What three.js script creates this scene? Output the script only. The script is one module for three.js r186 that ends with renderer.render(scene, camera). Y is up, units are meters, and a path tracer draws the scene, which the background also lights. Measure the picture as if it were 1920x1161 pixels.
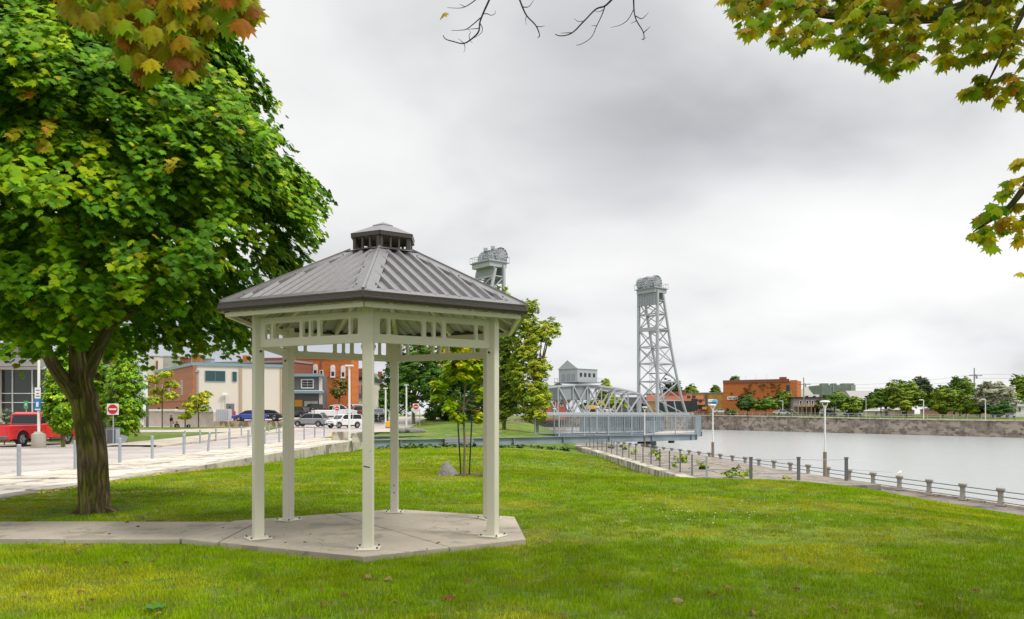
import * as THREE from 'three';
import { mergeGeometries } from 'three/addons/utils/BufferGeometryUtils.js';
import { RoundedBoxGeometry } from 'three/addons/geometries/RoundedBoxGeometry.js';
import { MarchingCubes } from 'three/addons/objects/MarchingCubes.js';

// ------------------------------------------------------------------ camera, sky, sun, exposure
const scene = new THREE.Scene();
const renderer = new THREE.WebGLRenderer({ antialias: true });
renderer.setSize(1024, 619);
renderer.toneMapping = THREE.LinearToneMapping;
const EXPO = 1.38;
renderer.toneMappingExposure = EXPO;
renderer.shadowMap.enabled = true;
const F = 1470, CX = 960, HY = 778, EYE = 1.6;              // lens in photo pixels, horizon line, eye height
const camera = new THREE.PerspectiveCamera(2 * Math.atan(580.5 / F) * 180 / Math.PI, 1920 / 1161, 0.1, 4000);
camera.position.set(0, EYE, 0);
camera.lookAt(0, EYE, -10);
camera.setViewOffset(1920, 1161, 0, -197.5, 1920, 1161);     // shift lens: verticals stay vertical
camera.updateProjectionMatrix();

let seed = 7;
function rnd() { seed |= 0; seed = seed + 0x6D2B79F5 | 0; let t = Math.imul(seed ^ seed >>> 15, 1 | seed); t = t + Math.imul(t ^ t >>> 7, 61 | t) ^ t; return ((t ^ t >>> 14) >>> 0) / 4294967296; }
const rr = (a, b) => a + (b - a) * rnd();
const gauss = () => (rnd() + rnd() + rnd() - 1.5) / 1.5;
const clamp = (x, a, b) => Math.max(a, Math.min(b, x));
const smooth = (a, b, x) => { const t = clamp((x - a) / (b - a), 0, 1); return t * t * (3 - 2 * t); };
const mix = (a, b, t) => a + (b - a) * t;
const V = (x, y, z) => new THREE.Vector3(x, y, z);
const C = (r, g, b) => new THREE.Color().setRGB(r, g, b);
const D2R = Math.PI / 180;

// tileable value noise
const PERM = new Float32Array(65536); { const s0 = seed; seed = 99; for (let i = 0; i < 65536; i++) PERM[i] = rnd(); seed = s0; }
function vn(x, y, per, py = per) {
  const xi = Math.floor(x), yi = Math.floor(y), fx = x - xi, fy = y - yi;
  const u = fx * fx * (3 - 2 * fx), v = fy * fy * (3 - 2 * fy);
  const w = (n, p) => ((n % p) + p) % p, h = (a, b) => PERM[(w(a, per) * 157 + w(b, py) * 911 + per * 37) & 65535];
  return mix(mix(h(xi, yi), h(xi + 1, yi), u), mix(h(xi, yi + 1), h(xi + 1, yi + 1), u), v);
}
function fbm(x, y, per, oct = 5, py = per) { let s = 0, a = .5, n = 0; for (let i = 0; i < oct; i++) { s += a * vn(x, y, per, py); n += a; x *= 2; y *= 2; per *= 2; py *= 2; a *= .5; } return s / n; }
const noise2 = (x, y, oct = 4) => fbm(x + 500, y + 500, 4096, oct);

// overcast sky: soft layers of cloud, as float data
function makeSky() {
  const W = 2048, H = 1024, d = new Float32Array(W * H * 4);
  const blobs = [   // tangent x, tangent y (photo lens units), widths, strength, blueness
    [.24, .37, .22, .085, -.36, .2], [.14, .30, .13, .06, -.10, .2], [.36, .34, .13, .05, -.08, .2], [-.16, .46, .12, .07, -.05, .1], [-.2, .10, .34, .075, -.16, .6], [-.42, .07, .22, .05, -.1, .6],
    [.45, .1, .32, .06, .16, .2], [.42, .075, .32, .016, -.05, .7], [.45, .2, .3, .09, .34, 0], [.05, .14, .14, .07, .20, 0], [.6, .15, .2, .08, .18, 0], [.06, .5, .1, .08, -.08, .1], [.5, .42, .25, .12, -.07, .1],
    [.02, .235, .12, .03, -.05, .2], [.56, .3, .14, .05, .1, 0], [-.1, .3, .16, .1, .05, 0]];
  for (let j = 0; j < H; j++) {
    const el = (0.5 - (j + .5) / H) * Math.PI, y = -Math.sin(el), ce = Math.cos(el);   // row 0 is straight down
    for (let i = 0; i < W; i++) {
      const ph = ((i + .5) / W - .5) * 2 * Math.PI, x = ce * Math.cos(ph), z = ce * Math.sin(ph);
      let L, b = .12;
      const yy = Math.max(y, 0), k = 1.25 / (yy + .30);
      const px = x * k, pz = z * k;
      const warp = noise2(px * .8 + 7, pz * .8 + 3, 3);
      const n = noise2(px * 1.5 + warp * 1.2, pz * 1.5 + 11, 6), n2 = noise2(px * 4.2 + warp * 3 + 40, pz * 4.2, 6);
      L = .84 + (n - .5) * .58 + (n2 - .5) * .22; const zen = 1.5 * smooth(.5, .98, y);
      if (z < -.05) {
        const tx = x / -z, ty = y / -z, wx = (n2 - .5) * .10, wy = (n - .5) * .10;
        const fade = smooth(-.05, -.4, z);
        for (const [bx, by, sx, sy, s, bl] of blobs) {
          const g = Math.exp(-(((tx + wx - bx) / sx) ** 2 + ((ty + wy - by) / sy) ** 2)) * fade;
          L += s * .8 * g; b += g * bl * .35;
        }
      }
      L = L > .88 ? .88 + (L - .88) * .5 : Math.max(L, .52); L = (y < -.01 ? .3 : L) + zen;
      b = clamp(b, 0, .5) * clamp((1 - L) * 2.4, .15, 1);
      const o = (j * W + i) * 4;
      L /= EXPO; d[o] = L * (1 - b * .22); d[o + 1] = L * (1 - b * .13); d[o + 2] = L * (1 + b * .1); d[o + 3] = 1;
    }
  }
  const t = new THREE.DataTexture(d, W, H, THREE.RGBAFormat, THREE.FloatType);
  t.mapping = THREE.EquirectangularReflectionMapping; t.magFilter = t.minFilter = THREE.LinearFilter; t.needsUpdate = true;
  return t;
}
scene.background = makeSky();
scene.environment = scene.background;
const sun = new THREE.DirectionalLight(new THREE.Color(1, .95, .86), 1.5);
sun.position.set(70, 95, 34); sun.target.position.set(0, 0, 0);
sun.castShadow = true; sun.shadow.radius = 24; sun.shadow.mapSize.set(2048, 2048);
Object.assign(sun.shadow.camera, { left: -140, right: 140, top: 140, bottom: -140, near: 1, far: 500 });
scene.add(sun); scene.add(sun.target);

// ------------------------------------------------------------------ naming
const used = {};
const ORD = ['first', 'second', 'third', 'fourth', 'fifth', 'sixth', 'seventh', 'eighth', 'ninth', 'tenth', 'eleventh', 'twelfth', 'thirteenth', 'fourteenth', 'fifteenth', 'sixteenth', 'seventeenth', 'eighteenth', 'nineteenth', 'twentieth'];
function numbered(n) { const k = used[n] = (used[n] || 0) + 1; return k === 1 ? n : n + '_' + String(k - 1).padStart(3, '0'); }
function tag(o, label, category, group) { o.userData.label = label; o.userData.category = category; if (group) o.userData.group = group; return o; }
function thing(name, label, category, p = [0, 0, 0], turn = 0, group) {
  const o = new THREE.Group(); o.name = numbered(name); o.position.set(...(p.isVector3 ? [p.x, p.y, p.z] : p)); o.rotation.y = turn; scene.add(o);
  return tag(o, label, category, group);
}
function mesh(name, geo, mat, parent, kind) {
  const m = new THREE.Mesh(geo, mat); m.castShadow = m.receiveShadow = true;
  if (!parent) { m.name = numbered(name); scene.add(m); } else { m.name = name; parent.add(m); }
  if (kind) m.userData.kind = kind;
  return m;
}
function structGroup(name) { const o = new THREE.Group(); o.name = numbered(name); o.userData.kind = 'structure'; scene.add(o); return o; }
function copy(o, label) { const c = o.clone(); c.name = numbered(o.name.replace(/_\d\d\d$/, '')); c.userData = { ...o.userData }; if (label) c.userData.label = label; scene.add(c); return c; }

// ------------------------------------------------------------------ pixel <-> world, only to read positions off the photograph
const at = (px, py, d) => V((px - CX) / F * d, EYE + (HY - py) / F * d, -d);
const yAt = (py, d) => EYE + (HY - py) / F * d;
const xAt = (px, d) => (px - CX) / F * d;

// ------------------------------------------------------------------ geometry collector
function clean(g) {
  g = g.index ? g.toNonIndexed() : g;
  for (const k of Object.keys(g.attributes)) if (!['position', 'normal', 'uv'].includes(k)) g.deleteAttribute(k);
  if (!g.attributes.normal) g.computeVertexNormals();
  if (!g.attributes.uv) g.setAttribute('uv', new THREE.BufferAttribute(new Float32Array(g.attributes.position.count * 2), 2));
  return g;
}
function boxUV(g, ox = 0, oy = 0) {
  const p = g.attributes.position, n = g.attributes.normal, uv = new Float32Array(p.count * 2);
  for (let i = 0; i < p.count; i++) {
    const ax = Math.abs(n.getX(i)), ay = Math.abs(n.getY(i)), az = Math.abs(n.getZ(i));
    if (ay >= ax && ay >= az) { uv[2 * i] = p.getX(i); uv[2 * i + 1] = p.getZ(i); }
    else if (ax >= az) { uv[2 * i] = p.getZ(i); uv[2 * i + 1] = p.getY(i); }
    else { uv[2 * i] = p.getX(i); uv[2 * i + 1] = p.getY(i); }
    uv[2 * i] += ox; uv[2 * i + 1] += oy;
  }
  g.setAttribute('uv', new THREE.BufferAttribute(uv, 2)); return g;
}
const UPV = V(0, 1, 0);
function basis(a, b, up = UPV) {
  const z = b.clone().sub(a).normalize(); let u = up; if (Math.abs(z.dot(u)) > .98) u = V(1, 0, 0);
  const x = u.clone().cross(z).normalize(), y = z.clone().cross(x);
  return new THREE.Matrix4().makeBasis(x, y, z);
}
function tubeGeo(pts, r0, r1, seg = 7, bump = 0) {
  const n = pts.length, pos = [], uv = [], idx = [], un = Math.max(1, Math.round((typeof r0 === 'function' ? r0(.3) : (r0 + r1) / 2) * 6.28)); let ref = V(1, 0, .3), len = 0;
  for (let i = 0; i < n; i++) {
    const t = pts[Math.min(i + 1, n - 1)].clone().sub(pts[Math.max(i - 1, 0)]).normalize();
    const x = ref.clone().sub(t.clone().multiplyScalar(ref.dot(t))).normalize(); ref = x; const y = t.clone().cross(x);
    const f = i / (n - 1), r = typeof r0 === 'function' ? r0(f) : mix(r0, r1, f);
    if (i) len += pts[i].distanceTo(pts[i - 1]);
    for (let k = 0; k <= seg; k++) {
      const a = k / seg * Math.PI * 2, q = r * (1 + bump * (noise2(Math.cos(a) * 2 + 9, Math.sin(a) * 2 + len * .5, 3) - .5) * 2 + (bump > .14 ? .16 * (Math.abs(noise2(Math.cos(a) * 5 + 9, Math.sin(a) * 5 + len * .16 + 20, 3) - .5) * 4 - .4) : 0));
      pos.push(pts[i].x + (x.x * Math.cos(a) + y.x * Math.sin(a)) * q, pts[i].y + (x.y * Math.cos(a) + y.y * Math.sin(a)) * q, pts[i].z + (x.z * Math.cos(a) + y.z * Math.sin(a)) * q);
      uv.push(k / seg * un, len);
    }
  }
  for (let i = 0; i < n - 1; i++) for (let k = 0; k < seg; k++) { const a = i * (seg + 1) + k, b = a + seg + 1; idx.push(a, a + 1, b, a + 1, b + 1, b); }
  const g = new THREE.BufferGeometry(); g.setAttribute('position', new THREE.Float32BufferAttribute(pos, 3)); g.setAttribute('uv', new THREE.Float32BufferAttribute(uv, 2)); g.setIndex(idx); g.computeVertexNormals();
  return g;
}
const spline = (pts, n) => new THREE.CatmullRomCurve3(pts).getPoints(n);
class MB {
  constructor() { this.g = []; }
  add(g, m) { g = clean(g); if (m) g.applyMatrix4(m); this.g.push(g); return this; }
  box(w, h, d, x = 0, y = 0, z = 0, ry = 0, rx = 0, rz = 0) { return this.add(new THREE.BoxGeometry(w, h, d), new THREE.Matrix4().makeRotationFromEuler(new THREE.Euler(rx, ry, rz, 'YXZ')).setPosition(x, y, z)); }
  rbox(w, h, d, x = 0, y = 0, z = 0, r = .01, ry = 0) { return this.add(new RoundedBoxGeometry(w, h, d, 2, r), new THREE.Matrix4().makeRotationY(ry).setPosition(x, y, z)); }
  bar(a, b, w, h, up) { const l = a.distanceTo(b); return this.add(new THREE.BoxGeometry(w, h, l), basis(a, b, up).setPosition(a.clone().add(b).multiplyScalar(.5))); }
  cyl(a, b, r0, r1 = r0, seg = 10) { const l = a.distanceTo(b), g = new THREE.CylinderGeometry(r1, r0, l, seg); g.rotateX(Math.PI / 2); return this.add(g, basis(a, b).setPosition(a.clone().add(b).multiplyScalar(.5))); }
  tube(pts, r0, r1, seg, bump) { return this.add(tubeGeo(pts, r0, r1, seg, bump)); }
  lathe(prof, x = 0, y = 0, z = 0, seg = 14) { return this.add(new THREE.LatheGeometry(prof.map(p => new THREE.Vector2(p[0], p[1])), seg), new THREE.Matrix4().setPosition(x, y, z)); }
  ext(pts, depth, m, bev = 0, holes) {
    const s = new THREE.Shape(pts.map(p => new THREE.Vector2(p[0], p[1]))); if (holes) for (const h of holes) s.holes.push(h);
    const g = new THREE.ExtrudeGeometry(s, { depth: depth - 2 * bev, bevelEnabled: bev > 0, bevelSize: bev, bevelThickness: bev, bevelOffset: -bev, bevelSegments: 1, curveSegments: 5 }); g.translate(0, 0, bev);
    return this.add(g, m);
  }
  quad(a, b, c, d) { const g = new THREE.BufferGeometry(); g.setAttribute('position', new THREE.Float32BufferAttribute([a, b, c, a, c, d].flatMap(v => [v.x, v.y, v.z]), 3)); g.computeVertexNormals(); return this.add(g); }
  geo(uv = true) { const g = this.g.length > 1 ? mergeGeometries(this.g) : this.g[0]; return uv ? boxUV(g, typeof uv === 'number' ? uv : 0) : g; }
  build(name, mat, parent, uv = true, kind) { return mesh(name, this.geo(uv), mat, parent, kind); }
}
function sheet(xs, fn) { return xs; }
function gridGeo(nu, nv, fn) {      // fn(u, v) -> Vector3, uv in metres on the plan
  const pos = [], uv = [], idx = [];
  for (let j = 0; j <= nv; j++) for (let i = 0; i <= nu; i++) { const p = fn(i / nu, j / nv); pos.push(p.x, p.y, p.z); uv.push(p.x, p.z); }
  for (let j = 0; j < nv; j++) for (let i = 0; i < nu; i++) { const a = j * (nu + 1) + i, b = a + nu + 1; idx.push(a, a + 1, b, a + 1, b + 1, b); }
  const g = new THREE.BufferGeometry(); g.setAttribute('position', new THREE.Float32BufferAttribute(pos, 3)); g.setAttribute('uv', new THREE.Float32BufferAttribute(uv, 2)); g.setIndex(idx); g.computeVertexNormals(); return g;
}
function roundRect(x, y, w, h, r) {
  const p = new THREE.Path(); p.moveTo(x + r, y); p.lineTo(x + w - r, y); p.absarc(x + w - r, y + r, r, -Math.PI / 2, 0); p.lineTo(x + w, y + h - r); p.absarc(x + w - r, y + h - r, r, 0, Math.PI / 2);
  p.lineTo(x + r, y + h); p.absarc(x + r, y + h - r, r, Math.PI / 2, Math.PI); p.lineTo(x, y + r); p.absarc(x + r, y + r, r, Math.PI, Math.PI * 1.5); return p;
}

// ------------------------------------------------------------------ textures
const toS = v => { v = clamp(v, 0, 1); return 255 * (v <= .0031308 ? 12.92 * v : 1.055 * Math.pow(v, 1 / 2.4) - .055); };
function tex(size, period, fn, srgb = true, h = size, periodY = period) {     // fn(u, v) -> [r, g, b] linear, u v in 0..1
  const d = new Uint8Array(size * h * 4);
  for (let j = 0; j < h; j++) for (let i = 0; i < size; i++) { const c = fn(i / size, j / h), o = (j * size + i) * 4; for (let k = 0; k < 3; k++) d[o + k] = srgb ? toS(c[k]) : 255 * clamp(c[k], 0, 1); d[o + 3] = 255; }
  const t = new THREE.DataTexture(d, size, h, THREE.RGBAFormat); t.wrapS = t.wrapT = THREE.RepeatWrapping; t.magFilter = THREE.LinearFilter; t.minFilter = THREE.LinearMipmapLinearFilter; t.generateMipmaps = true; t.anisotropy = 8;
  if (srgb) t.colorSpace = THREE.SRGBColorSpace; t.repeat.set(1 / period, 1 / periodY); t.needsUpdate = true; return t;
}
const gray = v => [v, v, v];
const T = {};
T.mottle = tex(512, 3, (u, v) => { const n = fbm(u * 4, v * 4, 4, 7), f = vn(u * 200, v * 200, 200); return gray(.62 + n * .5 + (f - .5) * .12); });
T.fine = tex(256, .6, (u, v) => gray(.8 + .25 * fbm(u * 24, v * 24, 24, 4)));
T.bump = tex(512, 1.2, (u, v) => gray(fbm(u * 12, v * 12, 12, 6)), false);
T.concrete = tex(1024, 5, (u, v) => {
  const n = fbm(u * 5, v * 5, 5, 7), b = fbm(u * 14 + 3, v * 14, 14, 5), s = vn(u * 420, v * 420, 420), cr = Math.abs(fbm(u * 3 + 9, v * 3, 3, 6) - .5);
  let L = .78 + (n - .5) * .5 + (s - .5) * .16 - smooth(.58, .72, b) * .18; if (cr < .004) L *= .72;
  return [L, L * .985, L * .95];
});
T.oldConcrete = tex(1024, 7, (u, v) => {
  const n = fbm(u * 6, v * 6, 6, 7), b = fbm(u * 17 + 3, v * 17, 17, 6), s = vn(u * 380, v * 380, 380), cr = Math.abs(fbm(u * 4 + 9, v * 4, 4, 7) - .5), cr2 = Math.abs(fbm(u * 7 + 2, v * 7 + 5, 7, 6) - .5);
  let L = .8 + (n - .5) * .7 + (s - .5) * .2 - smooth(.55, .7, b) * .3; if (cr < .006) L *= .55; if (cr2 < .005) L *= .7;
  const w = smooth(.6, .7, fbm(u * 9 + 4, v * 9 + 1, 9, 5)) * .5;
  return [L * mix(1, .8, w), L * mix(.97, .86, w), L * mix(.92, .6, w)];
});
T.asphalt = tex(1024, 9, (u, v) => {
  const n = fbm(u * 5, v * 5, 5, 7), s = vn(u * 480, v * 480, 480), cr = Math.abs(fbm(u * 4 + 9, v * 4, 4, 7) - .5);
  let L = .8 + (n - .5) * .55 + (s - .5) * .3; if (cr < .005) L *= .6; return [L, L * .985, L * .97];
});
T.lawn = tex(1024, 11, (u, v) => {
  const n = fbm(u * 5, v * 5, 5, 6), m = fbm(u * 30 + 4, v * 30, 30, 4), s = vn(u * 500, v * 500, 500), dry = smooth(.5, .68, fbm(u * 7 + 3, v * 7 + 8, 7, 5));
  const k = .7 + (m - .5) * .8 + (s - .5) * .6 + (n - .5) * .5;
  return [mix(.165, .27, dry) * k, mix(.27, .29, dry) * k, mix(.004, .014, dry) * k];
});
T.brick = tex(512, 1.2, (u, v) => {           // 5 bricks x 16 courses per 1.2 m
  const row = Math.floor(v * 16), off = row % 2 * .5, bx = u * 5 + off, col = Math.floor(bx) % 5, fx = bx - Math.floor(bx), fy = v * 16 - row;
  const m = fx < .05 || fy < .13, r = PERM[(row * 61 + col * 7 + 11) & 65535], n = fbm(u * 40, v * 40, 40, 4), w = fbm(u * 3, v * 3, 3, 4);
  const k = (.72 + r * .45 + (n - .5) * .35) * (.8 + w * .4); return m ? [.62 * w + .25, .5 * w + .22, .4 * w + .16] : [k, k * .95, k * .9];
});
T.brickBump = tex(512, 1.2, (u, v) => { const row = Math.floor(v * 16), bx = u * 5 + row % 2 * .5, fx = bx - Math.floor(bx), fy = v * 16 - row; return gray(fx < .05 || fy < .13 ? 0 : .8 + .2 * vn(u * 120, v * 120, 120)); }, false);
T.bark = tex(512, 1, (u, v) => { const w = fbm(u * 4, v * 3, 4, 4, 3), a = fbm(u * 26 + w * 1.2, v * 4, 26, 5, 4), r = Math.abs(a - .5) * 4; const moss = smooth(.42, .62, fbm(u * 5 + 7, v * 3, 5, 5, 3)); const k = .35 + r * .8; return [mix(.24, .19, moss) * k, mix(.18, .185, moss) * k, mix(.09, .03, moss) * k]; }, true, 512, 1.6);
T.barkBump = tex(512, 1, (u, v) => { const w = fbm(u * 4, v * 3, 4, 4, 3), a = fbm(u * 26 + w * 1.2, v * 4, 26, 5, 4); return gray(Math.min(1, Math.abs(a - .5) * 5)); }, false, 512, 1.6);
T.blockWall = tex(1024, 6, (u, v) => {        // weathered cast concrete: dark run-down stains with ragged outlines
  const n = fbm(u * 6, v * 6, 6, 7), st = fbm(u * 17, v * 4, 17, 7, 4), s = vn(u * 400, v * 400, 400), p = fbm(u * 5 + 4, v * 5, 5, 6);
  const dark = smooth(.49, .58, st * .45 + p * .55); let L = (.9 + (n - .5) * .5 + (s - .5) * .15) * mix(1, .42, dark); return [L, L * mix(.97, .93, dark), L * mix(.88, .85, dark)];
});
T.canal = tex(2048, 46, (u, v) => {           // stained limestone and concrete canal wall
  const cr = v * 9, row = Math.floor(cr), fy = cr - row, bx = u * 26 + row * .37, fx = bx - Math.floor(bx);
  const n = fbm(u * 24, v * 5, 24, 7, 5), st = fbm(u * 90, v * 5, 90, 6, 5), p = fbm(u * 9 + 4, v * 3, 9, 6, 3), pale = smooth(.44, .56, fbm(u * 44 + 9, v * 9 + 3, 44, 7, 9));
  let L = .52 + (n - .5) * .6 + (st - .5) * .6; L = mix(L, 1, pale * smooth(.36, .52, p) * .8); if (fy < .07 || fx < .02) L *= .72;
  return [L, L * .92, L * .82];
}, true, 512, 4.6);
T.wave = tex(1024, 9, (u, v) => gray(fbm(u * 14, v * 30, 14, 6, 30)), false, 1024, 9);
T.wave.repeat.set(1 / 9, 1 / 6.6);

const M = {};
const std = (c, rough = .7, metal = 0, o = {}) => new THREE.MeshStandardMaterial({ color: c, roughness: rough, metalness: metal, ...o });
const mot = (c, rough = .8, o = {}) => std(c, rough, 0, { map: T.mottle, bumpMap: T.bump, bumpScale: .004, ...o });
M.cream = std(C(.74, .71, .60), .38);
M.roof = std(C(.24, .232, .236), .36, .35, { map: T.fine });
M.roofDark = std(C(.085, .072, .068), .32, .2, { map: T.fine });
M.roofUnder = std(C(.52, .52, .51), .5, .1);
M.glass = new THREE.MeshPhysicalMaterial({ color: C(.9, .95, .95), roughness: .05, transmission: .9, thickness: 0 });
M.pane = std(C(.02, .03, .035), .06, 0); M.paneTeal = std(C(.03, .075, .08), .08, 0);
M.bolt = std(C(.12, .11, .1), .5, .6);
M.slab = std(C(.60, .535, .45), .88, 0, { map: T.concrete, bumpMap: T.bump, bumpScale: .003 });
M.apron = std(C(.76, .70, .62), .92, 0, { map: T.oldConcrete, bumpMap: T.bump, bumpScale: .006 });
M.deck = std(C(.33, .295, .26), .93, 0, { map: T.oldConcrete, bumpMap: T.bump, bumpScale: .008 });
M.path = std(C(.25, .215, .2), .93, 0, { map: T.oldConcrete });
M.asphalt = std(C(.50, .455, .425), .93, 0, { map: T.asphalt, bumpMap: T.bump, bumpScale: .004 });
M.sidewalk = std(C(.60, .53, .46), .9, 0, { map: T.concrete });
M.lawn = std(C(.8, .84, .8), .95, 0, { map: T.lawn, bumpMap: T.bump, bumpScale: .02 });
M.bark = std(C(1, 1, 1), .95, 0, { map: T.bark, bumpMap: T.barkBump, bumpScale: .018 });
M.twig = std(C(.06, .05, .045), .9);
M.blockL = std(C(.60, .56, .49), .93, 0, { map: T.oldConcrete, bumpMap: T.bump, bumpScale: .012 });
M.block = std(C(.52, .50, .44), .93, 0, { map: T.blockWall, bumpMap: T.bump, bumpScale: .012 });
M.canal = std(C(.46, .42, .385), .95, 0, { map: T.canal, bumpMap: T.bump, bumpScale: .03 });
M.galv = std(C(.40, .45, .50), .5, .35, { map: T.fine });
M.galvDark = std(C(.14, .145, .155), .6, .3);
M.steelBlue = std(C(.27, .33, .37), .6, .1, { map: T.mottle });
M.steelPale = std(C(.43, .455, .475), .6, .1, { map: T.fine });
M.steelMid = std(C(.32, .345, .365), .6, .1, { map: T.fine });
M.white = std(C(.78, .78, .77), .5); M.black = std(C(.015, .015, .016), .6); M.red = std(C(.62, .02, .03), .45); M.yellow = std(C(.75, .42, .02), .6); M.blueSign = std(C(.02, .2, .5), .5);
M.stone = mot(C(.21, .195, .18), .95, { bumpScale: .02 });
M.rubber = std(C(.018, .018, .019), .85); M.rim = std(C(.42, .42, .43), .35, .7);
M.post = mot(C(.34, .315, .28), .92); M.railDark = std(C(.17, .18, .19), .6, .2); M.footing = mot(C(.45, .42, .36), .92);
M.water = new THREE.MeshStandardMaterial({ color: C(.36, .375, .37), roughness: .2, metalness: 0, bumpMap: T.wave, bumpScale: .035 });
const brickM = c => std(c, .9, 0, { map: T.brick, bumpMap: T.brickBump, bumpScale: .008 });

// ------------------------------------------------------------------ ground heights (x to the right, d = distance ahead)
const ctl = [   // x, d, height
  [-30, -8, -.07], [0, -12, -.07], [14, -10, -.2], [-12, 2, -.07], [0, 4, -.07], [6, 4, -.07], [-12, 10, -.1], [-5, 8, -.075], [0, 9, -.075], [-1.8, 8.7, -.075], [0, 11, -.075], [-1.8, 13.5, -.08], [-5, 12, -.08], [5, 9, -.08], [-8, 15, -.09], [3, 14, -.12],
  [-10.6, 16, -.12], [-10.6, 20, -.15], [-10.6, 27, -.3], [-10.6, 35, -.5], [-10.6, 50, -.76], [-5, 24, -.22], [-1.5, 24, -.28], [-6, 40, -.55], [-2, 40, -.6], [-6, 56, -.84], [0, 57, -.92], [4, 62, -1.3],
  [9, 14, -.38], [13, 20, -1.1], [10, 8, -.15], [15, 12, -.9], [7.4, 14, -.2], [10.6, 20, -.72], [16.6, 31.6, -1.86], [18, 24, -1.9], [14, 27, -1.45], [8.7, 20, -.3], [11.3, 26, -.8], [6.7, 20, -.27], [10, 31, -1.2], [13, 33, -1.4],
  [7.4, 33, -1.40], [4.8, 20, -.36], [6.6, 45, -1.58], [4.5, 30, -.88], [3, 20, -.32], [5.2, 66, -1.68], [3.4, 45, -1.08], [2.4, 30, -.68], [-2, 66, -1.0], [-8, 66, -.8], [20, 20, -2.2], [20, 33, -2.2]];
const rbf = (() => {
  const n = ctl.length, N = n + 3, A = [], b = []; const ph = r2 => r2 > 0 ? .5 * r2 * Math.log(r2) : 0;
  for (let i = 0; i < n; i++) { const r = []; for (let j = 0; j < n; j++) r.push(ph((ctl[i][0] - ctl[j][0]) ** 2 + (ctl[i][1] - ctl[j][1]) ** 2) + (i === j ? 3 : 0)); r.push(1, ctl[i][0], ctl[i][1]); A.push(r); b.push(ctl[i][2]); }
  for (let k = 0; k < 3; k++) { const r = []; for (let j = 0; j < n; j++) r.push(k === 0 ? 1 : ctl[j][k - 1]); r.push(0, 0, 0); A.push(r); b.push(0); }
  for (let i = 0; i < N; i++) { let p = i; for (let k = i; k < N; k++) if (Math.abs(A[k][i]) > Math.abs(A[p][i])) p = k; [A[i], A[p]] = [A[p], A[i]];[b[i], b[p]] = [b[p], b[i]]; for (let k = i + 1; k < N; k++) { const f = A[k][i] / A[i][i]; if (f) { for (let j = i; j < N; j++) A[k][j] -= f * A[i][j]; b[k] -= f * b[i]; } } }
  const w = Array(N).fill(0); for (let i = N - 1; i >= 0; i--) { let s = b[i]; for (let j = i + 1; j < N; j++) s -= A[i][j] * w[j]; w[i] = s / A[i][i]; }
  return (x, d) => { let s = w[n] + w[n + 1] * x + w[n + 2] * d; for (let i = 0; i < n; i++) s += w[i] * ph((x - ctl[i][0]) ** 2 + (d - ctl[i][1]) ** 2); return s; };
})();
const bankX = d => 22.53 - .14 * d;              // the line of the quay bollards
const wallX = d => 7.8 - .0551 * (d - 33);       // inner edge of the stone quay
const deckX = d => bankX(d) - mix(3.3, 1.6, smooth(33, 64, d));   // outer edge of the raised quay
const DECK = -1.2, PATHY = -1.84, WATER = -2.6;
const landY = (x, d) => -.2 + smooth(45, 95, d) * .22 + smooth(96, 118, d) * 1.25 + smooth(118, 190, d) * .5;
const parkY = (x, d) => mix(landY(x, d), .62 * smooth(76, 104, d) + .1, smooth(-13, -6, x)) - smooth(-1, 7, x) * .9;
const lawnY0 = (x, d) => mix(rbf(clamp(x, -12, 20), clamp(d, -12, 66)), parkY(x, d), smooth(60, 78, d));
function lawnY(x, d) {
  let y = lawnY0(x, d);
  if (x < -10.75 && d < 62) y -= .5;
  if (d > 33.2 && x > wallX(d) + .25) y = Math.min(y, -1.75);
  if (x > bankX(d) - 1.1) y = Math.min(y, -2.3);
  return y;
}
const noisy = (x, d) => (noise2(x * .35, d * .35, 3) - .5) * .10 * smooth(14, 24, d) + (noise2(x * 1.3, d * 1.3, 2) - .5) * .02;
{
  const rows = []; for (let d = -14; d < 14; d += .5) rows.push(d); for (let d = 14; d < 40; d += .45) rows.push(d); for (let d = 40; d <= 114; d += .8) rows.push(d);
  const g = gridGeo(110, rows.length - 1, (u, v) => { const d = rows[Math.round(v * (rows.length - 1))], xr = Math.max(bankX(d) - .4, 6), x = mix(-13, xr, u); return V(x, lawnY(x, d) + noisy(x, d), -d); });
  mesh('lawn', g, M.lawn, null, 'structure');
}
{
  const rows = [-60, -30, 0, 12, 20, 30, 40, 46, 52, 58, 64, 70, 76, 82, 88, 94, 98, 102, 106, 110, 111.9, 113, 118, 124, 135, 150, 190, 260, 400, 700, 1500, 3000];
  mesh('ground', gridGeo(60, rows.length - 1, (u, v) => { const d = rows[Math.round(v * (rows.length - 1))], xr = d < 112 ? -12.6 : d < 189 ? bankX(d) + 1 : -5.5, x = mix(d > 120 ? -1200 : -320, xr, u < .5 ? u * .2 : .1 + (u - .5) * 1.8); return V(x, landY(x, d) - .01 - (d > 189 ? .3 : 0), -d); }), M.lawn, null, 'structure');
}
// water with fine ripples
mesh('water', gridGeo(8, 8, (u, v) => V(mix(-40, 900, u), WATER, mix(120, -1600, v))), M.water, null, 'structure');
mesh('canal_bed', gridGeo(2, 2, (u, v) => V(mix(-1500, 2500, u), -5.2, mix(300, -3200, v))), mot(C(.06, .065, .06)), null, 'structure');

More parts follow.
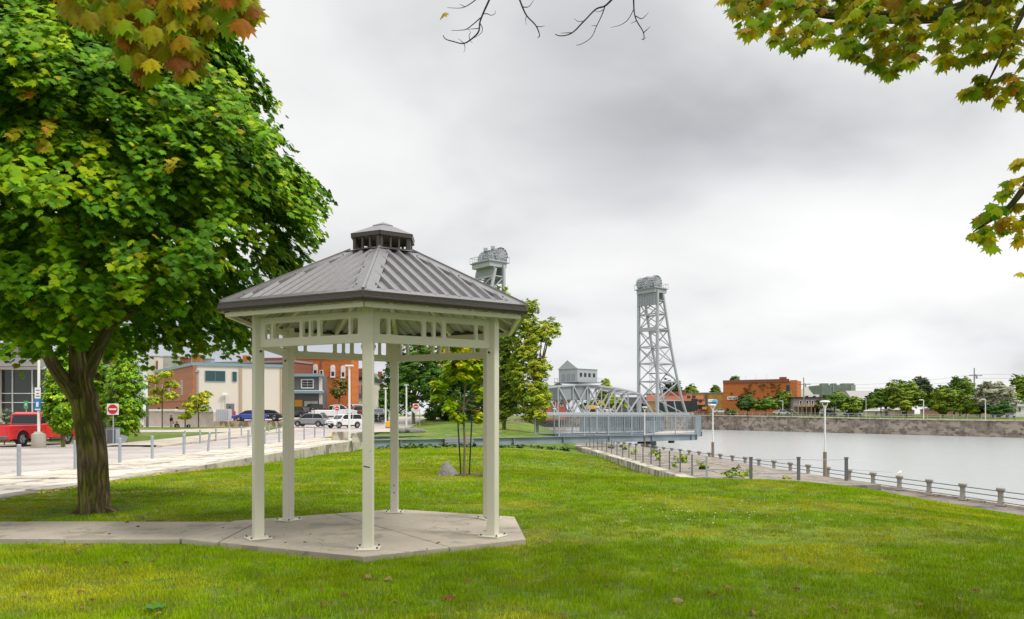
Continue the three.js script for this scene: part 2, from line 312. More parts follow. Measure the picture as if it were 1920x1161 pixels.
// strips that follow the ground
function strip(name, d0, d1, xl, xr, mat, lift, nd = 24, nx = 4) { return mesh(name, gridGeo(nx, nd, (u, v) => { const d = mix(d0, d1, v), x = mix(xl(d), xr(d), u); return V(x, landY(x, d) + lift, -d); }), mat, null, 'structure'); }
strip('road', -40, 112, d => d < 39 ? -90 : d < 41.5 ? mix(-90, -19.3, (d - 39) / 2.5) : -19.3 - (d - 42) * .075, d => -14.42, M.asphalt, .006, 60);
strip('driveway', 41.4, 50, d => -70, d => -20.6, M.asphalt, .010, 6);
strip('parking_lot', 74, 128, d => -46 - (d > 98 ? 20 : 0), d => mix(-14.4, -12.7, smooth(74, 100, d)) + (d > 111 ? 8 : 0), M.asphalt, .012, 40, 8);
strip('pavement', 44, 74, d => -23.2 - (d - 44) * .1, d => -19.45 - (d - 42) * .075, M.sidewalk, .10, 20);
{ const k = new MB(); for (let d = 43; d < 74; d += 1.95) { const a = V(-19.38 - (d - 42) * .075, landY(-20, d) + .03, -d), b = V(-19.38 - (d + 1.9 - 42) * .075, landY(-20, d + 1.9) + .03, -d - 1.9); k.bar(a, b, .16, .17); } k.build('kerb', M.sidewalk, null, true, 'structure'); }
strip('pavement', 74, 92, d => -34, d => -22.2, M.sidewalk, .022, 12);
strip('footpath', 74, 90, d => -14.4, d => -10.6, M.sidewalk, .03, 12);

// concrete apron beside the lawn: single cast slabs
{
  const s = structGroup('apron');
  for (let d = 9; d < 57; d += 3) for (const [x0, x1] of [[-14.4, -12.45], [-12.45, -10.98]]) {
    const dy = rr(-.012, .012), w = x1 - x0 - .03;
    new MB().box(w, .3, 2.97, (x0 + x1) / 2, -.25 + dy, -(d + 1.5), rr(-.002, .002), rr(-.003, .003), rr(-.004, .004)).build('slab', M.apron, s);
  }
  new MB().box(3.4, .3, 48, -12.7, -.33, -33).build('bed', M.path, s);
}
// edge blocks that hold the apron above the lawn
{
  const s = thing('block_wall', 'long low wall of stained concrete blocks edging the paved apron beside the lawn', 'wall');
  let d = 14.2; while (d < 56) {
    const l = rr(1.3, 2.6), h = 1.1, w = .52, j = rr(-.012, .012);
    new MB().rbox(w, h, l - .03, -10.72 + j, -.09 - h / 2 + rr(-.015, .01), -(d + l / 2), .03, rr(-.006, .006)).build('block', rnd() < .25 ? M.block : M.blockL, s, rr(0, 40)); d += l;
  }
}
// stone quay: inner wall, slabs, lower path and outer face
{
  const s = thing('block_wall', 'low dark stained wall of long stone blocks holding the quay above the lawn', 'wall');
  let d = 32.6; while (d < 112) { const l = rr(2.0, 3.4), x = wallX(d + l / 2); new MB().rbox(.62, 1.3, l - .035, x + .12 + rr(-.015, .015), DECK + .06 - .65 + rr(-.02, .02), -(d + l / 2), .05, .055 + rr(-.005, .005)).build('block', M.block, s, rr(0, 40)); d += l; }
}
{
  const s = structGroup('quay');
  for (let d = 31.2; d < 118; d += 3) {
    const n = 3, a = wallX(d + 1.5) + (d < 33 ? 1.2 : .42), b = deckX(d + 1.5);
    for (let k = 0; k < n; k++) { const x0 = mix(a, b, k / n), x1 = mix(a, b, (k + 1) / n); new MB().box(x1 - x0 - .03, .3, 2.97, (x0 + x1) / 2, DECK - .15 + rr(-.012, .008), -(d + 1.5), rr(-.003, .003) + .06, rr(-.003, .003), rr(-.003, .003)).build('slab', M.deck, s); }
  }
  const body = new MB(); body.add(gridGeo(1, 30, (u, v) => { const d = mix(33.5, 190, v), x = u ? deckX(d) - .02 : wallX(d) + .3; return V(x, DECK - .06, -d); }));
  body.add(gridGeo(1, 30, (u, v) => { const d = mix(32.5, 190, v); return V(deckX(d) - .02, u ? DECK - .06 : PATHY - .2, -d); }));
  body.quad(V(wallX(33) + 1, DECK - .1, -33.5), V(deckX(33), DECK - .1, -33.5), V(deckX(33), -3, -33.5), V(wallX(33) + 1, -3, -33.5));
  body.build('quay_body', M.deck, s);
}
mesh('promenade', gridGeo(3, 40, (u, v) => { const d = mix(-30, 190, v); return V(bankX(d) + mix(d < 33 ? -1.35 : -3.4, .36, u), PATHY, -d); }), M.path, null, 'structure');
{
  const e = new MB(); for (let d = -30; d < 190; d += 5) { const a = V(bankX(d) + .3, PATHY + .02, -d), b = V(bankX(d + 5) + .3, PATHY + .02, -d - 5); e.bar(a, b, .36, .14); }
  e.add(gridGeo(60, 1, (u, v) => { const d = mix(-30, 190, u); return V(bankX(d) + .4, v ? PATHY : -4.5, -d); }));
  const k = e.build('quay_wall', M.apron, null, true, 'structure');
}
// far side of the canal
const farP = d => 93.8 - (d - 143.6) * .468;     // foot of the far wall
{
  const pts = []; for (let i = 0; i <= 60; i++) pts.push(i / 60);
  const top = d => mix(.5, 1.35, smooth(143, 228, d));
  const dd = v => mix(-60, 252, v);
  const w = mesh('canal_wall', gridGeo(60, 8, (u, v) => { const d = dd(u); return V(farP(d) + v * .5 + noise2(d * .5, v * 6, 3) * .25, mix(-5, top(d), v), -d); }), M.canal);
  { const p = w.geometry.attributes.position, uv = w.geometry.attributes.uv; for (let i = 0; i < p.count; i++) uv.setXY(i, p.getZ(i) * 1.1, p.getY(i)); }
  tag(w, 'long stained stone canal wall along the far side of the water', 'wall');
  const cop = new MB(); for (let i = 0; i < 62; i++) { const d = -58 + i * 5, a = V(farP(d) + .55, top(d) + .03, -d), b = V(farP(d + 5) + .55, top(d + 5) + .03, -d - 4.96); cop.bar(a, b, .5, .22); }
  cop.build('coping', M.apron, w);
  mesh('far_bank', gridGeo(30, 40, (u, v) => { const d = v < .9 ? dd(v / .9) : mix(252, 3000, (v - .9) / .1), x = farP(Math.min(d, 252)) + .5 + u * u * 1600; return V(x - (d > 252 ? 0 : 0), top(d) - .04 + smooth(0, .3, u) * .6, -d); }), M.lawn, null, 'structure');
  // road and embankment closing the far end behind the lift bridge
  mesh('far_bank', gridGeo(20, 12, (u, v) => V(mix(-60, 60, u), 1.2 - .0 * v, -mix(275, 900, v * v))), M.lawn, null, 'structure');
  const e = new MB(); e.box(120, 7, .6, 0, -2.3, -275); e.build('embankment', M.canal, null, true, 'structure');
  const rail = thing('railing', 'thin pale railing along the top of the far canal wall', 'railing');
  for (let d = 110; d < 246; d += 2.6) { const x = farP(d) + .7, y = top(d); new MB().box(.09, 1.05, .09, x, y + .55, -d).build('post', M.galv, rail); }
  for (const h of [1.05, .62]) { const r = new MB(); for (let d = 110; d < 246; d += 8) r.bar(V(farP(d) + .7, top(d) + h, -d), V(farP(d + 8) + .7, top(d + 8) + h, -d - 8), .07, .07); r.build('rail', M.galv, rail); }
}

// ------------------------------------------------------------------ gazebo and its slab
const GC = V(-1.82, 0, -11.09), GA = 3.5 * D2R;
const hex = (k, r, y) => V(GC.x + Math.sin(GA + k * Math.PI / 3) * r, y, GC.z + Math.cos(GA + k * Math.PI / 3) * r);
const SLABR = 2.24;
{
  const s = structGroup('gazebo_slab');
  const mid = k => hex(k, SLABR, 0).add(hex(k + 1, SLABR, 0)).multiplyScalar(.5);
  const c = hex(0, 0, 0);
  // joints run through the middles of edges 0-1 / 3-4 and 5-0 / 2-3
  const pieces = [[mid(-1), hex(0, SLABR, 0), mid(0)], [mid(0), hex(1, SLABR, 0), hex(2, SLABR, 0), mid(2)], [mid(2), hex(3, SLABR, 0), mid(3)], [mid(3), hex(4, SLABR, 0), hex(5, SLABR, 0), mid(5)]];
  for (const p of pieces) {
    const poly = [c, ...p], cen = poly.reduce((a, b) => a.clone().add(b), V(0, 0, 0)).multiplyScalar(1 / poly.length);
    const q = poly.map(v => { const w = cen.clone().sub(v).normalize().multiplyScalar(.014); return [v.x + w.x, -(v.z + w.z)]; });
    const m = new THREE.Matrix4().makeRotationX(-Math.PI / 2).setPosition(0, -.14, 0);
    new MB().ext(q, .14, m, .008).build('slab_section', M.slab, s);
  }
  const base = [0, 1, 2, 3, 4, 5].map(k => { const v = hex(k, SLABR - .05, 0); return [v.x, -v.z]; });
  new MB().ext(base, .2, new THREE.Matrix4().makeRotationX(-Math.PI / 2).setPosition(0, -.224, 0)).build('joint_fill', mot(C(.10, .09, .05)), s);
}
{
  const s = structGroup('path');
  const a0 = hex(5, SLABR, 0), a1 = hex(4, SLABR, 0);
  const rot = new THREE.Matrix4().makeRotationX(-Math.PI / 2);
  const pc = (pts, dy) => new MB().ext(pts.map(p => [p[0], -p[1]]), .14, rot.clone().setPosition(0, -.142 + dy, 0), .008).build('slab_section', M.slab, s);
  pc([[a0.x - .02, a0.z], [a1.x - .02, a1.z], [-4.22, -11.86], [-4.3, -10.2]], -.002);
  let x = -4.33; const ys = -.004; for (const w of [1.5, 1.55, 1.5, 1.6, 1.5, 1.0]) { const k0 = (x + 4.33) * .0, z0 = -10.2, z1 = -11.84; pc([[x, z0], [x + .06, z1], [x - w + .075, z1 - .01], [x - w + .02, z0 + .01]], ys - rr(.002, .008)); x -= w; }
}
const gz = thing('gazebo', 'cream six post gazebo with ribbed grey metal roof on a concrete pad', 'gazebo');
{
  const ry = k => GA + k * Math.PI / 3, H = 2.93, R = 1.75, W = .13;
  for (let k = 0; k < 6; k++) {
    const p = hex(k, R, 0);
    const post = new MB().rbox(W, H - .02, W, p.x, H / 2, p.z, .016, ry(k)).build('post', M.cream, gz);
    const pl = new MB().rbox(.29, .02, .29, p.x, .012, p.z, .006, ry(k)).build('base_plate', M.cream, post);
    for (const [a, b] of [[1, 1], [1, -1], [-1, 1], [-1, -1]]) { const q = V(a * .115, 0, b * .115).applyAxisAngle(UPV, ry(k)).add(p); new MB().cyl(V(q.x, .022, q.z), V(q.x, .027, q.z), .015, .015, 8).cyl(V(q.x, .027, q.z), V(q.x, .042, q.z), .01, .01, 6).build('bolt', M.bolt, post); }
    if (k === 0) { const q = V(-.012, .985, .0665).applyAxisAngle(UPV, ry(k)).add(p); new MB().box(.075, .012, .002, q.x, q.y, q.z, ry(k), 0, -.25).build('scuff', M.bolt, post); const r2 = V(.03, 1.17, .0665).applyAxisAngle(UPV, ry(k)).add(p); new MB().box(.012, .006, .002, r2.x, r2.y, r2.z, ry(k)).build('scuff', M.bolt, post); }
    if (k === 3) for (const y of [.33, .45]) { const q = V(.0, y, -.0665).applyAxisAngle(UPV, ry(k)).add(p); new MB().cyl(q, V(q.x, q.y, q.z + .004), .011, .011, 8).build('bolt_hole', M.bolt, post); }
    // round bolt bosses under the beams
    for (const s of [-1, 1]) { const q = V(s * (W / 2 + .001), 0, -.012).applyAxisAngle(UPV, ry(k)).add(p), dir = V(s, 0, 0).applyAxisAngle(UPV, ry(k)); const b = V(q.x, 2.415, q.z); new MB().cyl(b, b.clone().addScaledVector(dir, .012), .042, .042, 14).build('boss', M.cream, post); new MB().cyl(b.clone().addScaledVector(dir, .012), b.clone().addScaledVector(dir, .02), .017, .017, 8).build('bolt', M.bolt, post); }
  }
  // pierced beams
  for (let k = 0; k < 6; k++) {
    const a = hex(k, R, 0), b = hex(k + 1, R, 0), L = a.distanceTo(b) - .115, hB = .375, y0 = 2.465;
    const slots = []; for (const [x, w] of [[.05, .062], [.136, .262], [.43, .058]]) for (const mx of [x, 1 - x - w]) slots.push(roundRect(mx * L, .105, w * L, .195, .022));
    const m = new THREE.Matrix4(), d = b.clone().sub(a).normalize(), n = V(-d.z, 0, d.x).negate(); m.makeBasis(d, UPV, V(0, 0, 0).crossVectors(d, UPV));
    const z = V(0, 0, 0).crossVectors(d, UPV); const o = a.clone().lerp(b, .5).addScaledVector(d, -L / 2).addScaledVector(z, -.025); m.setPosition(o.x, y0, o.z);
    new MB().ext([[0, 0], [L, 0], [L, hB], [0, hB]], .05, m, .004, slots).build('fretwork_beam', M.cream, gz);
  }
  // eave ring, hip and mid rafters
  const Re = 2.22, Ye = 2.98, rT = .5, YT = 3.83, sl = (YT - Ye) / (Re - rT), roofY = r => Ye + (Re - r) * sl, ap = Math.cos(Math.PI / 6);
  for (let k = 0; k < 6; k++) {
    new MB().bar(hex(k, 2.14, Ye - .118), hex(k + 1, 2.14, Ye - .118), .05, .05).build('eave_beam', M.cream, gz);
    new MB().bar(hex(k, 2.1, roofY(2.1) - .115), hex(k, .42, roofY(.42) - .115), .06, .09).build('rafter', M.cream, gz);
    const e = hex(k, 2.12, 0).add(hex(k + 1, 2.12, 0)).multiplyScalar(.5), t = hex(k, .42, 0).add(hex(k + 1, .42, 0)).multiplyScalar(.5);
    new MB().bar(V(e.x, roofY(2.12) - .11, e.z), V(t.x, roofY(.42) - .11, t.z), .05, .08).build('rafter', M.cream, gz);
    const pA = hex(k, 1.3, roofY(1.3) - .10), pB = hex(k + 1, 1.3, roofY(1.3) - .10); new MB().bar(pA, pB, .05, .07).build('purlin', M.cream, gz);
  }
  // roof: six pans, standing ribs, hip flashings
  for (let k = 0; k < 6; k++) {
    const A = hex(k, Re, Ye), B = hex(k + 1, Re, Ye), Ct = hex(k + 1, rT, YT), D = hex(k, rT, YT);
    const dn = V(0, .012, 0); const low = v => v.clone().sub(V(0, .02, 0));
    const pan = new MB().quad(A, B, Ct, D).quad(low(B), low(A), low(D), low(Ct)); pan.quad(low(A), low(B), B, A); pan.build('roof_panel', M.roof, gz);
    { const lo = v => v.clone().sub(V(0, .03, 0)), ln = new MB().quad(lo(B), lo(A), lo(D), lo(Ct)); const q0 = lo(A), q1 = lo(B), t0 = lo(D), t1 = lo(Ct), w = q0.distanceTo(q1), tw = t0.distanceTo(t1); for (let i = 1; i < 12; i++) { const x = i / 12 * w - w / 2, r = Math.abs(x) < tw / 2 ? 1 : (w / 2 - Math.abs(x)) / (w / 2 - tw / 2); if (r < .08) continue; const e = q0.clone().lerp(q1, i / 12), mE = q0.clone().lerp(q1, .5), mT = t0.clone().lerp(t1, .5), up = mT.clone().sub(mE); ln.bar(e.clone().sub(V(0, .012, 0)), e.clone().addScaledVector(up, r * .96).sub(V(0, .012, 0)), .075, .026); } ln.build('roof_liner', M.roofUnder, gz); }
    const ex = B.clone().sub(A).normalize(), L = A.distanceTo(B), midE = A.clone().add(B).multiplyScalar(.5), midT = Ct.clone().add(D).multiplyScalar(.5);
    const up = midT.clone().sub(midE), S = up.length(); up.normalize(); const nrm = ex.clone().cross(up); if (nrm.y < 0) nrm.negate();
    const halfT = rT / 2, halfE = Re / 2;
    const n = 13, prof = [[-.042, -.003], [-.018, .042], [.018, .042], [.042, -.003]];
    for (let i = 0; i < n; i++) {
      const x = (i - (n - 1) / 2) * (L - .10) / (n - .4), room = Math.abs(x) + .04 <= halfT ? 1 : (halfE - Math.abs(x) - .06) / (halfE - halfT);
      const len = S * clamp(room, 0, 1) - .085; if (len < .06) continue;
      const m = new THREE.Matrix4().makeBasis(ex, nrm, ex.clone().cross(nrm)); const zz = ex.clone().cross(nrm); const fwd = zz.dot(up) > 0 ? 1 : -1;
      const o = midE.clone().addScaledVector(ex, x).addScaledVector(up, .075); if (fwd < 0) o.addScaledVector(up, len); m.setPosition(o);
      new MB().ext(prof, len, m).build('roof_rib', M.roof, gz);
    }
    new MB().bar(A.clone().addScaledVector(up, .045).addScaledVector(nrm, .014), B.clone().addScaledVector(up, .045).addScaledVector(nrm, .014), .1, .05, nrm).build('eave_trim', M.roof, gz);
    // hip flashing: two wings folded over the hip
    const h0 = hex(k, Re + .01, Ye + .05), h1 = hex(k, rT, YT + .05), nb = [k - 1, k + 1].map(q => hex(q, Re, Ye).sub(hex(k, Re, Ye)).normalize());
    const cap = new MB();
    for (const e of nb) { const w0 = h0.clone().addScaledVector(e, .155).add(V(0, -.012, 0)), w1 = h1.clone().addScaledVector(e, .155).add(V(0, -.012, 0)); cap.quad(h0, w0, w1, h1); const f = V(0, -.035, 0); cap.quad(w0, w0.clone().add(f), w1.clone().add(f), w1); cap.quad(h0, h0.clone().add(V(0, -.05, 0)), w0.clone().add(f), w0); }
    cap.bar(h0.clone().add(V(0, .004, 0)), h1.clone().add(V(0, .004, 0)), .03, .022);
    const cp = cap.build('hip_flashing', M.roof, gz);
    for (const e of nb) for (const t of [.12, .5, .88]) { const q = h0.clone().lerp(h1, t).addScaledVector(e, .13).add(V(0, -.012, 0)); new MB().cyl(q, q.clone().add(V(0, .014, 0)), .011, .009, 6).build('screw', M.bolt, cp); }
    // gutter
    const gA = hex(k, Re + .035, Ye - .0), gB = hex(k + 1, Re + .035, Ye - .0), gd = gB.clone().sub(gA).normalize(), out = V(gd.z, 0, -gd.x); if (out.dot(midE.clone().sub(V(GC.x, midE.y, GC.z))) < 0) out.negate();
    const gm = new THREE.Matrix4().makeBasis(out, UPV, out.clone().cross(UPV)); const zz = out.clone().cross(UPV); const st = zz.dot(gd) > 0 ? gA : gB; gm.setPosition(st);
    const gl = gA.distanceTo(gB);
    new MB().ext([[-.05, -.082], [-.005, -.082], [.012, -.05], [.012, -.035], [.0, -.03], [.0, .002], [-.012, .006], [-.05, -.01]], gl, gm).build('gutter', M.roofDark, gz);
    for (let i = 1; i < 6; i++) { const q = A.clone().lerp(B, i / 6).addScaledVector(out, .005).add(V(0, .02, 0)); new MB().cyl(q, q.clone().add(V(0, .016, 0)), .012, .009, 6).build('screw', M.bolt, gz); }
  }
  // cupola
  const cu = new THREE.Group(); cu.name = 'cupola'; gz.add(cu);
  const rc = .445, y0 = 3.80, y1 = 4.085;
  for (let k = 0; k < 6; k++) {
    const a = hex(k, rc, 0), b = hex(k + 1, rc, 0), L = a.distanceTo(b), d = b.clone().sub(a).normalize(), z = V(0, 0, 0).crossVectors(d, UPV);
    const m = new THREE.Matrix4().makeBasis(d, UPV, z); m.setPosition(a.x - z.x * .02, y0, a.z - z.z * .02);
    const hs = [0, 1, 2].map(i => roundRect(L * (.09 + i * .285), .095, L * .225, .15, .004));
    new MB().ext([[0, 0], [L, 0], [L, y1 - y0], [0, y1 - y0]], .03, m, 0, hs).build('window_wall', M.roofDark, cu);
    new MB().bar(hex(k, rc + .012, y0 + .03), hex(k + 1, rc + .012, y0 + .03), .03, .06).build('flashing', M.roof, cu);
    new MB().bar(hex(k, rc + .025, y1 - .012), hex(k + 1, rc + .025, y1 - .012), .03, .05).build('fascia', M.roofDark, cu);
    const e0 = hex(k, rc + .05, y1 + .018), e1 = hex(k + 1, rc + .05, y1 + .018), t0 = hex(k, .13, 4.265), t1 = hex(k + 1, .13, 4.265);
    new MB().quad(e0, e1, t1, t0).build('cap_panel', M.roof, cu);
    new MB().quad(hex(k, .16, 4.262), hex(k + 1, .16, 4.262), hex(k + 1, .0, 4.325), hex(k, .001, 4.325)).quad(hex(k, .16, 4.262), hex(k + 1, .16, 4.262), hex(k + 1, .16, 4.25), hex(k, .16, 4.25)).build('top_cap', M.roof, cu);
    const s0 = hex(k, rT + .09, YT + .0), s1 = hex(k + 1, rT + .09, YT + .0), u0 = hex(k, rc, YT + .05), u1 = hex(k + 1, rc, YT + .05); new MB().quad(s0.add(V(0, .016, 0)), s1.add(V(0, .016, 0)), u1, u0).build('flashing', M.roof, cu);
  }
  // hub plate under the cap
  new MB().cyl(V(GC.x, 3.66, GC.z), V(GC.x, 3.80, GC.z), .1, .1, 12).build('hub', M.cream, gz);
}

// ------------------------------------------------------------------ leaves and trees
function leafGeo(curl = .16, lobes = true) {
  const half = lobes ? [[.05, .04], [.33, -.06], [.29, .10], [.56, .21], [.41, .31], [.52, .56], [.30, .49], [.25, .60], [.19, .79], [.09, .74]] : [[.16, .1], [.3, .42], [.2, .75]];
  const ring = [[0, 0], ...half, [0, 1], ...half.slice().reverse().map(([x, y]) => [-x, y])];
  const z = (x, y) => -curl * Math.abs(x) * 1.1 - curl * (y - .3) * (y - .3) * .9;
  const pos = [0, .32, z(0, .32)], idx = [], uv = [.5, .3]; ring.forEach(([x, y]) => { pos.push(x, y, z(x, y)); uv.push(x + .5, y); });
  for (let i = 0; i < ring.length; i++) idx.push(0, 1 + i, 1 + (i + 1) % ring.length);
  const g = new THREE.BufferGeometry(); g.setAttribute('position', new THREE.Float32BufferAttribute(pos, 3)); g.setAttribute('uv', new THREE.Float32BufferAttribute(uv, 2)); g.setIndex(idx); g.computeVertexNormals(); return g;
}
const G = { maple: leafGeo(.22), mapleCurl: leafGeo(.55), leaf: leafGeo(.25, false), dry: leafGeo(.7) };
{   // a small sprig of five simple leaves, for crowns far away
  const parts = []; const r0 = seed; seed = 5; for (let i = 0; i < 5; i++) { const g = leafGeo(.25, false).toNonIndexed(); g.scale(.62, .62, .62); g.rotateX(rr(-.8, .8)); g.rotateY(rr(-.8, .8)); g.rotateZ(i * 1.256 + rr(-.3, .3)); g.translate(rr(-.25, .25), rr(-.25, .25), rr(-.25, .25)); parts.push(g); } seed = r0;
  G.sprig = mergeGeometries(parts);
}
T.leafPrint = tex(256, 1, (u, v) => {      // veins and blotches of a maple leaf
  const x = u - .5, y = v; let vein = 1; for (const a of [0, .62, -.62, 1.25, -1.25]) { const dx = Math.sin(a), dy = Math.cos(a), q = x * dx + (y - .04) * dy, p = Math.abs(x * dy - (y - .04) * dx); if (q > 0) vein = Math.min(vein, p / (.006 + .012 * (1 - q))); }
  const n = fbm(u * 6, v * 6, 6, 5), b = smooth(.52, .66, fbm(u * 9 + 2, v * 9 + 5, 9, 5)), k = .8 + n * .35 + (vein < 1 ? .28 : 0); return [k * mix(1, .95, b), k * mix(1, .66, b), k * mix(1, .6, b)];
});
T.leafPrint.repeat.set(1, 1);
const leafMat = (o = {}) => new THREE.MeshPhysicalMaterial({ color: 0xffffff, map: T.leafPrint, roughness: .6, transmission: .3, thickness: 0, side: THREE.DoubleSide, specularIntensity: .18, ...o });
const leafThin = { transmission: .5 };
T.leafVein = tex(256, 1, (u, v) => { const x = u - .5, y = v; let vein = 1; for (const a of [0, .62, -.62, 1.25, -1.25]) { const dx = Math.sin(a), dy = Math.cos(a), q = x * dx + (y - .04) * dy, p = Math.abs(x * dy - (y - .04) * dx); if (q > 0) vein = Math.min(vein, p / (.006 + .012 * (1 - q))); } return gray(.85 + fbm(u * 6, v * 6, 6, 5) * .3 + (vein < 1 ? .2 : 0)); });
T.leafVein.repeat.set(1, 1);
M.leaf = leafMat(); M.leafGreen = leafMat({ map: T.leafVein, transmission: .25 }); M.leafFar = std(C(1, 1, 1), .85, 0, { side: THREE.DoubleSide });
const leafMats = {};
function leafTone(c) { const q = [c.r, c.g, c.b].map(v => Math.round(Math.pow(v, .5) * 14)).join('_'); if (!leafMats[q]) leafMats[q] = leafMat({ color: c.clone(), transmission: .42, map: c.g > c.r * 1.05 ? T.leafVein : T.leafPrint }); return leafMats[q]; }
const _m = new THREE.Matrix4(), _x = V(0, 0, 0), _y = V(0, 0, 0), _z = V(0, 0, 0);
function leafMatrix(p, n, t, s, out = new THREE.Matrix4()) {   // leaf lies across n, its tip points along t
  _z.copy(n).normalize(); _y.copy(t).addScaledVector(_z, -t.dot(_z)); if (_y.lengthSq() < 1e-6) _y.set(1, 0, 0); _y.normalize(); _x.crossVectors(_y, _z);
  out.makeBasis(_x, _y, _z); out.scale(V(s, s, s)); return out.setPosition(p);
}
const vary = (c, a) => { const k = 1 + rr(-a, a), h = rr(-a, a) * .4; return C(clamp(c[0] * k * (1 + h), 0, 1), clamp(c[1] * k, 0, 1), clamp(c[2] * k, 0, 1)); };
const pick = pal => { let r = rnd() * pal.reduce((a, p) => a + (p[3] ?? 1), 0); for (const p of pal) { r -= p[3] ?? 1; if (r <= 0) return p; } return pal[0]; };
function crownLeaves(o, leaves = []) {
  // lobes: [x, y, z, rx, ry, rz] round the tree's foot; clumps sit toward the outside of the lobes, each a drooping spray
  const vol = o.lobes.map(l => l[3] * l[4] * l[5]), tot = vol.reduce((a, b) => a + b, 0);
  for (let c = 0; c < o.clumps; c++) {
    let r = rnd() * tot, li = 0; while (r > vol[li] && li < vol.length - 1) { r -= vol[li]; li++; } const l = o.lobes[li];
    const dir = V(gauss(), gauss(), gauss()).normalize(), rad = Math.pow(rnd(), o.shell || .35);
    const cp = V(l[0] + dir.x * l[3] * rad, l[1] + dir.y * l[4] * rad, l[2] + dir.z * l[5] * rad);
    if (o.keep && !o.keep(cp)) continue;
    const out = dir.clone(); out.y += o.lift ?? .25; out.normalize();
    const base = pick(o.pal), cr = o.cr * rr(.65, 1.25), tipDir = V(out.x, 0, out.z).normalize().multiplyScalar(.7).add(V(0, -(o.droop ?? .9), 0));
    for (let k = 0; k < o.per; k++) {
      const q = V(gauss(), gauss() * .75, gauss()).multiplyScalar(cr); q.addScaledVector(out, -.35 * q.lengthSq() / cr); q.y -= (o.sag ?? .25) * (q.x * q.x + q.z * q.z) / cr;
      const nn = V(out.x * .9 + gauss() * .5, Math.abs(out.y) * .5 + .65 + gauss() * .5, out.z * .9 + gauss() * .5), t = tipDir.clone().add(V(gauss() * .6, gauss() * .5, gauss() * .6));
      leaves.push([leafMatrix(q.add(cp), nn, t, o.size * rr(.7, 1.2)), vary(rnd() < .12 ? pick(o.pal) : base, o.vary ?? .3)]);
    }
  }
  return leaves;
}
function instLeaves(leaves, geo, mat, name, parent) {
  const im = new THREE.InstancedMesh(geo, mat, leaves.length); leaves.forEach(([m, c], i) => { im.setMatrixAt(i, m); im.setColorAt(i, c); });
  im.name = name; im.castShadow = im.receiveShadow = true; if (parent) { im.userData.kind = 'stuff'; parent.add(im); } return im;
}
function singleLeaves(t, leaves, geo, n, place = new THREE.Matrix4()) {   // the leaves that show largest become meshes of their own
  const p = V(0, 0, 0), sc = leaves.map((L, i) => { p.setFromMatrixPosition(L[0]).add(t.position); const d = -p.z, px = CX + F * p.x / d, py = HY - F * (p.y - EYE) / d; return [d > .5 && px > -20 && px < 1940 && py > -20 && py < 1180 ? p.length() : 1e9, i]; }).sort((a, b) => a[0] - b[0]);
  const big = new Set(sc.slice(0, n).filter(s => s[0] < 1e8).map(s => s[1]));
  for (const i of big) { const m = mesh('leaf', geo, leafTone(leaves[i][1]), t); m.applyMatrix4(leaves[i][0]); }
  return leaves.filter((_, i) => !big.has(i));
}
function limbsTo(lobes, base, r, t, mat, n, name = 'limb') { for (let i = 0; i < n; i++) { const l = lobes[i % lobes.length], e = V(l[0] + gauss() * l[3] * .5, l[1] + gauss() * l[4] * .5, l[2] + gauss() * l[5] * .5), mid = base.clone().lerp(e, .5).add(V(gauss() * .2, rr(-.1, .4), gauss() * .2)); new MB().tube(spline([base, mid, e], 8), r * rr(.4, .6), r * .12, 6, .1).build(name, mat, t, false); } }
function tree(o) {
  const t = thing(o.name || 'tree', o.label, o.cat || 'tree', o.p, 0, o.group); const s0 = seed; seed = o.seed || 1 + Math.round(Math.abs(o.p.x * 131 + o.p.z * 17));
  const h = o.trunkH, lean = o.lean || 0;
  new MB().tube([V(0, -.25, 0), V(lean * .1, .05, 0), V(lean * .4, h * .5, 0), V(lean, h, 0)], f => o.r * (f < .05 ? 1.35 : 1 - f * .35), 0, 9, .12).build('trunk', o.bark || M.bark, t, false);
  if (o.limbs !== 0) limbsTo(o.lobes, V(lean, h * .8, 0), o.r, t, o.bark || M.bark, o.limbs || 7);
  instLeaves(crownLeaves(o), o.geo || G.sprig, o.mat || M.leafFar, 'crown', t);
  seed = s0; return t;
}
// lobes that fill an outline traced as height -> half width
function column(prof, n, zs = 1, off = 0) { const L = []; for (let i = 0; i < n; i++) { const f = (i + .5) / n * (prof.length - 1), a = Math.floor(f), k = f - a, y = mix(prof[a][0], prof[a + 1][0], k), w = mix(prof[a][1], prof[a + 1][1], k), dy = (prof[prof.length - 1][0] - prof[0][0]) / n; L.push([gauss() * w * .15 + off, y, gauss() * w * .15, w, dy * .95, w * zs]); } return L; }

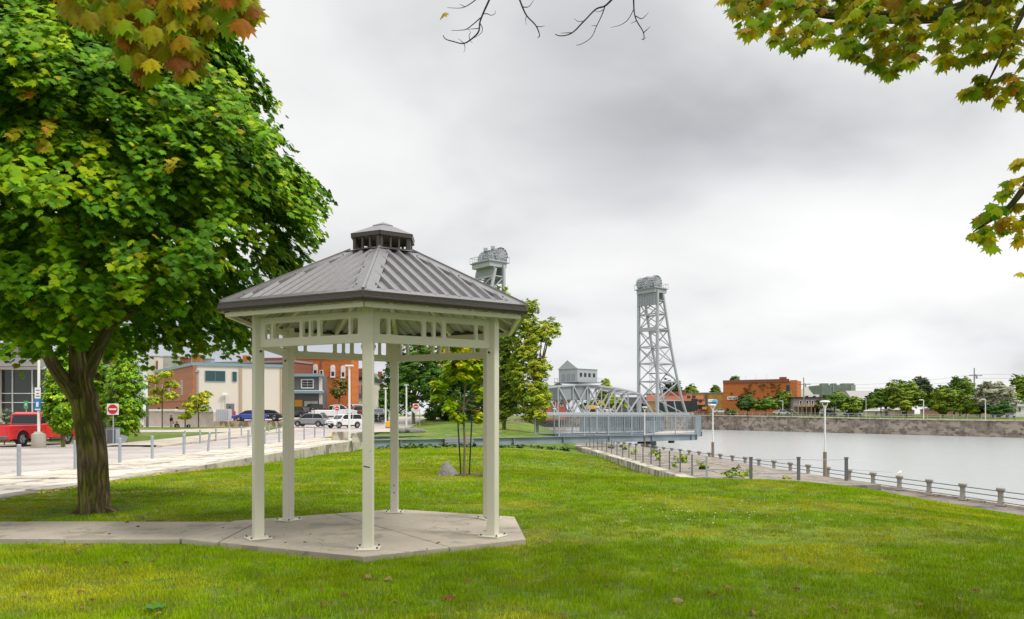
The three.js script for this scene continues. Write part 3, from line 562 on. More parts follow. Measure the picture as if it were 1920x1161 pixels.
// big maple at the left
{
  seed = 4242; const s0 = seed;
  const p = at(178, 957, 13.5); p.y = lawnY(p.x, 13.5) - .02;
  const t = thing('maple_tree', 'large dense green maple standing left of the gazebo by the path', 'tree', p);
  const L = (px, py, dz = 0) => at(px, py, 13.5 - dz).sub(p);
  const trunk = [V(0, -.15, 0), V(0, .12, 0), L(176, 900), L(172, 830), L(160, 760), L(150, 700), L(146, 640), L(150, 560), L(150, 420)];
  const rT = f => (f < .12 ? .226 + .075 * Math.pow(1 - f / .12, 2) : f < .55 ? mix(.226, .205, (f - .12) / .43) : mix(.18, .08, (f - .55) / .45));
  const tr = new MB().tube(spline(trunk, 60), rT, 0, 48, .15).build('trunk', M.bark, t, false);
  const br = (pts, r0, r1, n = 14) => new MB().tube(spline(pts, n), r0, r1, 12, .13).build('limb', M.bark, t, false);
  br([L(160, 775), L(135, 735, .1), L(100, 685, .3), L(76, 630, .6), L(60, 560, .9), L(30, 470, 1.4)], .14, .06);
  for (const [a, l, r] of [[.2, .62, .09], [1.5, .42, .08], [2.8, .45, .08], [3.9, .45, .08], [5.3, .5, .09], [.9, .4, .07]]) new MB().tube([V(Math.cos(a) * .13, .3, Math.sin(a) * .13), V(Math.cos(a) * .22, .1, Math.sin(a) * .22), V(Math.cos(a) * l * .65, .03, Math.sin(a) * l * .65), V(Math.cos(a) * l, -.06, Math.sin(a) * l)], r, .03, 10, .12).build('root', M.bark, t, false);
  br([L(155, 715), L(175, 670, -.1), L(205, 610, -.3), L(240, 540, -.6), L(290, 440, -1)], .14, .05);
  br([L(76, 630, .6), L(30, 600, .8), L(-40, 560, 1.2), L(-120, 480, 1.5)], .1, .04);
  br([L(150, 560), L(110, 470, 1), L(60, 380, 2), L(20, 330, 2.8)], .1, .03);
  br([L(205, 610, -.3), L(300, 560, .2), L(400, 520, .3)], .07, .025);
  br([L(240, 540, -.4), L(330, 430, .8), L(420, 330, 1)], .06, .02);
  br([L(150, 480), L(200, 330, 1), L(260, 200, 1.6)], .08, .02);
  for (const [px, py, r] of [[182, 706, .05], [134, 722, .05], [140, 744, .045]]) { const q = L(px, py, .27); new MB().lathe([[0, .012], [r * .6, .02], [r, .012], [r * 1.2, -.01]], 0, 0, 0, 12).build('scar', M.bark, t, false).applyMatrix4(new THREE.Matrix4().makeRotationX(Math.PI / 2).setPosition(q)); }
  // crown: radius at each height, bulging unevenly
  const prof = [[2.75, 1.2], [3.1, 3.3], [3.7, 3.75], [4.6, 3.95], [5.6, 3.95], [6.6, 3.6], [7.6, 3.0], [8.6, 2.45], [9.8, 2.1], [11.2, 1.1]];
  for (const q of prof) q[1] -= .3;
  const ybot = x => x < .1 ? 2.85 : x < 1.2 ? mix(2.85, 3.12, smooth(.1, .5, x)) : x < 2 ? mix(3.12, 3.3, (x - 1.2) / .8) : x < 2.7 ? mix(3.3, 3.75, (x - 2) / .7) : mix(3.75, 4.3, (x - 2.7) / .8);
  const rad = y => { for (let i = 0; i < prof.length - 1; i++) if (y < prof[i + 1][0]) return mix(prof[i][1], prof[i + 1][1], (y - prof[i][0]) / (prof[i + 1][0] - prof[i][0])); return .6; };
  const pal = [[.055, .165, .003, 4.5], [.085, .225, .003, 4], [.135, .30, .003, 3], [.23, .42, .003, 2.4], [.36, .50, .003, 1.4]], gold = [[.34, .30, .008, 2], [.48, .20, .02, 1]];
  const leaves = [];
  const spray = (c, out, pal, cr, n, sz, droop) => {
    const side = V(-out.z, 0, out.x).normalize(), base = pick(pal), along = V(out.x, -droop, out.z).normalize();
    for (let k = 0; k < n; k++) {
      const a = rnd(), b = gauss() * (1 - a * .55), q = c.clone().addScaledVector(along, (a - .35) * cr * 1.6).addScaledVector(side, b * cr * .8); q.y += gauss() * cr * .22 - a * a * cr * .45 - b * b * cr * .3;
      const nn = V(out.x * .55 + gauss() * .8, .5 + gauss() * .45, out.z * .55 + gauss() * .8), tt = along.clone().addScaledVector(side, b * .9 + gauss() * .45).add(V(0, -.55 - a * .5, 0));
      leaves.push([leafMatrix(q, nn, tt, sz * rr(.72, 1.15)), vary(rnd() < .015 ? gold[0] : rnd() < .3 ? pick(pal) : base, .22)]);
    }
  };
  const surf = (y, a) => rad(y) * (.86 + .3 * noise2(Math.cos(a) * 2.2 + 3, Math.sin(a) * 2.2 + y * .55, 3));
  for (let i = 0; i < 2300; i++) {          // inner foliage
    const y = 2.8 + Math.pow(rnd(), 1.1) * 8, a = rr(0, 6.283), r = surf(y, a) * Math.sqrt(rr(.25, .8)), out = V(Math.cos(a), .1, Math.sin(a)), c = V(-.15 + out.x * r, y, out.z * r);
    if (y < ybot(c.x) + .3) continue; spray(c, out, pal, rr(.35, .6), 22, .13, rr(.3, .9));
  }
  for (let i = 0; i < 430; i++) {          // leafy bough ends, each a layered lump standing off from its neighbours
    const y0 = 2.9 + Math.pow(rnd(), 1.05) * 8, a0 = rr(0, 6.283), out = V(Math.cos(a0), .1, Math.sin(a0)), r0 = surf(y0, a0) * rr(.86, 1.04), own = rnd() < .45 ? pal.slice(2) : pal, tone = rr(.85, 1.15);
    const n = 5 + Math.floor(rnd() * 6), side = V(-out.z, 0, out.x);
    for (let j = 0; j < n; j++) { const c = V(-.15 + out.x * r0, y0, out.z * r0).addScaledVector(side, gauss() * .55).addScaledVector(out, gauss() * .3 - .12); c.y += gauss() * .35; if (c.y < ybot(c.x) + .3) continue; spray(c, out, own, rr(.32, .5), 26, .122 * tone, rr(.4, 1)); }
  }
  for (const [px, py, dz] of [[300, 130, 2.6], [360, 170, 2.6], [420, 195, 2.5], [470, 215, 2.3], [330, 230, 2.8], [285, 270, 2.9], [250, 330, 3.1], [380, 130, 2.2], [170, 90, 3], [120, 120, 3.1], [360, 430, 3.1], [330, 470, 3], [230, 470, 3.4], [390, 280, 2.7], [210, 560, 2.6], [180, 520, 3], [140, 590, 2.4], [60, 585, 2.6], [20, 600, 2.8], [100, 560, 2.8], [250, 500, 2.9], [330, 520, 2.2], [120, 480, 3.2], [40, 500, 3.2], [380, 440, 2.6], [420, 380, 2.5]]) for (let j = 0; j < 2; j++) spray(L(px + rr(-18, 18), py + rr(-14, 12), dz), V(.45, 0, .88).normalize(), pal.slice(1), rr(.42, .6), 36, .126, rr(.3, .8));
  for (const [px, py] of [[50, 165], [85, 260], [30, 235], [320, 300], [95, 225]]) spray(L(px, py, 3.3), V(.3, 0, .95).normalize(), gold, .22, 8, .14, .6);
  instLeaves(singleLeaves(t, leaves, G.maple, 300), G.maple, M.leafGreen, 'crown', t);
}
// two maples the camera stands under: leafy boughs reach into the top of the picture
function bough(pts, r0, r1, t, mat = M.bark, name = 'bough') { return new MB().tube(spline(pts, Math.max(6, pts.length * 4)), r0, r1, 6, .05).build(name, mat, t, false); }
{
  seed = 991;
  const p = V(9.5, -.2, 1.5), t = thing('maple_tree', 'maple with yellow brown leaves hanging into the top right of the view', 'tree', p);
  const L = (px, py, d) => at(px, py, d).sub(p);
  new MB().tube([V(0, -.2, 0), V(0, .1, 0), V(-.1, 2, 0), V(-.3, 4.5, -.3), V(-.4, 7, -.5)], f => f < .1 ? .4 : mix(.32, .15, f), 0, 12, .12).build('trunk', M.bark, t, false);
  const leaves = [], pal = [[.36, .42, .004, 4], [.46, .45, .004, 3], [.26, .38, .004, 4], [.42, .24, .012, 1], [.17, .26, .005, 2], [.6, .54, .005, 2]];
  const hang = (c, n, sx, sz = .128, out = V(-.4, 0, .3), sy = .6) => { for (let k = 0; k < n; k++) { const q = c.clone().add(V(gauss() * sx, gauss() * sx * sy, gauss() * sx)); leaves.push([leafMatrix(q, V(gauss() * .9 + out.x, .5 + gauss() * .6, gauss() * .9 + .5), V(out.x * .6 + gauss() * .7, -.9 + gauss() * .35, gauss() * .5), sz * rr(.65, 1.15)), vary(pick(pal), .3)]); } };
  // the lower outline of the bough across the top right, traced left to right
  const low = [[1368, 8], [1400, 60], [1425, 78], [1475, 92], [1520, 92], [1560, 75], [1600, 118], [1640, 128], [1672, 150], [1700, 128], [1750, 118], [1790, 128], [1840, 118], [1885, 110], [1925, 120]];
  for (let i = 0; i < low.length - 1; i++) { const [x0, y0] = low[i], [x1, y1] = low[i + 1]; for (let k = 0; k < 4; k++) { const f = rnd(), px = mix(x0, x1, f), y = mix(y0, y1, f); for (let yy = y - 12; yy > -60; yy -= rr(20, 32)) hang(L(px + rr(-12, 12), yy - rr(0, 14), rr(5.6, 7.2)), 3, .075, .128, V(-.4, 0, .3), .4); } }
  for (const [px, py] of [[1840, 140], [1835, 170], [1860, 160], [1820, 165], [1870, 178], [1850, 150], [1905, 150], [1918, 185], [1915, 165], [1890, 140]]) hang(L(px, py, rr(5.8, 6.4)), 4, .055);
  for (const [px, py] of [[1910, 300], [1890, 335], [1905, 350], [1880, 355], [1918, 380], [1895, 385], [1870, 385], [1850, 395], [1880, 405], [1905, 415], [1835, 405], [1860, 420], [1838, 425], [1880, 430], [1822, 435], [1850, 440], [1905, 440], [1925, 330], [1930, 400]]) hang(L(px, py, rr(5.6, 6.2)), 3, .055);
  hang(L(1862, 455, 5.8), 1, .01); hang(L(1914, 508, 5.6), 1, .01); hang(L(836, 22, 6.4), 1, .01, .1);
  bough([V(-.3, 5, -.3), L(1960, -60, 6.2), L(1800, 20, 6.4), L(1600, 30, 6.5), L(1450, 10, 6.6), L(1375, -5, 6.6)], .1, .008, t);
  bough([V(-.1, 2.6, 0), L(2040, 240, 5.6), L(1940, 330, 5.9), L(1890, 390, 5.9), L(1825, 435, 5.9)], .06, .005, t);
  bough([L(1960, -60, 6.2), L(1900, 60, 6.1), L(1850, 160, 6.1)], .03, .005, t);
  bough([V(-.3, 5.4, -.3), V(-4, 6.2, -3), L(1330, -130, 6.3), L(1100, -160, 6.2), L(930, -60, 6.2)], .11, .02, t);
  // leafless ends of the same tree
  const px0 = (x, y) => [800 + x / 3.84, y / 3.84], tw = (r, ...q) => bough(q.map(([x, y], i) => L(...px0(x, y), 6.2 + Math.sin(x * .05 + i) * .06)), r, r * .35, t, M.twig, 'twig');
  tw(.009, [520, -180], [450, 0], [405, 100], [383, 160], [375, 225], [330, 275], [270, 312], [190, 298], [130, 275], [118, 255]);
  tw(.005, [385, 130], [340, 170], [290, 208], [235, 218], [178, 220]); tw(.004, [375, 205], [330, 208], [290, 212]); tw(.004, [383, 165], [402, 205], [390, 240], [345, 272]);
  tw(.004, [405, 100], [440, 100], [462, 110], [492, 98], [492, 75]); tw(.003, [270, 312], [276, 350], [266, 380]); tw(.003, [270, 312], [245, 292], [226, 276]); tw(.003, [310, 290], [306, 250], [316, 235], [300, 215]); tw(.003, [310, 290], [330, 310]);
  tw(.005, [400, -60], [350, 0], [290, 42], [240, 58], [150, 55]); tw(.003, [275, 48], [235, 30]); 
  tw(.008, [640, -80], [670, 0], [715, 105], [790, 190], [812, 262], [800, 270]); tw(.004, [790, 190], [820, 192], [850, 186]); tw(.004, [695, 50], [725, 52], [755, 25], [770, 0]); tw(.003, [718, 115], [712, 145], [718, 180]);
  tw(.009, [1400, -80], [1330, 0], [1285, 42], [1225, 62], [1130, 155], [1045, 238], [960, 258], [925, 246]); tw(.005, [1285, 42], [1265, 100], [1225, 185], [1180, 275], [1105, 320], [1075, 325]); tw(.003, [1130, 152], [1085, 152], [1060, 132]); tw(.003, [1225, 185], [1185, 185]); tw(.004, [1045, 235], [965, 238]); tw(.003, [1275, 68], [1240, 85], [1205, 78]);
  tw(.007, [1480, -90], [1490, 0], [1493, 70], [1510, 145], [1562, 238], [1562, 285], [1548, 280]); tw(.004, [1490, 70], [1450, 140], [1395, 180], [1328, 198]); tw(.004, [1505, 115], [1545, 135], [1575, 115], [1596, 90]); tw(.004, [1562, 235], [1590, 210], [1612, 190]); tw(.003, [1512, 150], [1490, 160], [1470, 172]); tw(.003, [1562, 280], [1580, 270]);
  bough([L(930, -60, 6.2), L(...px0(520, -180), 6.2)], .012, .009, t, M.twig, 'twig'); bough([L(1100, -160, 6.2), L(...px0(1400, -80), 6.2)], .014, .009, t, M.twig, 'twig'); bough([L(1100, -160, 6.2), L(...px0(640, -80), 6.2)], .014, .008, t, M.twig, 'twig'); bough([L(1250, -145, 6.3), L(...px0(1480, -90), 6.2)], .014, .008, t, M.twig, 'twig'); bough([L(930, -60, 6.2), L(...px0(400, -60), 6.2)], .012, .006, t, M.twig, 'twig');
  const rest = singleLeaves(t, leaves, G.mapleCurl, 300);
  // the crown overhead and to the right, out of the picture
  crownLeaves({ lobes: [[-3, 6.6, -2.5, 3.2, 1.5, 3], [0, 7, 0, 4.5, 2, 4], [-6, 7.2, -1, 4, 1.5, 3.2], [-1, 7.6, -5.5, 3.5, 1.4, 2.6], [-4, 9.6, -7, 4, 1.5, 3]], clumps: 600, per: 16, cr: .55, size: .2, pal, keep: c => { const w = c.clone().add(p); return w.y > 1.9 + .53 * Math.max(-w.z, 0) + 1.2; } }, rest);
  for (const [px, py, d, r] of [[2090, 60, 6.2, .34], [2110, 250, 5.8, .34], [2180, 160, 5.6, .4], [2250, 280, 5.2, .4], [1700, -150, 6.4, .34], [1480, -150, 6.5, .34], [1850, -170, 6.3, .36], [2000, -130, 6.1, .36]]) { const c = L(px, py, d); crownLeaves({ lobes: [[c.x, c.y, c.z, r, r * .7, r]], clumps: 22, per: 9, cr: .14, size: .13, pal, droop: 1 }, rest); }
  instLeaves(rest, G.mapleCurl, M.leaf, 'crown', t);
}
{
  seed = 515;
  const p = V(-7, -.1, 2.2), t = thing('maple_tree', 'maple with big rust and olive leaves hanging over the top left corner', 'tree', p);
  const L = (px, py, d) => at(px, py, d).sub(p);
  new MB().tube([V(0, -.2, 0), V(0, .1, 0), V(.1, 2, 0), V(.2, 4.5, -.2), V(.3, 6.5, -.3)], f => f < .1 ? .4 : mix(.3, .15, f), 0, 12, .12).build('trunk', M.bark, t, false);
  const leaves = [], pal = [[.36, .38, .004, 4], [.42, .30, .005, 3], [.40, .16, .012, 1.4], [.24, .36, .004, 5], [.28, .11, .01, 1], [.5, .46, .005, 2]];
  const low = [[118, 10], [150, 35], [180, 55], [215, 75], [245, 120], [262, 150], [300, 105], [335, 120], [352, 150], [372, 75], [395, 40], [430, 20], [445, 60], [470, 30]];
  for (let i = 0; i < low.length - 1; i++) { const [x0, y0] = low[i], [x1, y1] = low[i + 1]; for (let k = 0; k < 4; k++) { const f = rnd(), px = mix(x0, x1, f), y = mix(y0, y1, f); for (let yy = y - 16; yy > -60; yy -= rr(26, 42)) for (let j = 0; j < 2; j++) { const q = L(px + rr(-16, 16), yy - rr(0, 22), rr(3.8, 4.6)); leaves.push([leafMatrix(q, V(gauss() * .5 + .1, .35 + gauss() * .4, .9 + gauss() * .3), V(gauss() * .4, -1, gauss() * .3), .118 * rr(.75, 1.2)), vary(pick(pal), .25)]); } } }
  bough([V(.2, 4.2, -.2), L(60, -120, 4), L(200, -20, 4.2), L(330, 0, 4.2), L(455, 10, 4.2)], .06, .004, t); bough([L(200, -20, 4.2), L(240, 50, 4.2), L(260, 110, 4.2)], .012, .003, t); bough([L(330, 0, 4.2), L(350, 60, 4.2), L(355, 110, 4.2)], .012, .003, t);
  const rest = singleLeaves(t, leaves, G.mapleCurl, 300);
  crownLeaves({ lobes: [[1.5, 6.5, -1, 4, 1.6, 3], [0, 7, 1, 4.5, 2, 4], [3.5, 7.0, -3, 3.4, 1.3, 2.4], [3, 9.2, -6, 4, 1.5, 3]], clumps: 600, per: 16, cr: .55, size: .2, pal, keep: c => { const w = c.clone().add(p); return w.y > 1.9 + .53 * Math.max(-w.z, 0) + 1.2; } }, rest);
  instLeaves(rest, G.mapleCurl, M.leaf, 'crown', t);
}
// hedge-like upright trees across the road
const hornPal = [[.17, .36, .006, 4], [.26, .45, .006, 3], [.10, .24, .008, 2], [.35, .5, .008, 1.4]];
const UPN = 1;
const upright = (px, base, d, hw, topPy, label, sd, botPy = 812) => { const p = at(px, base, d); p.y = landY(p.x, d); const w = hw / F * d, y1 = yAt(topPy, d) - p.y, yb = yAt(botPy, d) - p.y; seed = sd; tree({ name: 'upright_tree', label, p, r: .13, trunkH: y1 * .5, geo: G.leaf, lobes: column([[yb, w * .45], [mix(yb, y1, .12), w * .75], [mix(yb, y1, .3), w], [mix(yb, y1, .55), w * .95], [mix(yb, y1, .8), w * .6], [y1 - .1, w * .12]], 16, 1, 0), clumps: 900, per: 24, cr: .26, size: .17, shell: .4, pal: hornPal, droop: .1, lift: .8, seed: sd, mat: M.leafFar, limbs: 8 }); };
upright(234, 822, 50, 40, 615, 'tall narrow bright green tree beside the red and white sign', 31);
upright(118, 836, 43.4, 36, 640, 'narrow bright green tree between sign pole and big maple trunk', 32, 806);
upright(176, 824, 51, 26, 640, 'narrow green tree half hidden behind the big maple trunk', 33);
{   // low twig shrub by the glass front
  const p = at(8, 800, 47); tree({ name: 'shrub', label: 'small grey green shrub in front of the glass wall', cat: 'shrub', p: V(p.x, landY(p.x, 47), p.z), r: .04, trunkH: .8, geo: G.leaf, lobes: [[0, 1.3, 0, .55, .9, .5]], clumps: 40, per: 14, cr: .2, size: .13, pal: [[.2, .26, .12], [.3, .32, .2]], limbs: 5, seed: 3 });
}
// thin yellow trees before the brick side wall
const yelPal = [[.42, .46, .01, 3], [.52, .45, .01, 2], [.28, .42, .012, 2]];
const vase = (px, base, d, top, hw, label, low, sd, tiers) => { const p = at(px, base, d); const y1 = yAt(top, d) - p.y, yl = yAt(low, d) - p.y, w = hw / F * d, lobes = []; seed = sd; for (let i = 0; i < tiers; i++) { const f = i / (tiers - 1), a = rr(0, 6.28), k = (i % 2 ? 1 : -1) * rr(.4, .8); lobes.push([k * w * .8, mix(yl + .3, y1 - .7, f), rr(-.5, .5) * w, w * .5, (y1 - yl) * .13, w * .5]); } tree({ name: 'young_tree', label, p, r: .09, trunkH: yl + (y1 - yl) * .4, geo: G.leaf, lobes, clumps: 190, per: 18, cr: .34, size: .26, pal: yelPal, seed: sd, mat: M.leafFar, limbs: 9, droop: .2 }); };
vase(304, 806, 94, 690, 28, 'slender yellowing tree in front of the brick wall beside the tall narrow tree', 755, 41, 6);
vase(372, 806, 95, 728, 24, 'vase shaped yellow green tree in front of the low cream wall', 775, 42, 6);
vase(347, 805, 95, 768, 11, 'smallest yellow green tree by the low cream wall', 785, 43, 4);
{ const p = at(636, 770, 119); tree({ name: 'young_tree', label: 'small green and bronze tree in front of the orange brick building', p, r: .14, trunkH: 2.4, geo: G.leaf, lobes: [[0, 3.4, 0, 1.25, 1.5, 1.1], [-.7, 2.6, 0, .7, .8, .7], [.7, 4.2, 0, .6, .8, .6]], clumps: 110, per: 16, cr: .36, size: .3, pal: [[.09, .12, .01, 2], [.15, .15, .012, 2], [.16, .09, .01, 1]], seed: 44 }); }
// staked sapling, stone and mulch on the lawn
{
  const d = 24, p = at(870, 893, d); p.y = lawnY(p.x, d) + noisy(p.x, d); seed = 77;
  const t = thing('sapling', 'young staked maple sapling with yellow green leaves beside a grey boulder', 'tree', p);
  const L = (px, py, dz = 0) => at(px, py, d - dz).sub(p);
  new MB().tube(spline([V(0, -.1, 0), L(871, 830), L(869, 770), L(872, 720), L(868, 660), L(872, 600)], 24), .042, .012, 8, .1).build('trunk', std(C(.26, .21, .14), .9, 0, { map: T.mottle }), t, false);
  const tb = std(C(.24, .2, .14), .9);
  for (const q of [[[869, 768], [882, 745], [892, 725], [900, 700]], [[868, 770], [855, 745], [840, 725], [826, 705]], [[872, 730], [885, 700], [896, 660]], [[870, 700], [852, 670], [845, 640]], [[880, 752], [900, 748], [915, 738]]]) new MB().tube(spline(q.map(([x, y]) => L(x, y, gauss() * .3)), 8), .018, .006, 6).build('limb', tb, t, false);
  const pal = [[.42, .56, .005, 4], [.30, .48, .005, 3], [.54, .58, .005, 2], [.6, .28, .02, .15], [.18, .36, .008, 1.5]];
  const leaves = []; for (const [px, py, rx, ry, n] of [[862, 690, 42, 34, 22], [880, 650, 46, 36, 26], [850, 650, 36, 36, 18], [872, 610, 40, 38, 22], [826, 720, 18, 18, 8], [905, 690, 26, 30, 12], [845, 755, 16, 14, 5], [858, 780, 14, 12, 5], [898, 780, 12, 12, 3], [870, 575, 28, 26, 10], [905, 735, 20, 18, 7], [820, 740, 12, 12, 3]]) { const c = L(px, py), s = d / F; crownLeaves({ lobes: [[c.x, c.y, c.z, rx * s, ry * s, rx * s]], clumps: Math.round(n * 3.4), per: 14, cr: .17, size: .135, pal, droop: 1, shell: .6, vary: .25 }, leaves); }
  instLeaves(singleLeaves(t, leaves, G.maple, 120), G.maple, M.leafGreen, 'crown', t);
  const mk = (px0, px1, base, top, dz, lab) => { const a = at(px0, base, d - dz), b = at(px1, top, d - dz); const s = thing('tree_stake', lab, 'stake', a); const y = b.sub(a); new MB().cyl(V(0, -.2, 0), y, .022, .022, 8).build('stake', M.black, s); new MB().cyl(y.clone().multiplyScalar(.9), y.clone().multiplyScalar(.9).add(V((870 - px1) / F * d * .8, .03, 0)), .008, .008, 5).build('tie', M.black, s); };
  mk(865, 858, 891, 785, .1, 'thin black tree stake left of the sapling trunk'); mk(879, 885, 896, 780, .35, 'thin black tree stake right of the sapling trunk');
  // mulch ring
  const mu = thing('mulch_bed', 'small bed of brown wood chip mulch under the staked sapling', 'mulch', p), chip = new THREE.BoxGeometry(.06, .014, .02), im = new THREE.InstancedMesh(chip, mot(C(.8, .8, .8)), 1400), m4 = new THREE.Matrix4();
  for (let i = 0; i < 1400; i++) { const a = rr(0, 6.28), r = Math.sqrt(rnd()) * (1 + .15 * Math.sin(a * 3)), x = Math.cos(a) * r * .85 + .12, z = Math.sin(a) * r * .6; m4.makeRotationFromEuler(new THREE.Euler(rr(-.5, .5), rr(0, 6.28), rr(-.5, .5))).setPosition(x, lawnY(p.x + x, d - z) + noisy(p.x + x, d - z) - p.y + rr(.01, .05), z); im.setMatrixAt(i, m4); im.setColorAt(i, vary([.24, .17, .11], .5)); }
  im.name = 'chips'; im.userData.kind = 'stuff'; mu.add(im);
  // boulder
  const q = at(838, 895, 23.6), bo = new THREE.IcosahedronGeometry(.36, 4), bp = bo.attributes.position; for (let i = 0; i < bp.count; i++) { const v = V(bp.getX(i), bp.getY(i), bp.getZ(i)), n = v.clone().normalize(); const cut = Math.min(.5, .20 / Math.max(.1, n.x * .72 + n.y * .5 + n.z * .35), .19 / Math.max(.1, -n.x * .78 + n.y * .52 + n.z * .2), .2 / Math.max(.1, n.z * .85 + n.y * .42), .22 / Math.max(.1, -n.z), .3 / Math.max(.1, -n.y)); v.copy(n).multiplyScalar(mix(cut, .27, .35) * (1 + .55 * (noise2(n.x * 2.6 + 3, n.y * 2.6 + n.z * 2.2, 5) - .5))); bp.setXYZ(i, v.x * 1.0 - v.y * .12, v.y * .95 + .06, v.z); } bo.computeVertexNormals();
  const b = mesh('boulder', boxUV(clean(bo)), M.stone); b.position.set(q.x, lawnY(q.x, 23.6) + noisy(q.x, 23.6), q.z); tag(b, 'grey pointed boulder on the lawn left of the staked sapling', 'boulder');
}
// park trees between gazebo and lift bridge
const dkPal = [[.055, .15, .010, 4], [.08, .19, .012, 3], [.12, .24, .012, 1.5]], olPal = [[.30, .40, .012, 3], [.43, .48, .012, 2], [.19, .30, .015, 3], [.5, .5, .02, 1]];
const park = (px, base, d, blobs, label, pal, sd, o = {}) => { const p = at(px, base, d); tree({ name: 'park_tree', label, p, r: o.r || .28, trunkH: o.th || 3, lobes: blobs.map(([x, y, rx, ry, dz = 0]) => { const s = d / F; return [(x - px) * s, (base - y) * s, dz, rx * s, ry * s, rx * s * .9]; }), clumps: o.n || 420, per: o.per || 7, cr: o.cr || .55, size: o.size || .5, pal, seed: sd, shell: .45, limbs: o.limbs || 8, droop: .3, vary: .35, geo: G.sprig }); };
park(775, 792, 104, [[772, 680, 40, 42], [752, 720, 36, 40], [800, 720, 40, 45], [790, 650, 30, 28], [810, 690, 34, 40], [760, 755, 30, 25], [735, 690, 16, 22]], 'dark green broad tree behind the gazebo post and lamp', dkPal, 61, { n: 700 });
park(845, 794, 108, [[845, 690, 42, 48], [850, 740, 45, 35], [880, 710, 40, 50], [820, 745, 30, 28]], 'dark green tree behind the staked sapling', dkPal, 62, { n: 560 });
park(905, 800, 98, [[905, 700, 36, 60], [925, 740, 30, 45], [900, 640, 28, 35], [890, 760, 28, 25]], 'green tree hidden partly by the right gazebo posts', [[.05, .11, .02, 2], [.07, .14, .02, 2], [.10, .17, .02, 1]], 63, { n: 520 });
park(945, 810, 79, [[950, 690, 30, 60], [945, 620, 26, 45], [940, 552, 14, 16], [960, 745, 28, 40], [940, 760, 24, 35]], 'olive green tree just right of the gazebo roof edge', [[.19, .29, .015, 3], [.26, .34, .015, 2], [.11, .2, .02, 2]], 64, { n: 480, r: .24, th: 4, per: 8, size: .42, cr: .42 });
park(1006, 812, 77, [[985, 600, 24, 38], [1010, 625, 30, 30], [1035, 615, 20, 20], [985, 660, 30, 40], [1005, 690, 28, 35], [990, 740, 32, 35], [1015, 745, 24, 30], [1000, 775, 28, 20], [970, 700, 24, 40], [1000, 575, 14, 16], [1020, 690, 16, 20]], 'tall loose yellow olive tree nearest the lift bridge', olPal, 65, { n: 860, r: .26, th: 5, per: 9, size: .3, cr: .4, limbs: 16 });
park(700, 775, 150, [[690, 745, 12, 28], [700, 735, 12, 25], [712, 750, 14, 24], [700, 715, 6, 10]], 'dark street tree at the end of the road', dkPal, 66, { n: 220, per: 6, size: .7 });
park(722, 775, 160, [[722, 745, 14, 22], [735, 750, 14, 20]], 'green street tree behind the second lamp', [[.07, .12, .012, 1], [.1, .15, .012, 1]], 67, { n: 160, per: 6, size: .7 });
{   // undergrowth below the dark trees
  const im = []; seed = 71; for (const [a, b] of [[790, 830], [820, 870], [700, 730], [865, 905]]) crownLeaves({ lobes: [[0, 0, 0, 1, 1, 1]].map(() => { const p = at((a + b) / 2, 780, 110); return [p.x, p.y + .2, p.z, (b - a) / 2 / F * 110, 1.1, 1]; }), clumps: 60, per: 8, cr: .4, size: .45, pal: dkPal }, im);
  const o = instLeaves(im, G.sprig, M.leafFar, numbered('hedge')); scene.add(o); o.userData.kind = 'stuff'; tag(o, 'dark low undergrowth beneath the park trees', 'undergrowth');
}
// trees across the canal
const farTree = (px, base, top, hw, d, pal, label, sd, o = {}) => { const s = d / F, h = base - top, p = at(px, base, d); p.y = Math.max(p.y, .6) - .2; const hh = (base - top) * s, w = hw * s * 1.18; seed = sd; const lobes = []; for (let i = 0; i < 7; i++) lobes.push([gauss() * w * .55, hh * rr(.38, .78), gauss() * w * .4, w * rr(.4, .62), hh * rr(.16, .26), w * .5]); lobes.push([0, hh * .82, 0, w * .45, hh * .18, w * .45], [-w * .5, hh * .5, 0, w * .5, hh * .2, w * .4], [w * .5, hh * .5, 0, w * .5, hh * .2, w * .4]); tree({ name: o.name || 'tree', label, p, r: Math.max(.16, hh * .022), trunkH: hh * .5, lobes, clumps: (o.n || 170) * 2.2, per: 7, cr: o.cr || hh * .085, size: o.size || .75, pal, seed: sd, limbs: 5, shell: .45, vary: .35 }); };
const gPal = [[.08, .17, .012, 3], [.12, .21, .012, 2], [.18, .26, .014, 2]], yPal = [[.16, .25, .012, 3], [.25, .32, .012, 2], [.10, .18, .012, 2]], sPal = [[.40, .40, .28, 3], [.30, .32, .2, 2], [.48, .45, .34, 1]], dPal = [[.045, .11, .015, 3], [.07, .15, .018, 2]];
farTree(1402, 776, 738, 20, 222, dPal, 'dark rounded tree in front of the orange brick hall, left one', 81);
farTree(1436, 777, 742, 24, 219, gPal, 'dark green tree in front of the orange brick hall, middle one', 82);
farTree(1466, 777, 732, 22, 220, yPal, 'taller green tree at the right end of the orange brick hall', 83);
farTree(1565, 780, 730, 34, 200, gPal, 'wide tree right of the timber balcony house', 84); farTree(1600, 781, 742, 26, 196, yPal, 'lighter low tree before the cream shed', 85);
farTree(1652, 782, 726, 30, 188, gPal, 'dark green tree left in the long row across the water', 86, { n: 220 }); farTree(1700, 783, 712, 36, 182, yPal, 'tallest yellow green tree in the row across the water', 87, { n: 260 });
farTree(1732, 784, 705, 18, 196, [[.05, .085, .03, 1], [.07, .1, .035, 1]], 'bluish pine rising behind the row across the water', 88);
farTree(1768, 784, 720, 30, 178, yPal, 'yellow green tree behind the far lamp across the water', 89, { n: 230 }); farTree(1800, 783, 702, 30, 190, gPal, 'high green tree just left of the utility pole', 90, { n: 220 });
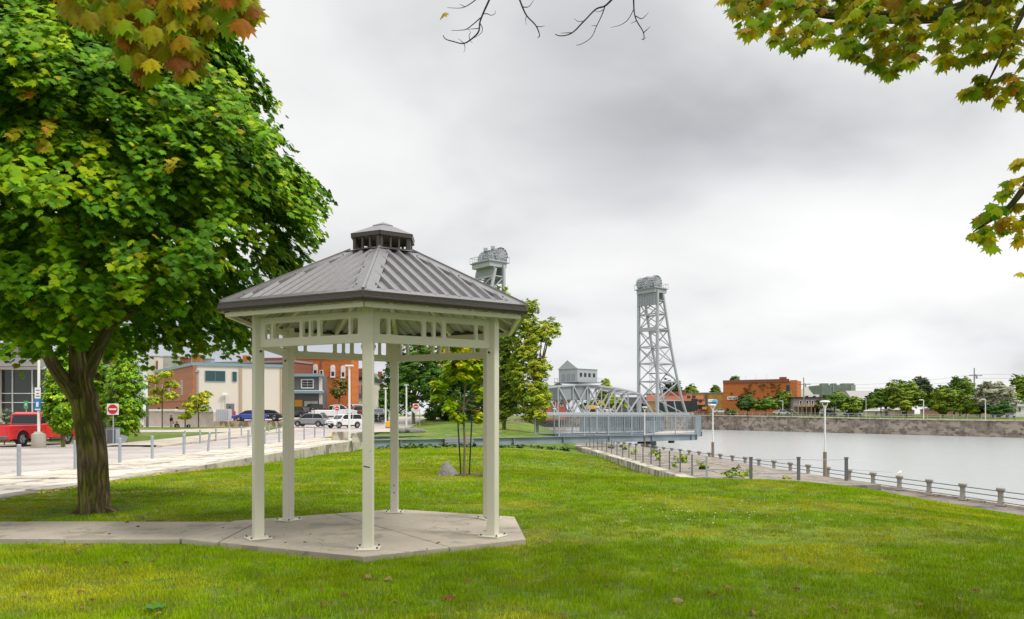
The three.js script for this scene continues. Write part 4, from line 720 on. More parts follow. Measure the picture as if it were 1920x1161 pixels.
farTree(1812, 785, 738, 22, 174, yPal, 'short tree in front of the utility pole', 91); farTree(1862, 786, 712, 40, 172, sPal, 'pale silvery willow with dusty grey foliage', 92, { n: 260, cr: .8 }); farTree(1838, 786, 740, 18, 175, dPal, 'dark bush under the silvery willow', 93);
farTree(1875, 787, 745, 26, 170, dPal, 'dark low tree right of the silvery willow', 94); farTree(1915, 786, 700, 34, 186, yPal, 'light green tree at the right picture edge', 95, { n: 220 });
farTree(1298, 770, 718, 15, 330, yPal, 'round tree on the skyline right of the lift tower', 96, { size: 1 }); farTree(1341, 772, 720, 13, 330, gPal, 'small skyline tree left of the orange brick hall', 97, { size: 1 }); farTree(1268, 770, 712, 17, 300, dPal, 'dark tree behind the foot of the lift tower', 98, { size: 1 });
farTree(1136, 770, 708, 16, 290, olPal, 'round olive tree behind the bridge machinery house', 99, { size: 1 }); farTree(1378, 770, 702, 12, 300, gPal, 'tree top rising behind the orange brick hall roof', 100, { size: 1 }); farTree(1508, 772, 722, 14, 290, gPal, 'tree behind the timber balcony house', 101, { size: 1 });
farTree(1150, 774, 745, 24, 262, olPal, 'olive bushes seen through the bridge truss', 102, { size: 1 }); farTree(1112, 774, 748, 22, 262, yPal, 'yellow green bush seen through the bridge truss', 103, { size: 1 }); farTree(1048, 772, 716, 20, 270, gPal, 'green tree at the left of the bridge machinery house', 104, { size: 1 });
{ const p = at(1252, 772, 305), s = 305 / F; tree({ name: 'spruce_tree', label: 'pointed dark spruce behind the lift tower', p, r: .3, trunkH: 10, lobes: column([[2, 4], [6, 3], [10, 1.8], [15.5, .3]], 9), clumps: 150, per: 7, cr: .7, size: 1, pal: [[.03, .05, .03, 1], [.045, .065, .035, 1]], seed: 105, droop: .8 }); }
// ivy and weeds
{
  seed = 120; const im = [], add = (x, d, y, rx, ry, n, sz, pal) => crownLeaves({ lobes: [[x, y, -d, rx, ry, rx]], clumps: n, per: 12, cr: .16, size: sz, pal, droop: .2, shell: .7 }, im);
  const w = [[.24, .32, .012, 2], [.17, .28, .01, 2], [.32, .33, .015, 1]];
  const weeds = [[1229, 850, .5, .35, 16, 'bushy yellow green weed on the quay behind the fence'], [1282, 862, .55, .4, 18, 'largest bright weed clump on the quay'], [1238, 858, .3, .3, 8, 'small weed beside the bushy quay weed'], [1318, 874, .5, .28, 12, 'low weed patch beside the white fence post'], [1372, 890, .75, .32, 16, 'spreading weeds at the foot of the dark quay post'], [1395, 886, .6, .25, 10, 'loose weeds between two dark quay posts'], [1472, 892, .3, .12, 4, 'small weed tuft near the lamp on the quay'], [1148, 835, .45, .3, 9, 'weed in the quay pavement under the footbridge'], [1170, 838, .45, .3, 9, 'yellow weed near the end of the quay fence'], [1192, 846, .4, .25, 7, 'thin weed halfway along the quay fence'], [1262, 870, .35, .2, 5, 'pale weed low by the quay wall']];
  for (const [px, py, rx, ry, n, lab] of weeds) { const d = F * (EYE - DECK) / (py + 6 - HY), x = xAt(px, d), L = []; crownLeaves({ lobes: [[0, ry * .8, 0, rx, ry, rx * .7]], clumps: n, per: 12, cr: .16, size: .15, pal: w, droop: -.2, shell: .7, lift: .9 }, L); const g = thing('weed', lab, 'weed', V(x, DECK, -d)); instLeaves(L, G.leaf, M.leafFar, 'foliage', g); const st = new MB(); for (let i = 0; i < 7; i++) st.cyl(V(gauss() * rx * .3, 0, gauss() * .1), V(gauss() * rx * .7, ry * 1.3, gauss() * rx * .4), .012, .004, 4); st.build('stem', std(C(.12, .16, .03), .8), g, false); }
  // leafy strip under the footbridge girder
  const low = []; for (let i = 0; i < 46; i++) { const f = rnd(), x = mix(-9.6, 4.6, f), d = 55.2 + (x + 12.6) / 1.589 - 3.0 + rr(0, 2.4); crownLeaves({ lobes: [[x, lawnY(x, d) + .12, -d, .45, .22, .35]], clumps: 6, per: 10, cr: .2, size: .22, pal: [[.06, .13, .01, 2], [.11, .2, .012, 2], [.035, .08, .01, 2]], lift: .8 }, low); }
  const o = instLeaves(low, G.leaf, M.leafFar, numbered('ground_cover')); scene.add(o); o.userData.kind = 'stuff'; tag(o, 'dark leafy weeds growing along the foot of the footbridge girder', 'weeds');
}

// ------------------------------------------------------------------ lift bridge: two towers and a span between them
{
  const A = V(-4.24, 0, -189), B = V(39.2, 0, -226), ax = B.clone().sub(A).normalize(), pr = V(ax.z, 0, -ax.x); if (pr.x > 0) pr.negate();   // pr points left-and-back
  const TOP = 38.2, BASE = 1.6;
  function tower(c, away, label) {
    const t = thing('lift_tower', label, 'bridge tower', V(c.x, BASE, c.z));
    const P = (s, k, y) => pr.clone().multiplyScalar(s * 3.45).addScaledVector(away, k).add(V(0, y - BASE, 0));
    const kR = y => y > 21 ? mix(6.2, 3.0, (y - 21) / (TOP - 4 - 21)) : mix(13.5, 6.2, Math.pow(clamp((y - BASE) / (21 - BASE), 0, 1), .8));
    const lv = [BASE, 5.8, 11.2, 16.4, 21.2, 26.2, 30.6, 34.4], pc = 'brace';
    for (const s of [-1, 1]) {
      new MB().bar(P(s, 0, BASE), P(s, 0, TOP - 1), .75, .65, away).build('leg', M.steelPale, t);
      const lac = new MB(); for (let y = 3; y < TOP - 5; y += 1) lac.box(.5, .14, .5, P(s, 0, y).x, y - BASE, P(s, 0, y).z - .28, 0); lac.build('lacing', M.steelMid, t);
      for (let i = 0; i < lv.length; i++) { const a = P(s, kR(lv[i]), lv[i]), b = i < lv.length - 1 ? P(s, kR(lv[i + 1]), lv[i + 1]) : P(s, kR(TOP - 2), TOP - 2); new MB().bar(a, b, .55, .55).build('rear_leg', M.steelPale, t); }
    }
    for (let i = 0; i < lv.length - 1; i++) {
      const y0 = lv[i], y1 = lv[i + 1];
      for (const s of [-1, 1]) {      // side frames
        new MB().bar(P(s, 0, y1), P(s, kR(y1), y1), .24, .24).build(pc, M.steelPale, t);
        if (i % 2) new MB().bar(P(s, 0, y0), P(s, kR(y1), y1), .24, .24).build(pc, M.steelPale, t); else new MB().bar(P(s, kR(y0), y0), P(s, 0, y1), .24, .24).build(pc, M.steelPale, t);
        if (i < 4) { new MB().bar(P(s, 0, y1), P(s, kR(y0), y0), .2, .2).build(pc, M.steelPale, t); }
        if (i === 0) { for (const q of [.33, .66]) new MB().bar(P(s, kR(y0) * q, y0), P(s, kR(y1) * q, y1), .28, .28).build(pc, M.steelPale, t); }
      }
      if (i > 0) for (const k of [0, 1]) {      // portal and rear frames, crossed
        const f = y => k ? kR(y) : 0;
        new MB().bar(P(-1, f(y0), y0), P(1, f(y1), y1), .24, .24).build(pc, M.steelPale, t); new MB().bar(P(1, f(y0), y0), P(-1, f(y1), y1), .24, .24).build(pc, M.steelPale, t);
        new MB().bar(P(-1, f(y1), y1), P(1, f(y1), y1), .4, i === 4 ? 1.1 : .4).build(pc, M.steelPale, t);
      }
    }
    // portal girder, machinery deck, sheaves and hoods
    const pl = (k0, k1, y0, y1, mat, name, e = 3.4) => { const g = new MB(); const a = pr.clone().multiplyScalar(-e).addScaledVector(away, (k0 + k1) / 2), b = pr.clone().multiplyScalar(e).addScaledVector(away, (k0 + k1) / 2); a.y = b.y = (y0 + y1) / 2 - BASE; return g.bar(a, b, Math.abs(k1 - k0), y1 - y0).build(name, mat, t); };
    const pg = pl(-.5, -.2, 33.0, TOP - .6, M.steelMid, 'portal_girder', 3.5); for (let i = -3; i <= 3; i++) { const q = pr.clone().multiplyScalar(i * 1.0).addScaledVector(away, -.6); new MB().box(.12, 4.4, .12, q.x, 35.3 - BASE, q.z).build('stiffener', M.steelPale, t); }
    pl(-1.0, 4.2, TOP - 1.6, TOP, M.steelPale, 'machinery_deck', 3.4); pl(2.6, 2.9, 34.4, TOP - 1.6, M.steelMid, 'rear_girder', 3.4);
    for (const s of [-1, 1]) {
      const c0 = P(s * .62, .4, TOP + 1.25), tan = pr; const w = new MB().cyl(c0.clone().addScaledVector(tan, -.9), c0.clone().addScaledVector(tan, .9), 1.75, 1.75, 22); const sh = w.build('sheave', M.steelMid, t);
      for (const q of [-.95, .95]) { const rim = new MB(); for (let a = 0; a < 12; a++) { const th = a / 12 * 6.283, v = away.clone().multiplyScalar(Math.cos(th) * 1.65).add(V(0, Math.sin(th) * 1.65, 0)); rim.bar(c0.clone().addScaledVector(tan, q), c0.clone().addScaledVector(tan, q).add(v), .2, .2); } rim.build('spoke', M.steelPale, sh); }
      for (const k of [-1.1, 2.4]) { const q = P(s * .62, k, TOP + .8); new MB().rbox(1.3, 1.5, 1.2, q.x, q.y, q.z, .2, Math.atan2(-pr.z, pr.x)).build('bearing', M.steelMid, t); }
      new MB().rbox(1.0, .9, 1.0, P(s * .4, 1.6, TOP + 3.2).x, TOP + 3.2 - BASE, P(s * .4, 1.6, 0).z, .12).build('winch_box', M.steelPale, t);
      const hood = new MB(); for (let a = 0; a <= 8; a++) { const th = a / 8 * Math.PI, v = away.clone().multiplyScalar(Math.cos(th) * 1.92).add(V(0, Math.sin(th) * 1.92, 0)); hood.bar(c0.clone().addScaledVector(tan, -1.1).add(v), c0.clone().addScaledVector(tan, 1.1).add(v), .6, .08, v); } hood.build('sheave_hood', M.steelMid, t);
    }
    const rl = new MB(); for (const k of [-1.6, 4.6]) { rl.bar(P(-1.08, k, TOP + 1), P(1.08, k, TOP + 1), .1, .1); for (let s = -1.08; s <= 1.09; s += .27) rl.bar(P(s, k, TOP - .3), P(s, k, TOP + 1), .08, .08); } for (const s of [-1.08, 1.08]) { rl.bar(P(s, -1.6, TOP + 1), P(s, 4.6, TOP + 1), .08, .08); } rl.build('railing', M.steelPale, t);
    pl(-1.6, 4.6, TOP - .45, TOP - .3, M.steelMid, 'walkway', 3.8);
    for (const s of [-1, 1]) { const q = P(s, 0, 0), r = P(s, 13.5, 0); new MB().box(2, 4, 2, q.x, -2.0, q.z).build('footing', M.apron, t); new MB().box(2, 4, 2, r.x, -2.0, r.z).build('footing', M.apron, t); }
    for (let y = 4; y < 22; y += .8) { } { const q = P(.3, 2.5, 0); const lad = new MB(); for (const o of [-.3, .3]) lad.bar(V(q.x + o, 6, q.z), V(q.x + o, 18, q.z), .08, .08); for (let y = 6; y < 18; y += .6) lad.box(.6, .06, .06, q.x, y, q.z); lad.build('ladder', M.steelPale, t); pl(2, 5, 13.6, 13.75, M.steelMid, 'platform', 2.6); }
    return t;
  }
  tower(A, ax.clone().negate(), 'grey steel lift tower top showing above the gazebo roof and trees');
  tower(B, ax.clone(), 'tall grey lattice lift tower standing alone at the far end of the truss bridge');
  // span
  const s0 = A.clone().addScaledVector(ax, 2), len = A.distanceTo(B) - 4, n = 10, t = thing('bridge_span', 'grey steel truss lift span with a gabled machinery house on top', 'bridge', V(s0.x, 1.9, s0.z));
  const Q = (f, s, y) => ax.clone().multiplyScalar(f * len).addScaledVector(pr, s * 3.5).add(V(0, y, 0));
  const tp = f => 7.43 - 12.5 * (f - .5) * (f - .5);
  for (const s of [-1, 1]) {
    for (let i = 0; i < n; i++) {
      const f0 = i / n, f1 = (i + 1) / n;
      new MB().bar(Q(f0, s, 0), Q(f1, s, 0), .55, .6).build('bottom_chord', M.steelPale, t);
      if (i > 0 && i < n - 1) new MB().bar(Q(f0, s, tp(f0)), Q(f1, s, tp(f1)), .45, .45).build('top_chord', M.steelPale, t);
      if (i > 0) new MB().bar(Q(f0, s, 0), Q(f0, s, tp(f0)), .3, .3).build('vertical', M.steelPale, t);
      if (i === 0) new MB().bar(Q(0, s, 0), Q(f1, s, tp(f1)), .42, .42).build('end_post', M.steelPale, t);
      else if (i === n - 1) new MB().bar(Q(f0, s, tp(f0)), Q(1, s, 0), .42, .42).build('end_post', M.steelPale, t);
      else if (f0 < .5) new MB().bar(Q(f0, s, tp(f0)), Q(f1, s, 0), .3, .3).build('diagonal', M.steelPale, t);
      else new MB().bar(Q(f0, s, 0), Q(f1, s, tp(f1)), .3, .3).build('diagonal', M.steelPale, t);
      if (i === 4 || i === 5) { const a = i === 4 ? [f0, 0, f1, tp(f1)] : [f0, tp(f0), f1, 0]; new MB().bar(Q(a[0], s, a[1]), Q(a[2], s, a[3]), .35, .35).build('diagonal', M.steelPale, t); }
    }
  }
  for (let i = 1; i < n; i++) new MB().bar(Q(i / n, -1, tp(i / n)), Q(i / n, 1, tp(i / n)), .35, .35).build('cross_beam', M.steelMid, t);
  for (let i = 1; i < n - 1; i++) { new MB().bar(Q(i / n, -1, tp(i / n)), Q((i + 1) / n, 1, tp((i + 1) / n)), .22, .22).build('sway_brace', M.steelMid, t); new MB().bar(Q(i / n, 1, tp(i / n)), Q((i + 1) / n, -1, tp((i + 1) / n)), .22, .22).build('sway_brace', M.steelMid, t); }
  new MB().bar(Q(-.08, 0, -.25), Q(1.32, 0, -.25), 7.6, .3).build('deck', M.steelMid, t);
  for (const s of [-1.15, 1.15]) new MB().bar(Q(-.08, s, -.15), Q(1.34, s, -.15), .25, 1.05).build('deck_girder', M.steelPale, t);
  // dark counterweight-coloured enclosure under the house, and the house
  const yaw = Math.atan2(-ax.z, ax.x), hh = new THREE.Group(); hh.name = 'machinery_house'; const hp = Q(.5, 0, 8.0); hh.position.copy(hp); hh.rotation.y = yaw; t.add(hh);
  new MB().box(7.4, 3.4, 7.0, 0, 2.0, 0).build('wall', std(C(.42, .45, .47), .6, 0, { map: T.fine }), hh);
  { const r = new MB(); r.ext([[-3.75, 3.65], [3.75, 3.65], [0, 6.0]], 7.9, new THREE.Matrix4().makeRotationY(Math.PI / 2).setPosition(-3.95, 0, 0)); r.build('roof', std(C(.42, .445, .46), .5, .1), hh); }
  for (const z of [-1.8, .1, 1.9]) new MB().box(.1, 1.6, 1.2, -3.74, 1.6, z).build('louvre', M.steelMid, hh);
  for (const x of [-2.5, -.9, .7, 2.4]) new MB().box(.8, 1.0, .1, x, 2.1, 3.53).build('window', M.pane, hh);
  new MB().box(9, .25, 9, 0, .2, 0).build('platform', M.steelMid, hh);
  { const r = new MB(); for (const z of [-4.4, 4.4]) { r.box(9, .08, .08, 0, 1.3, z); for (let x = -4.4; x <= 4.4; x += 1.1) r.box(.07, 1.1, .07, x, .8, z); } r.build('railing', M.steelPale, hh); }
  { const c = Q(.42, 0, 5.3); const m = new MB().box(11, 3.4, 6.4, 0, 0, 0).build('machinery_casing', std(C(.27, .30, .315), .6, 0, { map: T.fine }), t); m.position.copy(c); m.rotation.y = yaw; }
  // abutment wall under the far tower
  const ab = mesh('abutment', new MB().box(15, 4.4, 10, 0, 0, 0).geo(), M.canal); ab.position.set(B.x + ax.x * 9.5, -.7, B.z + ax.z * 9.5); ab.rotation.y = yaw; tag(ab, 'stained stone abutment under the foot of the far lift tower', 'abutment');
  const ab2 = mesh('abutment', new MB().box(18, 4.4, 12, 0, 0, 0).geo(), M.canal); ab2.position.set(A.x - ax.x * 9, -.9, A.z - ax.z * 9); ab2.rotation.y = yaw; tag(ab2, 'stone abutment below the near lift tower behind the park trees', 'abutment');
}

// ------------------------------------------------------------------ old swing bridge used as footbridge and lookout
{
  const t = thing('footbridge', 'long grey steel footbridge on two plate girders ending in a railed lookout over water', 'footbridge', V(-12.6, 0, -56));
  const dir = V(1, 0, -1 / 1.589 * 1).normalize(); // placeholder, replaced below
  const n0 = V(-12.6, 0, -56), n1 = V(17.6, 0, -75), ax = n1.clone().sub(n0), L = ax.length(); ax.normalize(); const back = V(-ax.z, 0, ax.x).negate(); if (back.z > 0) back.negate();
  const off = 9.3, yT = -.24, yB = -.82, ry = Math.atan2(-ax.z, ax.x);
  const P = (s, k, y) => ax.clone().multiplyScalar(s).addScaledVector(back, k).add(V(0, y, 0));
  const girder = (k, s0, s1) => {
    const g = new THREE.Group(); g.name = 'girder'; t.add(g);
    for (let s = s0; s < s1 - .1; s += 5) { const e = Math.min(s + 5, s1); new MB().bar(P(s + .01, k, (yT + yB) / 2), P(e - .01, k, (yT + yB) / 2), .05, yT - yB - .06).build('web_plate', M.steelBlue, g); new MB().bar(P(s + .01, k, yT - .015), P(e - .01, k, yT - .015), .42, .035).bar(P(s + .01, k, yB + .015), P(e - .01, k, yB + .015), .42, .035).build('flange', M.steelBlue, g); const q = P(e - .02, k, (yT + yB) / 2); new MB().box(.05, yT - yB - .08, .4, q.x, q.y, q.z, ry).build('stiffener', M.steelBlue, g); }
    const q = P(s0 + .03, k, (yT + yB) / 2); new MB().box(.05, yT - yB, .44, q.x, q.y, q.z, ry).build('end_plate', M.steelMid, g);
  };
  girder(0, 0, L); girder(off, 5.7, 45.9);
  const S = (f, k) => mix(0, 5.7, k / off) * (1 - f) + f * mix(L, 45.9, k / off);      // f 0..1 along the skewed plan
  // ribbed boxes spliced over the girders
  for (const [k, s] of [[0, 8.6], [off, 13.4], [off, 21]]) for (let i = 0; i < 4; i++) { const a = P(s, k - .25, yT - .02 - i * .19), b = P(s + 2.5, k - .25, yT - .02 - i * .19); new MB().bar(a, b, .16, .16).build('splice_rib', M.steelMid, t); }
  for (const s of [6, 11, 16, 21, 26, 31, 35]) new MB().bar(P(s, 0, yB + .14), P(Math.max(s + 5, 6), off, yB + .14), .16, .22).build('cross_beam', M.steelBlue, t);
  // deck of the lookout: planks
  const pm = std(C(.60, .52, .45), .85, 0, { map: T.mottle });
  for (let i = 0; i < 22; i++) { const k = (i + .5) / 22 * off; new MB().bar(P(mix(29.2, 40.2, k / off), k, yT + .03), P(mix(L, 45.9, k / off), k, yT + .03), off / 22 - .03, .06).build('plank', pm, t); }
  // railings: posts, rails and bars
  const rail = (a, b, h, mat, step = .13, pl = 2.2) => {
    const l = a.distanceTo(b), n = Math.max(1, Math.round(l / pl));
    for (let i = 0; i <= n; i++) { const q = a.clone().lerp(b, i / n); new MB().box(.09, h, .09, q.x, q.y + h / 2, q.z, ry).build('railing_post', mat, t); }
    for (let i = 0; i < n; i++) {
      const q0 = a.clone().lerp(b, i / n), q1 = a.clone().lerp(b, (i + 1) / n), g = new THREE.Group(); g.name = 'railing_panel'; t.add(g);
      new MB().bar(q0.clone().add(V(0, h, 0)), q1.clone().add(V(0, h, 0)), .07, .06).bar(q0.clone().add(V(0, .12, 0)), q1.clone().add(V(0, .12, 0)), .05, .05).build('rail', mat, g);
      const bars = new MB(), m = Math.round(q0.distanceTo(q1) / step); for (let j = 1; j < m; j++) { const q = q0.clone().lerp(q1, j / m); bars.box(.02, h - .1, .02, q.x, q.y + h / 2 + .03, q.z, ry); } bars.build('bars', mat, g).userData.kind = 'stuff';
    }
  };
  rail(P(19.6, 0, yT), P(L, 0, yT), 1.72, M.galv, .26, 2.6);
  rail(P(23.4, off, yT), P(45.9, off, yT), 1.8, M.steelBlue, .12);
  rail(P(30.2, 1.2, yT + .06), P(40.2, off, yT + .06), 1.1, M.steelBlue, .16);
  // solid slatted end screen
  for (let i = 0; i < 26; i++) { const f = (i + .5) / 26 * .42, q = P(mix(L, 45.9, f) + .12, f * off, yT + .76); new MB().box(.3, 2.05, .30, q.x, q.y, q.z, ry).build('screen_slat', M.steelBlue, t); }
  rail(P(mix(L, 45.9, .44), off * .44, yT), P(45.9, off, yT), 1.8, M.steelBlue, .13);
  // screen slats along the far girder
  for (let i = 0; i < 60; i++) { const s = mix(29, 40.2, i / 60), q = P(s, off + .12, yT + .9); new MB().box(.12, 1.5, .03, q.x, q.y, q.z, ry).build('screen_slat', M.steelBlue, t); }
  // pier in the water and bearings
  const pp = P(L - 4.6, 1.4, 0); new MB().cyl(V(pp.x, -4.4, pp.z), V(pp.x, yB - .05, pp.z), .62, .62, 16).build('pier', std(C(.16, .19, .17), .8, 0, { map: T.mottle }), t);
  for (const s of [-2.2, -1.4, 1.6]) { const q = P(L - 4.6 + s, .2, yB - .12); new MB().rbox(.5, .22, .4, q.x, q.y, q.z, .06, ry).build('bearing', M.black, t); }
  for (const s of [1, 18]) { const q = P(s, 4.6, yB - .45); }
  // abutment blocks
  for (const [s, k] of [[-.9, .3], [4.8, off]]) { const q = P(s, k, -.62); new MB().box(1.4, 1.0, 1.6, q.x, q.y - .02, q.z, ry).build('bearing_block', M.block, t); }
}

// ------------------------------------------------------------------ quay bollards with three rails
{
  const proto = (() => { const t = thing('quay_bollard', 'squat concrete railing post with flared cap on the quay edge', 'bollard', [0, 0, 0], 0, 'concrete railing posts along the quay'); new MB().lathe([[0, 0], [.165, 0], [.165, .05], [.125, .10], [.10, .3], [.10, .48], [.13, .58]], 0, 0, 0, 8).build('shaft', M.post, t, true); new MB().lathe([[.13, .575], [.165, .585], [.165, .66], [.15, .70], [0, .72]], 0, 0, 0, 8).build('cap', M.post, t); return t; })();
  const ds = []; for (let i = -1; i < 37; i++) ds.push(29.5 + i * 2);
  ds.forEach((d, i) => { const o = i ? copy(proto) : proto; o.position.set(bankX(d) + rr(-.01, .01), PATHY, -d); o.rotation.y = Math.PI / 8 + .14; if (i > 0 && i < 21) { o.userData.label = 'concrete quay post with flared cap, ' + ORD[i - 1] + ' from the right edge of the view'; } });
  proto.userData.label = 'squat concrete quay post with flared cap, outside the right edge of the view';
  scene.children.filter(o => o.userData.category === 'bollard' && o.name.startsWith('quay') && o !== proto).slice(20).forEach(o => { o.userData.label = 'concrete quay post with flared cap, hidden beyond the footbridge lookout'; });
  const t = thing('quay_railing', 'three thin grey rails strung between the concrete quay posts', 'railing');
  for (let i = -2; i < ds.length - 1; i++) { const d = 29.5 + (i - 1) * 2 + .0; const a = ds[0] + i * 2, b = a + 2; for (const h of [.56, .36, .15]) new MB().cyl(V(bankX(a), PATHY + h, -a), V(bankX(b), PATHY + h, -b), .02, .02, 6).build('rail', M.railDark, t); }
  // gull on a post
  const d = 35.5, g = thing('gull', 'small pale gull perched on a concrete quay post', 'bird', V(bankX(d), PATHY + .72, -d), .5);
  const bd = new MB(); { const b = new THREE.SphereGeometry(.055, 10, 8); b.scale(1.7, .9, .8); bd.add(b, new THREE.Matrix4().makeRotationZ(.25).setPosition(0, .11, 0)); bd.add(new THREE.SphereGeometry(.032, 8, 6), new THREE.Matrix4().setPosition(.085, .165, 0)); bd.cyl(V(.06, .12, 0), V(.085, .16, 0), .036, .028, 8); bd.cyl(V(-.08, .09, 0), V(-.17, .075, 0), .03, .008, 6); } bd.build('body', M.white, g); new MB().cyl(V(.11, .163, 0), V(.155, .155, 0), .011, .003, 5).build('beak', M.yellow, g); for (const s of [-.02, .02]) new MB().cyl(V(0, 0, s), V(0, .07, s), .005, .005, 4).build('leg', M.yellow, g);
}
// quay fence: thin galvanised posts down the inner wall, dark posts at the end, wires
{
  const g = 'thin galvanised fence posts along the quay wall';
  const proto = thing('fence_post', 'thin grey fence post on top of the quay wall', 'post', [0, 0, 0], 0, g); new MB().box(.055, .95, .055, 0, .475, 0).build('upright', M.galvDark, proto); new MB().box(.12, .02, .12, 0, .01, 0).build('foot', M.galvDark, proto);
  const ds = []; for (let i = 0; i < 17; i++) ds.push(36.4 + i * 2.05); ds.forEach((d, i) => { const o = i ? copy(proto) : proto; o.position.set(wallX(d) + .75, DECK, -d); o.userData.label = 'thin grey fence post on the quay wall, ' + ORD[i] + ' behind the pale corner post'; });
  const wh = thing('fence_post', 'pale grey fence post at the near corner of the quay', 'post', V(wallX(34) + .72, DECK, -34.1)); new MB().box(.07, 1.0, .07, 0, .5, 0).build('upright', M.galv, wh); new MB().box(.16, .03, .16, 0, .015, 0).build('foot', M.galv, wh); new MB().bar(V(-.02, .8, -.05), V(-.5, .35, -1.4), .035, .035).build('brace', M.galv, wh);
  const lab = ['left dark square post near the end of the quay', 'middle dark square post near the end of the quay', 'right dark square post beside a concrete quay post'], pp = [];
  [[1408, 33.6], [1497.5, 33.6], [1587, 33.4]].forEach(([px, d], i) => { const x = xAt(px, d); pp.push(V(x, DECK, -d)); const o = thing('fence_post', lab[i], 'post', V(x, DECK - .02, -d)); new MB().box(.11, .98, .11, 0, .49, 0).build('upright', M.galvDark, o); new MB().box(.14, .05, .14, 0, .99, 0).build('cap', M.galvDark, o); });
  const w = thing('wire_fence', 'slack wires strung between the fence posts on the quay', 'wire');
  const sag = (a, b, h, s, r = .009) => new MB().tube([0, .25, .5, .75, 1].map(f => { const q = a.clone().lerp(b, f); q.y += h - s * 4 * f * (1 - f); return q; }), r, r, 5).build('wire', M.galv, w, false);
  for (let i = 0; i < ds.length - 1; i++) for (const h of [.9, .5]) sag(V(wallX(ds[i]) + .75, DECK, -ds[i]), V(wallX(ds[i + 1]) + .75, DECK, -ds[i + 1]), h, .02, .008);
  const c0 = V(wallX(34) + .72, DECK, -34.1); sag(c0, pp[0], .45, .02); sag(pp[0], pp[1], .9, .02, .012); sag(pp[1], pp[2], .9, .03, .012); sag(pp[0], pp[1], .32, .03); sag(pp[2], V(bankX(36), PATHY + .3, -36), .5, .02);
  const wp = c0; sag(c0, V(wallX(ds[0]) + .75, DECK, -ds[0]), .85, .02);
}

// ------------------------------------------------------------------ lamps
function lamp(x, y, z, h, label, group, o = {}) {
  const t = thing('lamp_post', label, 'street lamp', [x, y, z], o.turn || 0, group), r = o.r || .055;
  new MB().cyl(V(0, o.b || 0, 0), V(0, h - .22, 0), r, r * .8, 10).build('pole', o.mat || M.white, t);
  if (o.b) new MB().cyl(V(0, 0, 0), V(0, o.b, 0), r * 1.8, r * 1.75, 10).build('base', std(C(.30, .24, .18), .85, 0, { map: T.mottle }), t);
  if (o.kind === 'fork') { const y0 = h - .42; for (const s of [-1, 1]) new MB().tube([V(0, y0, 0), V(s * .1, y0 + .18, 0), V(s * .16, y0 + .36, 0)], .03, .026, 6).build('arm', M.white, t, false); new MB().lathe([[0, .06], [.2, .05], [.27, 0], [.24, -.04], [0, -.05]], 0, h - .04, 0, 14).build('shade', M.white, t); }
  else if (o.kind === 'arm') { new MB().tube([V(0, h - .5, 0), V(0, h - .08, 0), V(-.12, h, 0), V(-.5, h + .02, 0)], r * .9, r * .8, 7).build('arm', M.white, t, false); new MB().rbox(.55, .14, .26, -.62, h, 0, .05).build('lamp_head', M.white, t); }
  else new MB().rbox(.55, .1, .3, 0, h - .14, 0, .04).rbox(.14, .14, .14, 0, h - .2, 0, .03).build('lamp_head', M.white, t);
  return t;
}
{
  const ql = ['nearest white lamp on the quay with brown base and forked top', 'second quay lamp, white with a brown base, before the blue sign', 'white quay lamp at the railed lookout of the footbridge', 'white quay lamp behind the middle of the footbridge', 'farthest white quay lamp near the yellow olive tree'];
  [41, 55.8, 71.5, 89, 114].forEach((d, i) => lamp(bankX(d) - .42, PATHY, -d, i > 2 ? 4.35 : 4.17, ql[i], 'white lamps along the quay', { kind: 'fork', b: 1.5, r: i ? .06 : .055 }));
  const ll = [[655, 828, 51.5, 682, 'tall white lamp post at the left end of the footbridge'], [723, 805, 92, 726, 'white lamp post beside the road left of the lawn verge'], [762, 802, 94, 720, 'white lamp post on the lawn verge left of the dark trees']];
  for (const [px, b, d, t, l] of ll) { const p = at(px, b, d); lamp(p.x, p.y, p.z, yAt(t, d) - p.y, l, 'white lamps by the road', { r: d > 60 ? .11 : .085 }); }
  const fl = [[1468, 779, 752, 214, 'small white lamp by the orange brick hall across the water'], [1732, 786, 750, 162, 'white lamp before the row of trees across the water'], [1848, 787, 749, 156, 'rightmost white lamp across the water'], [1624, 783, 746, 182, 'thin white lamp by the cream shed across the water']];
  for (const [px, b, tp, d, l] of fl) { const p = at(px, b, d); lamp(p.x, p.y, p.z, yAt(tp, d) - p.y, l, 'lamps across the water', { kind: 'arm', r: px === 1624 ? .06 : .1 }); }
}
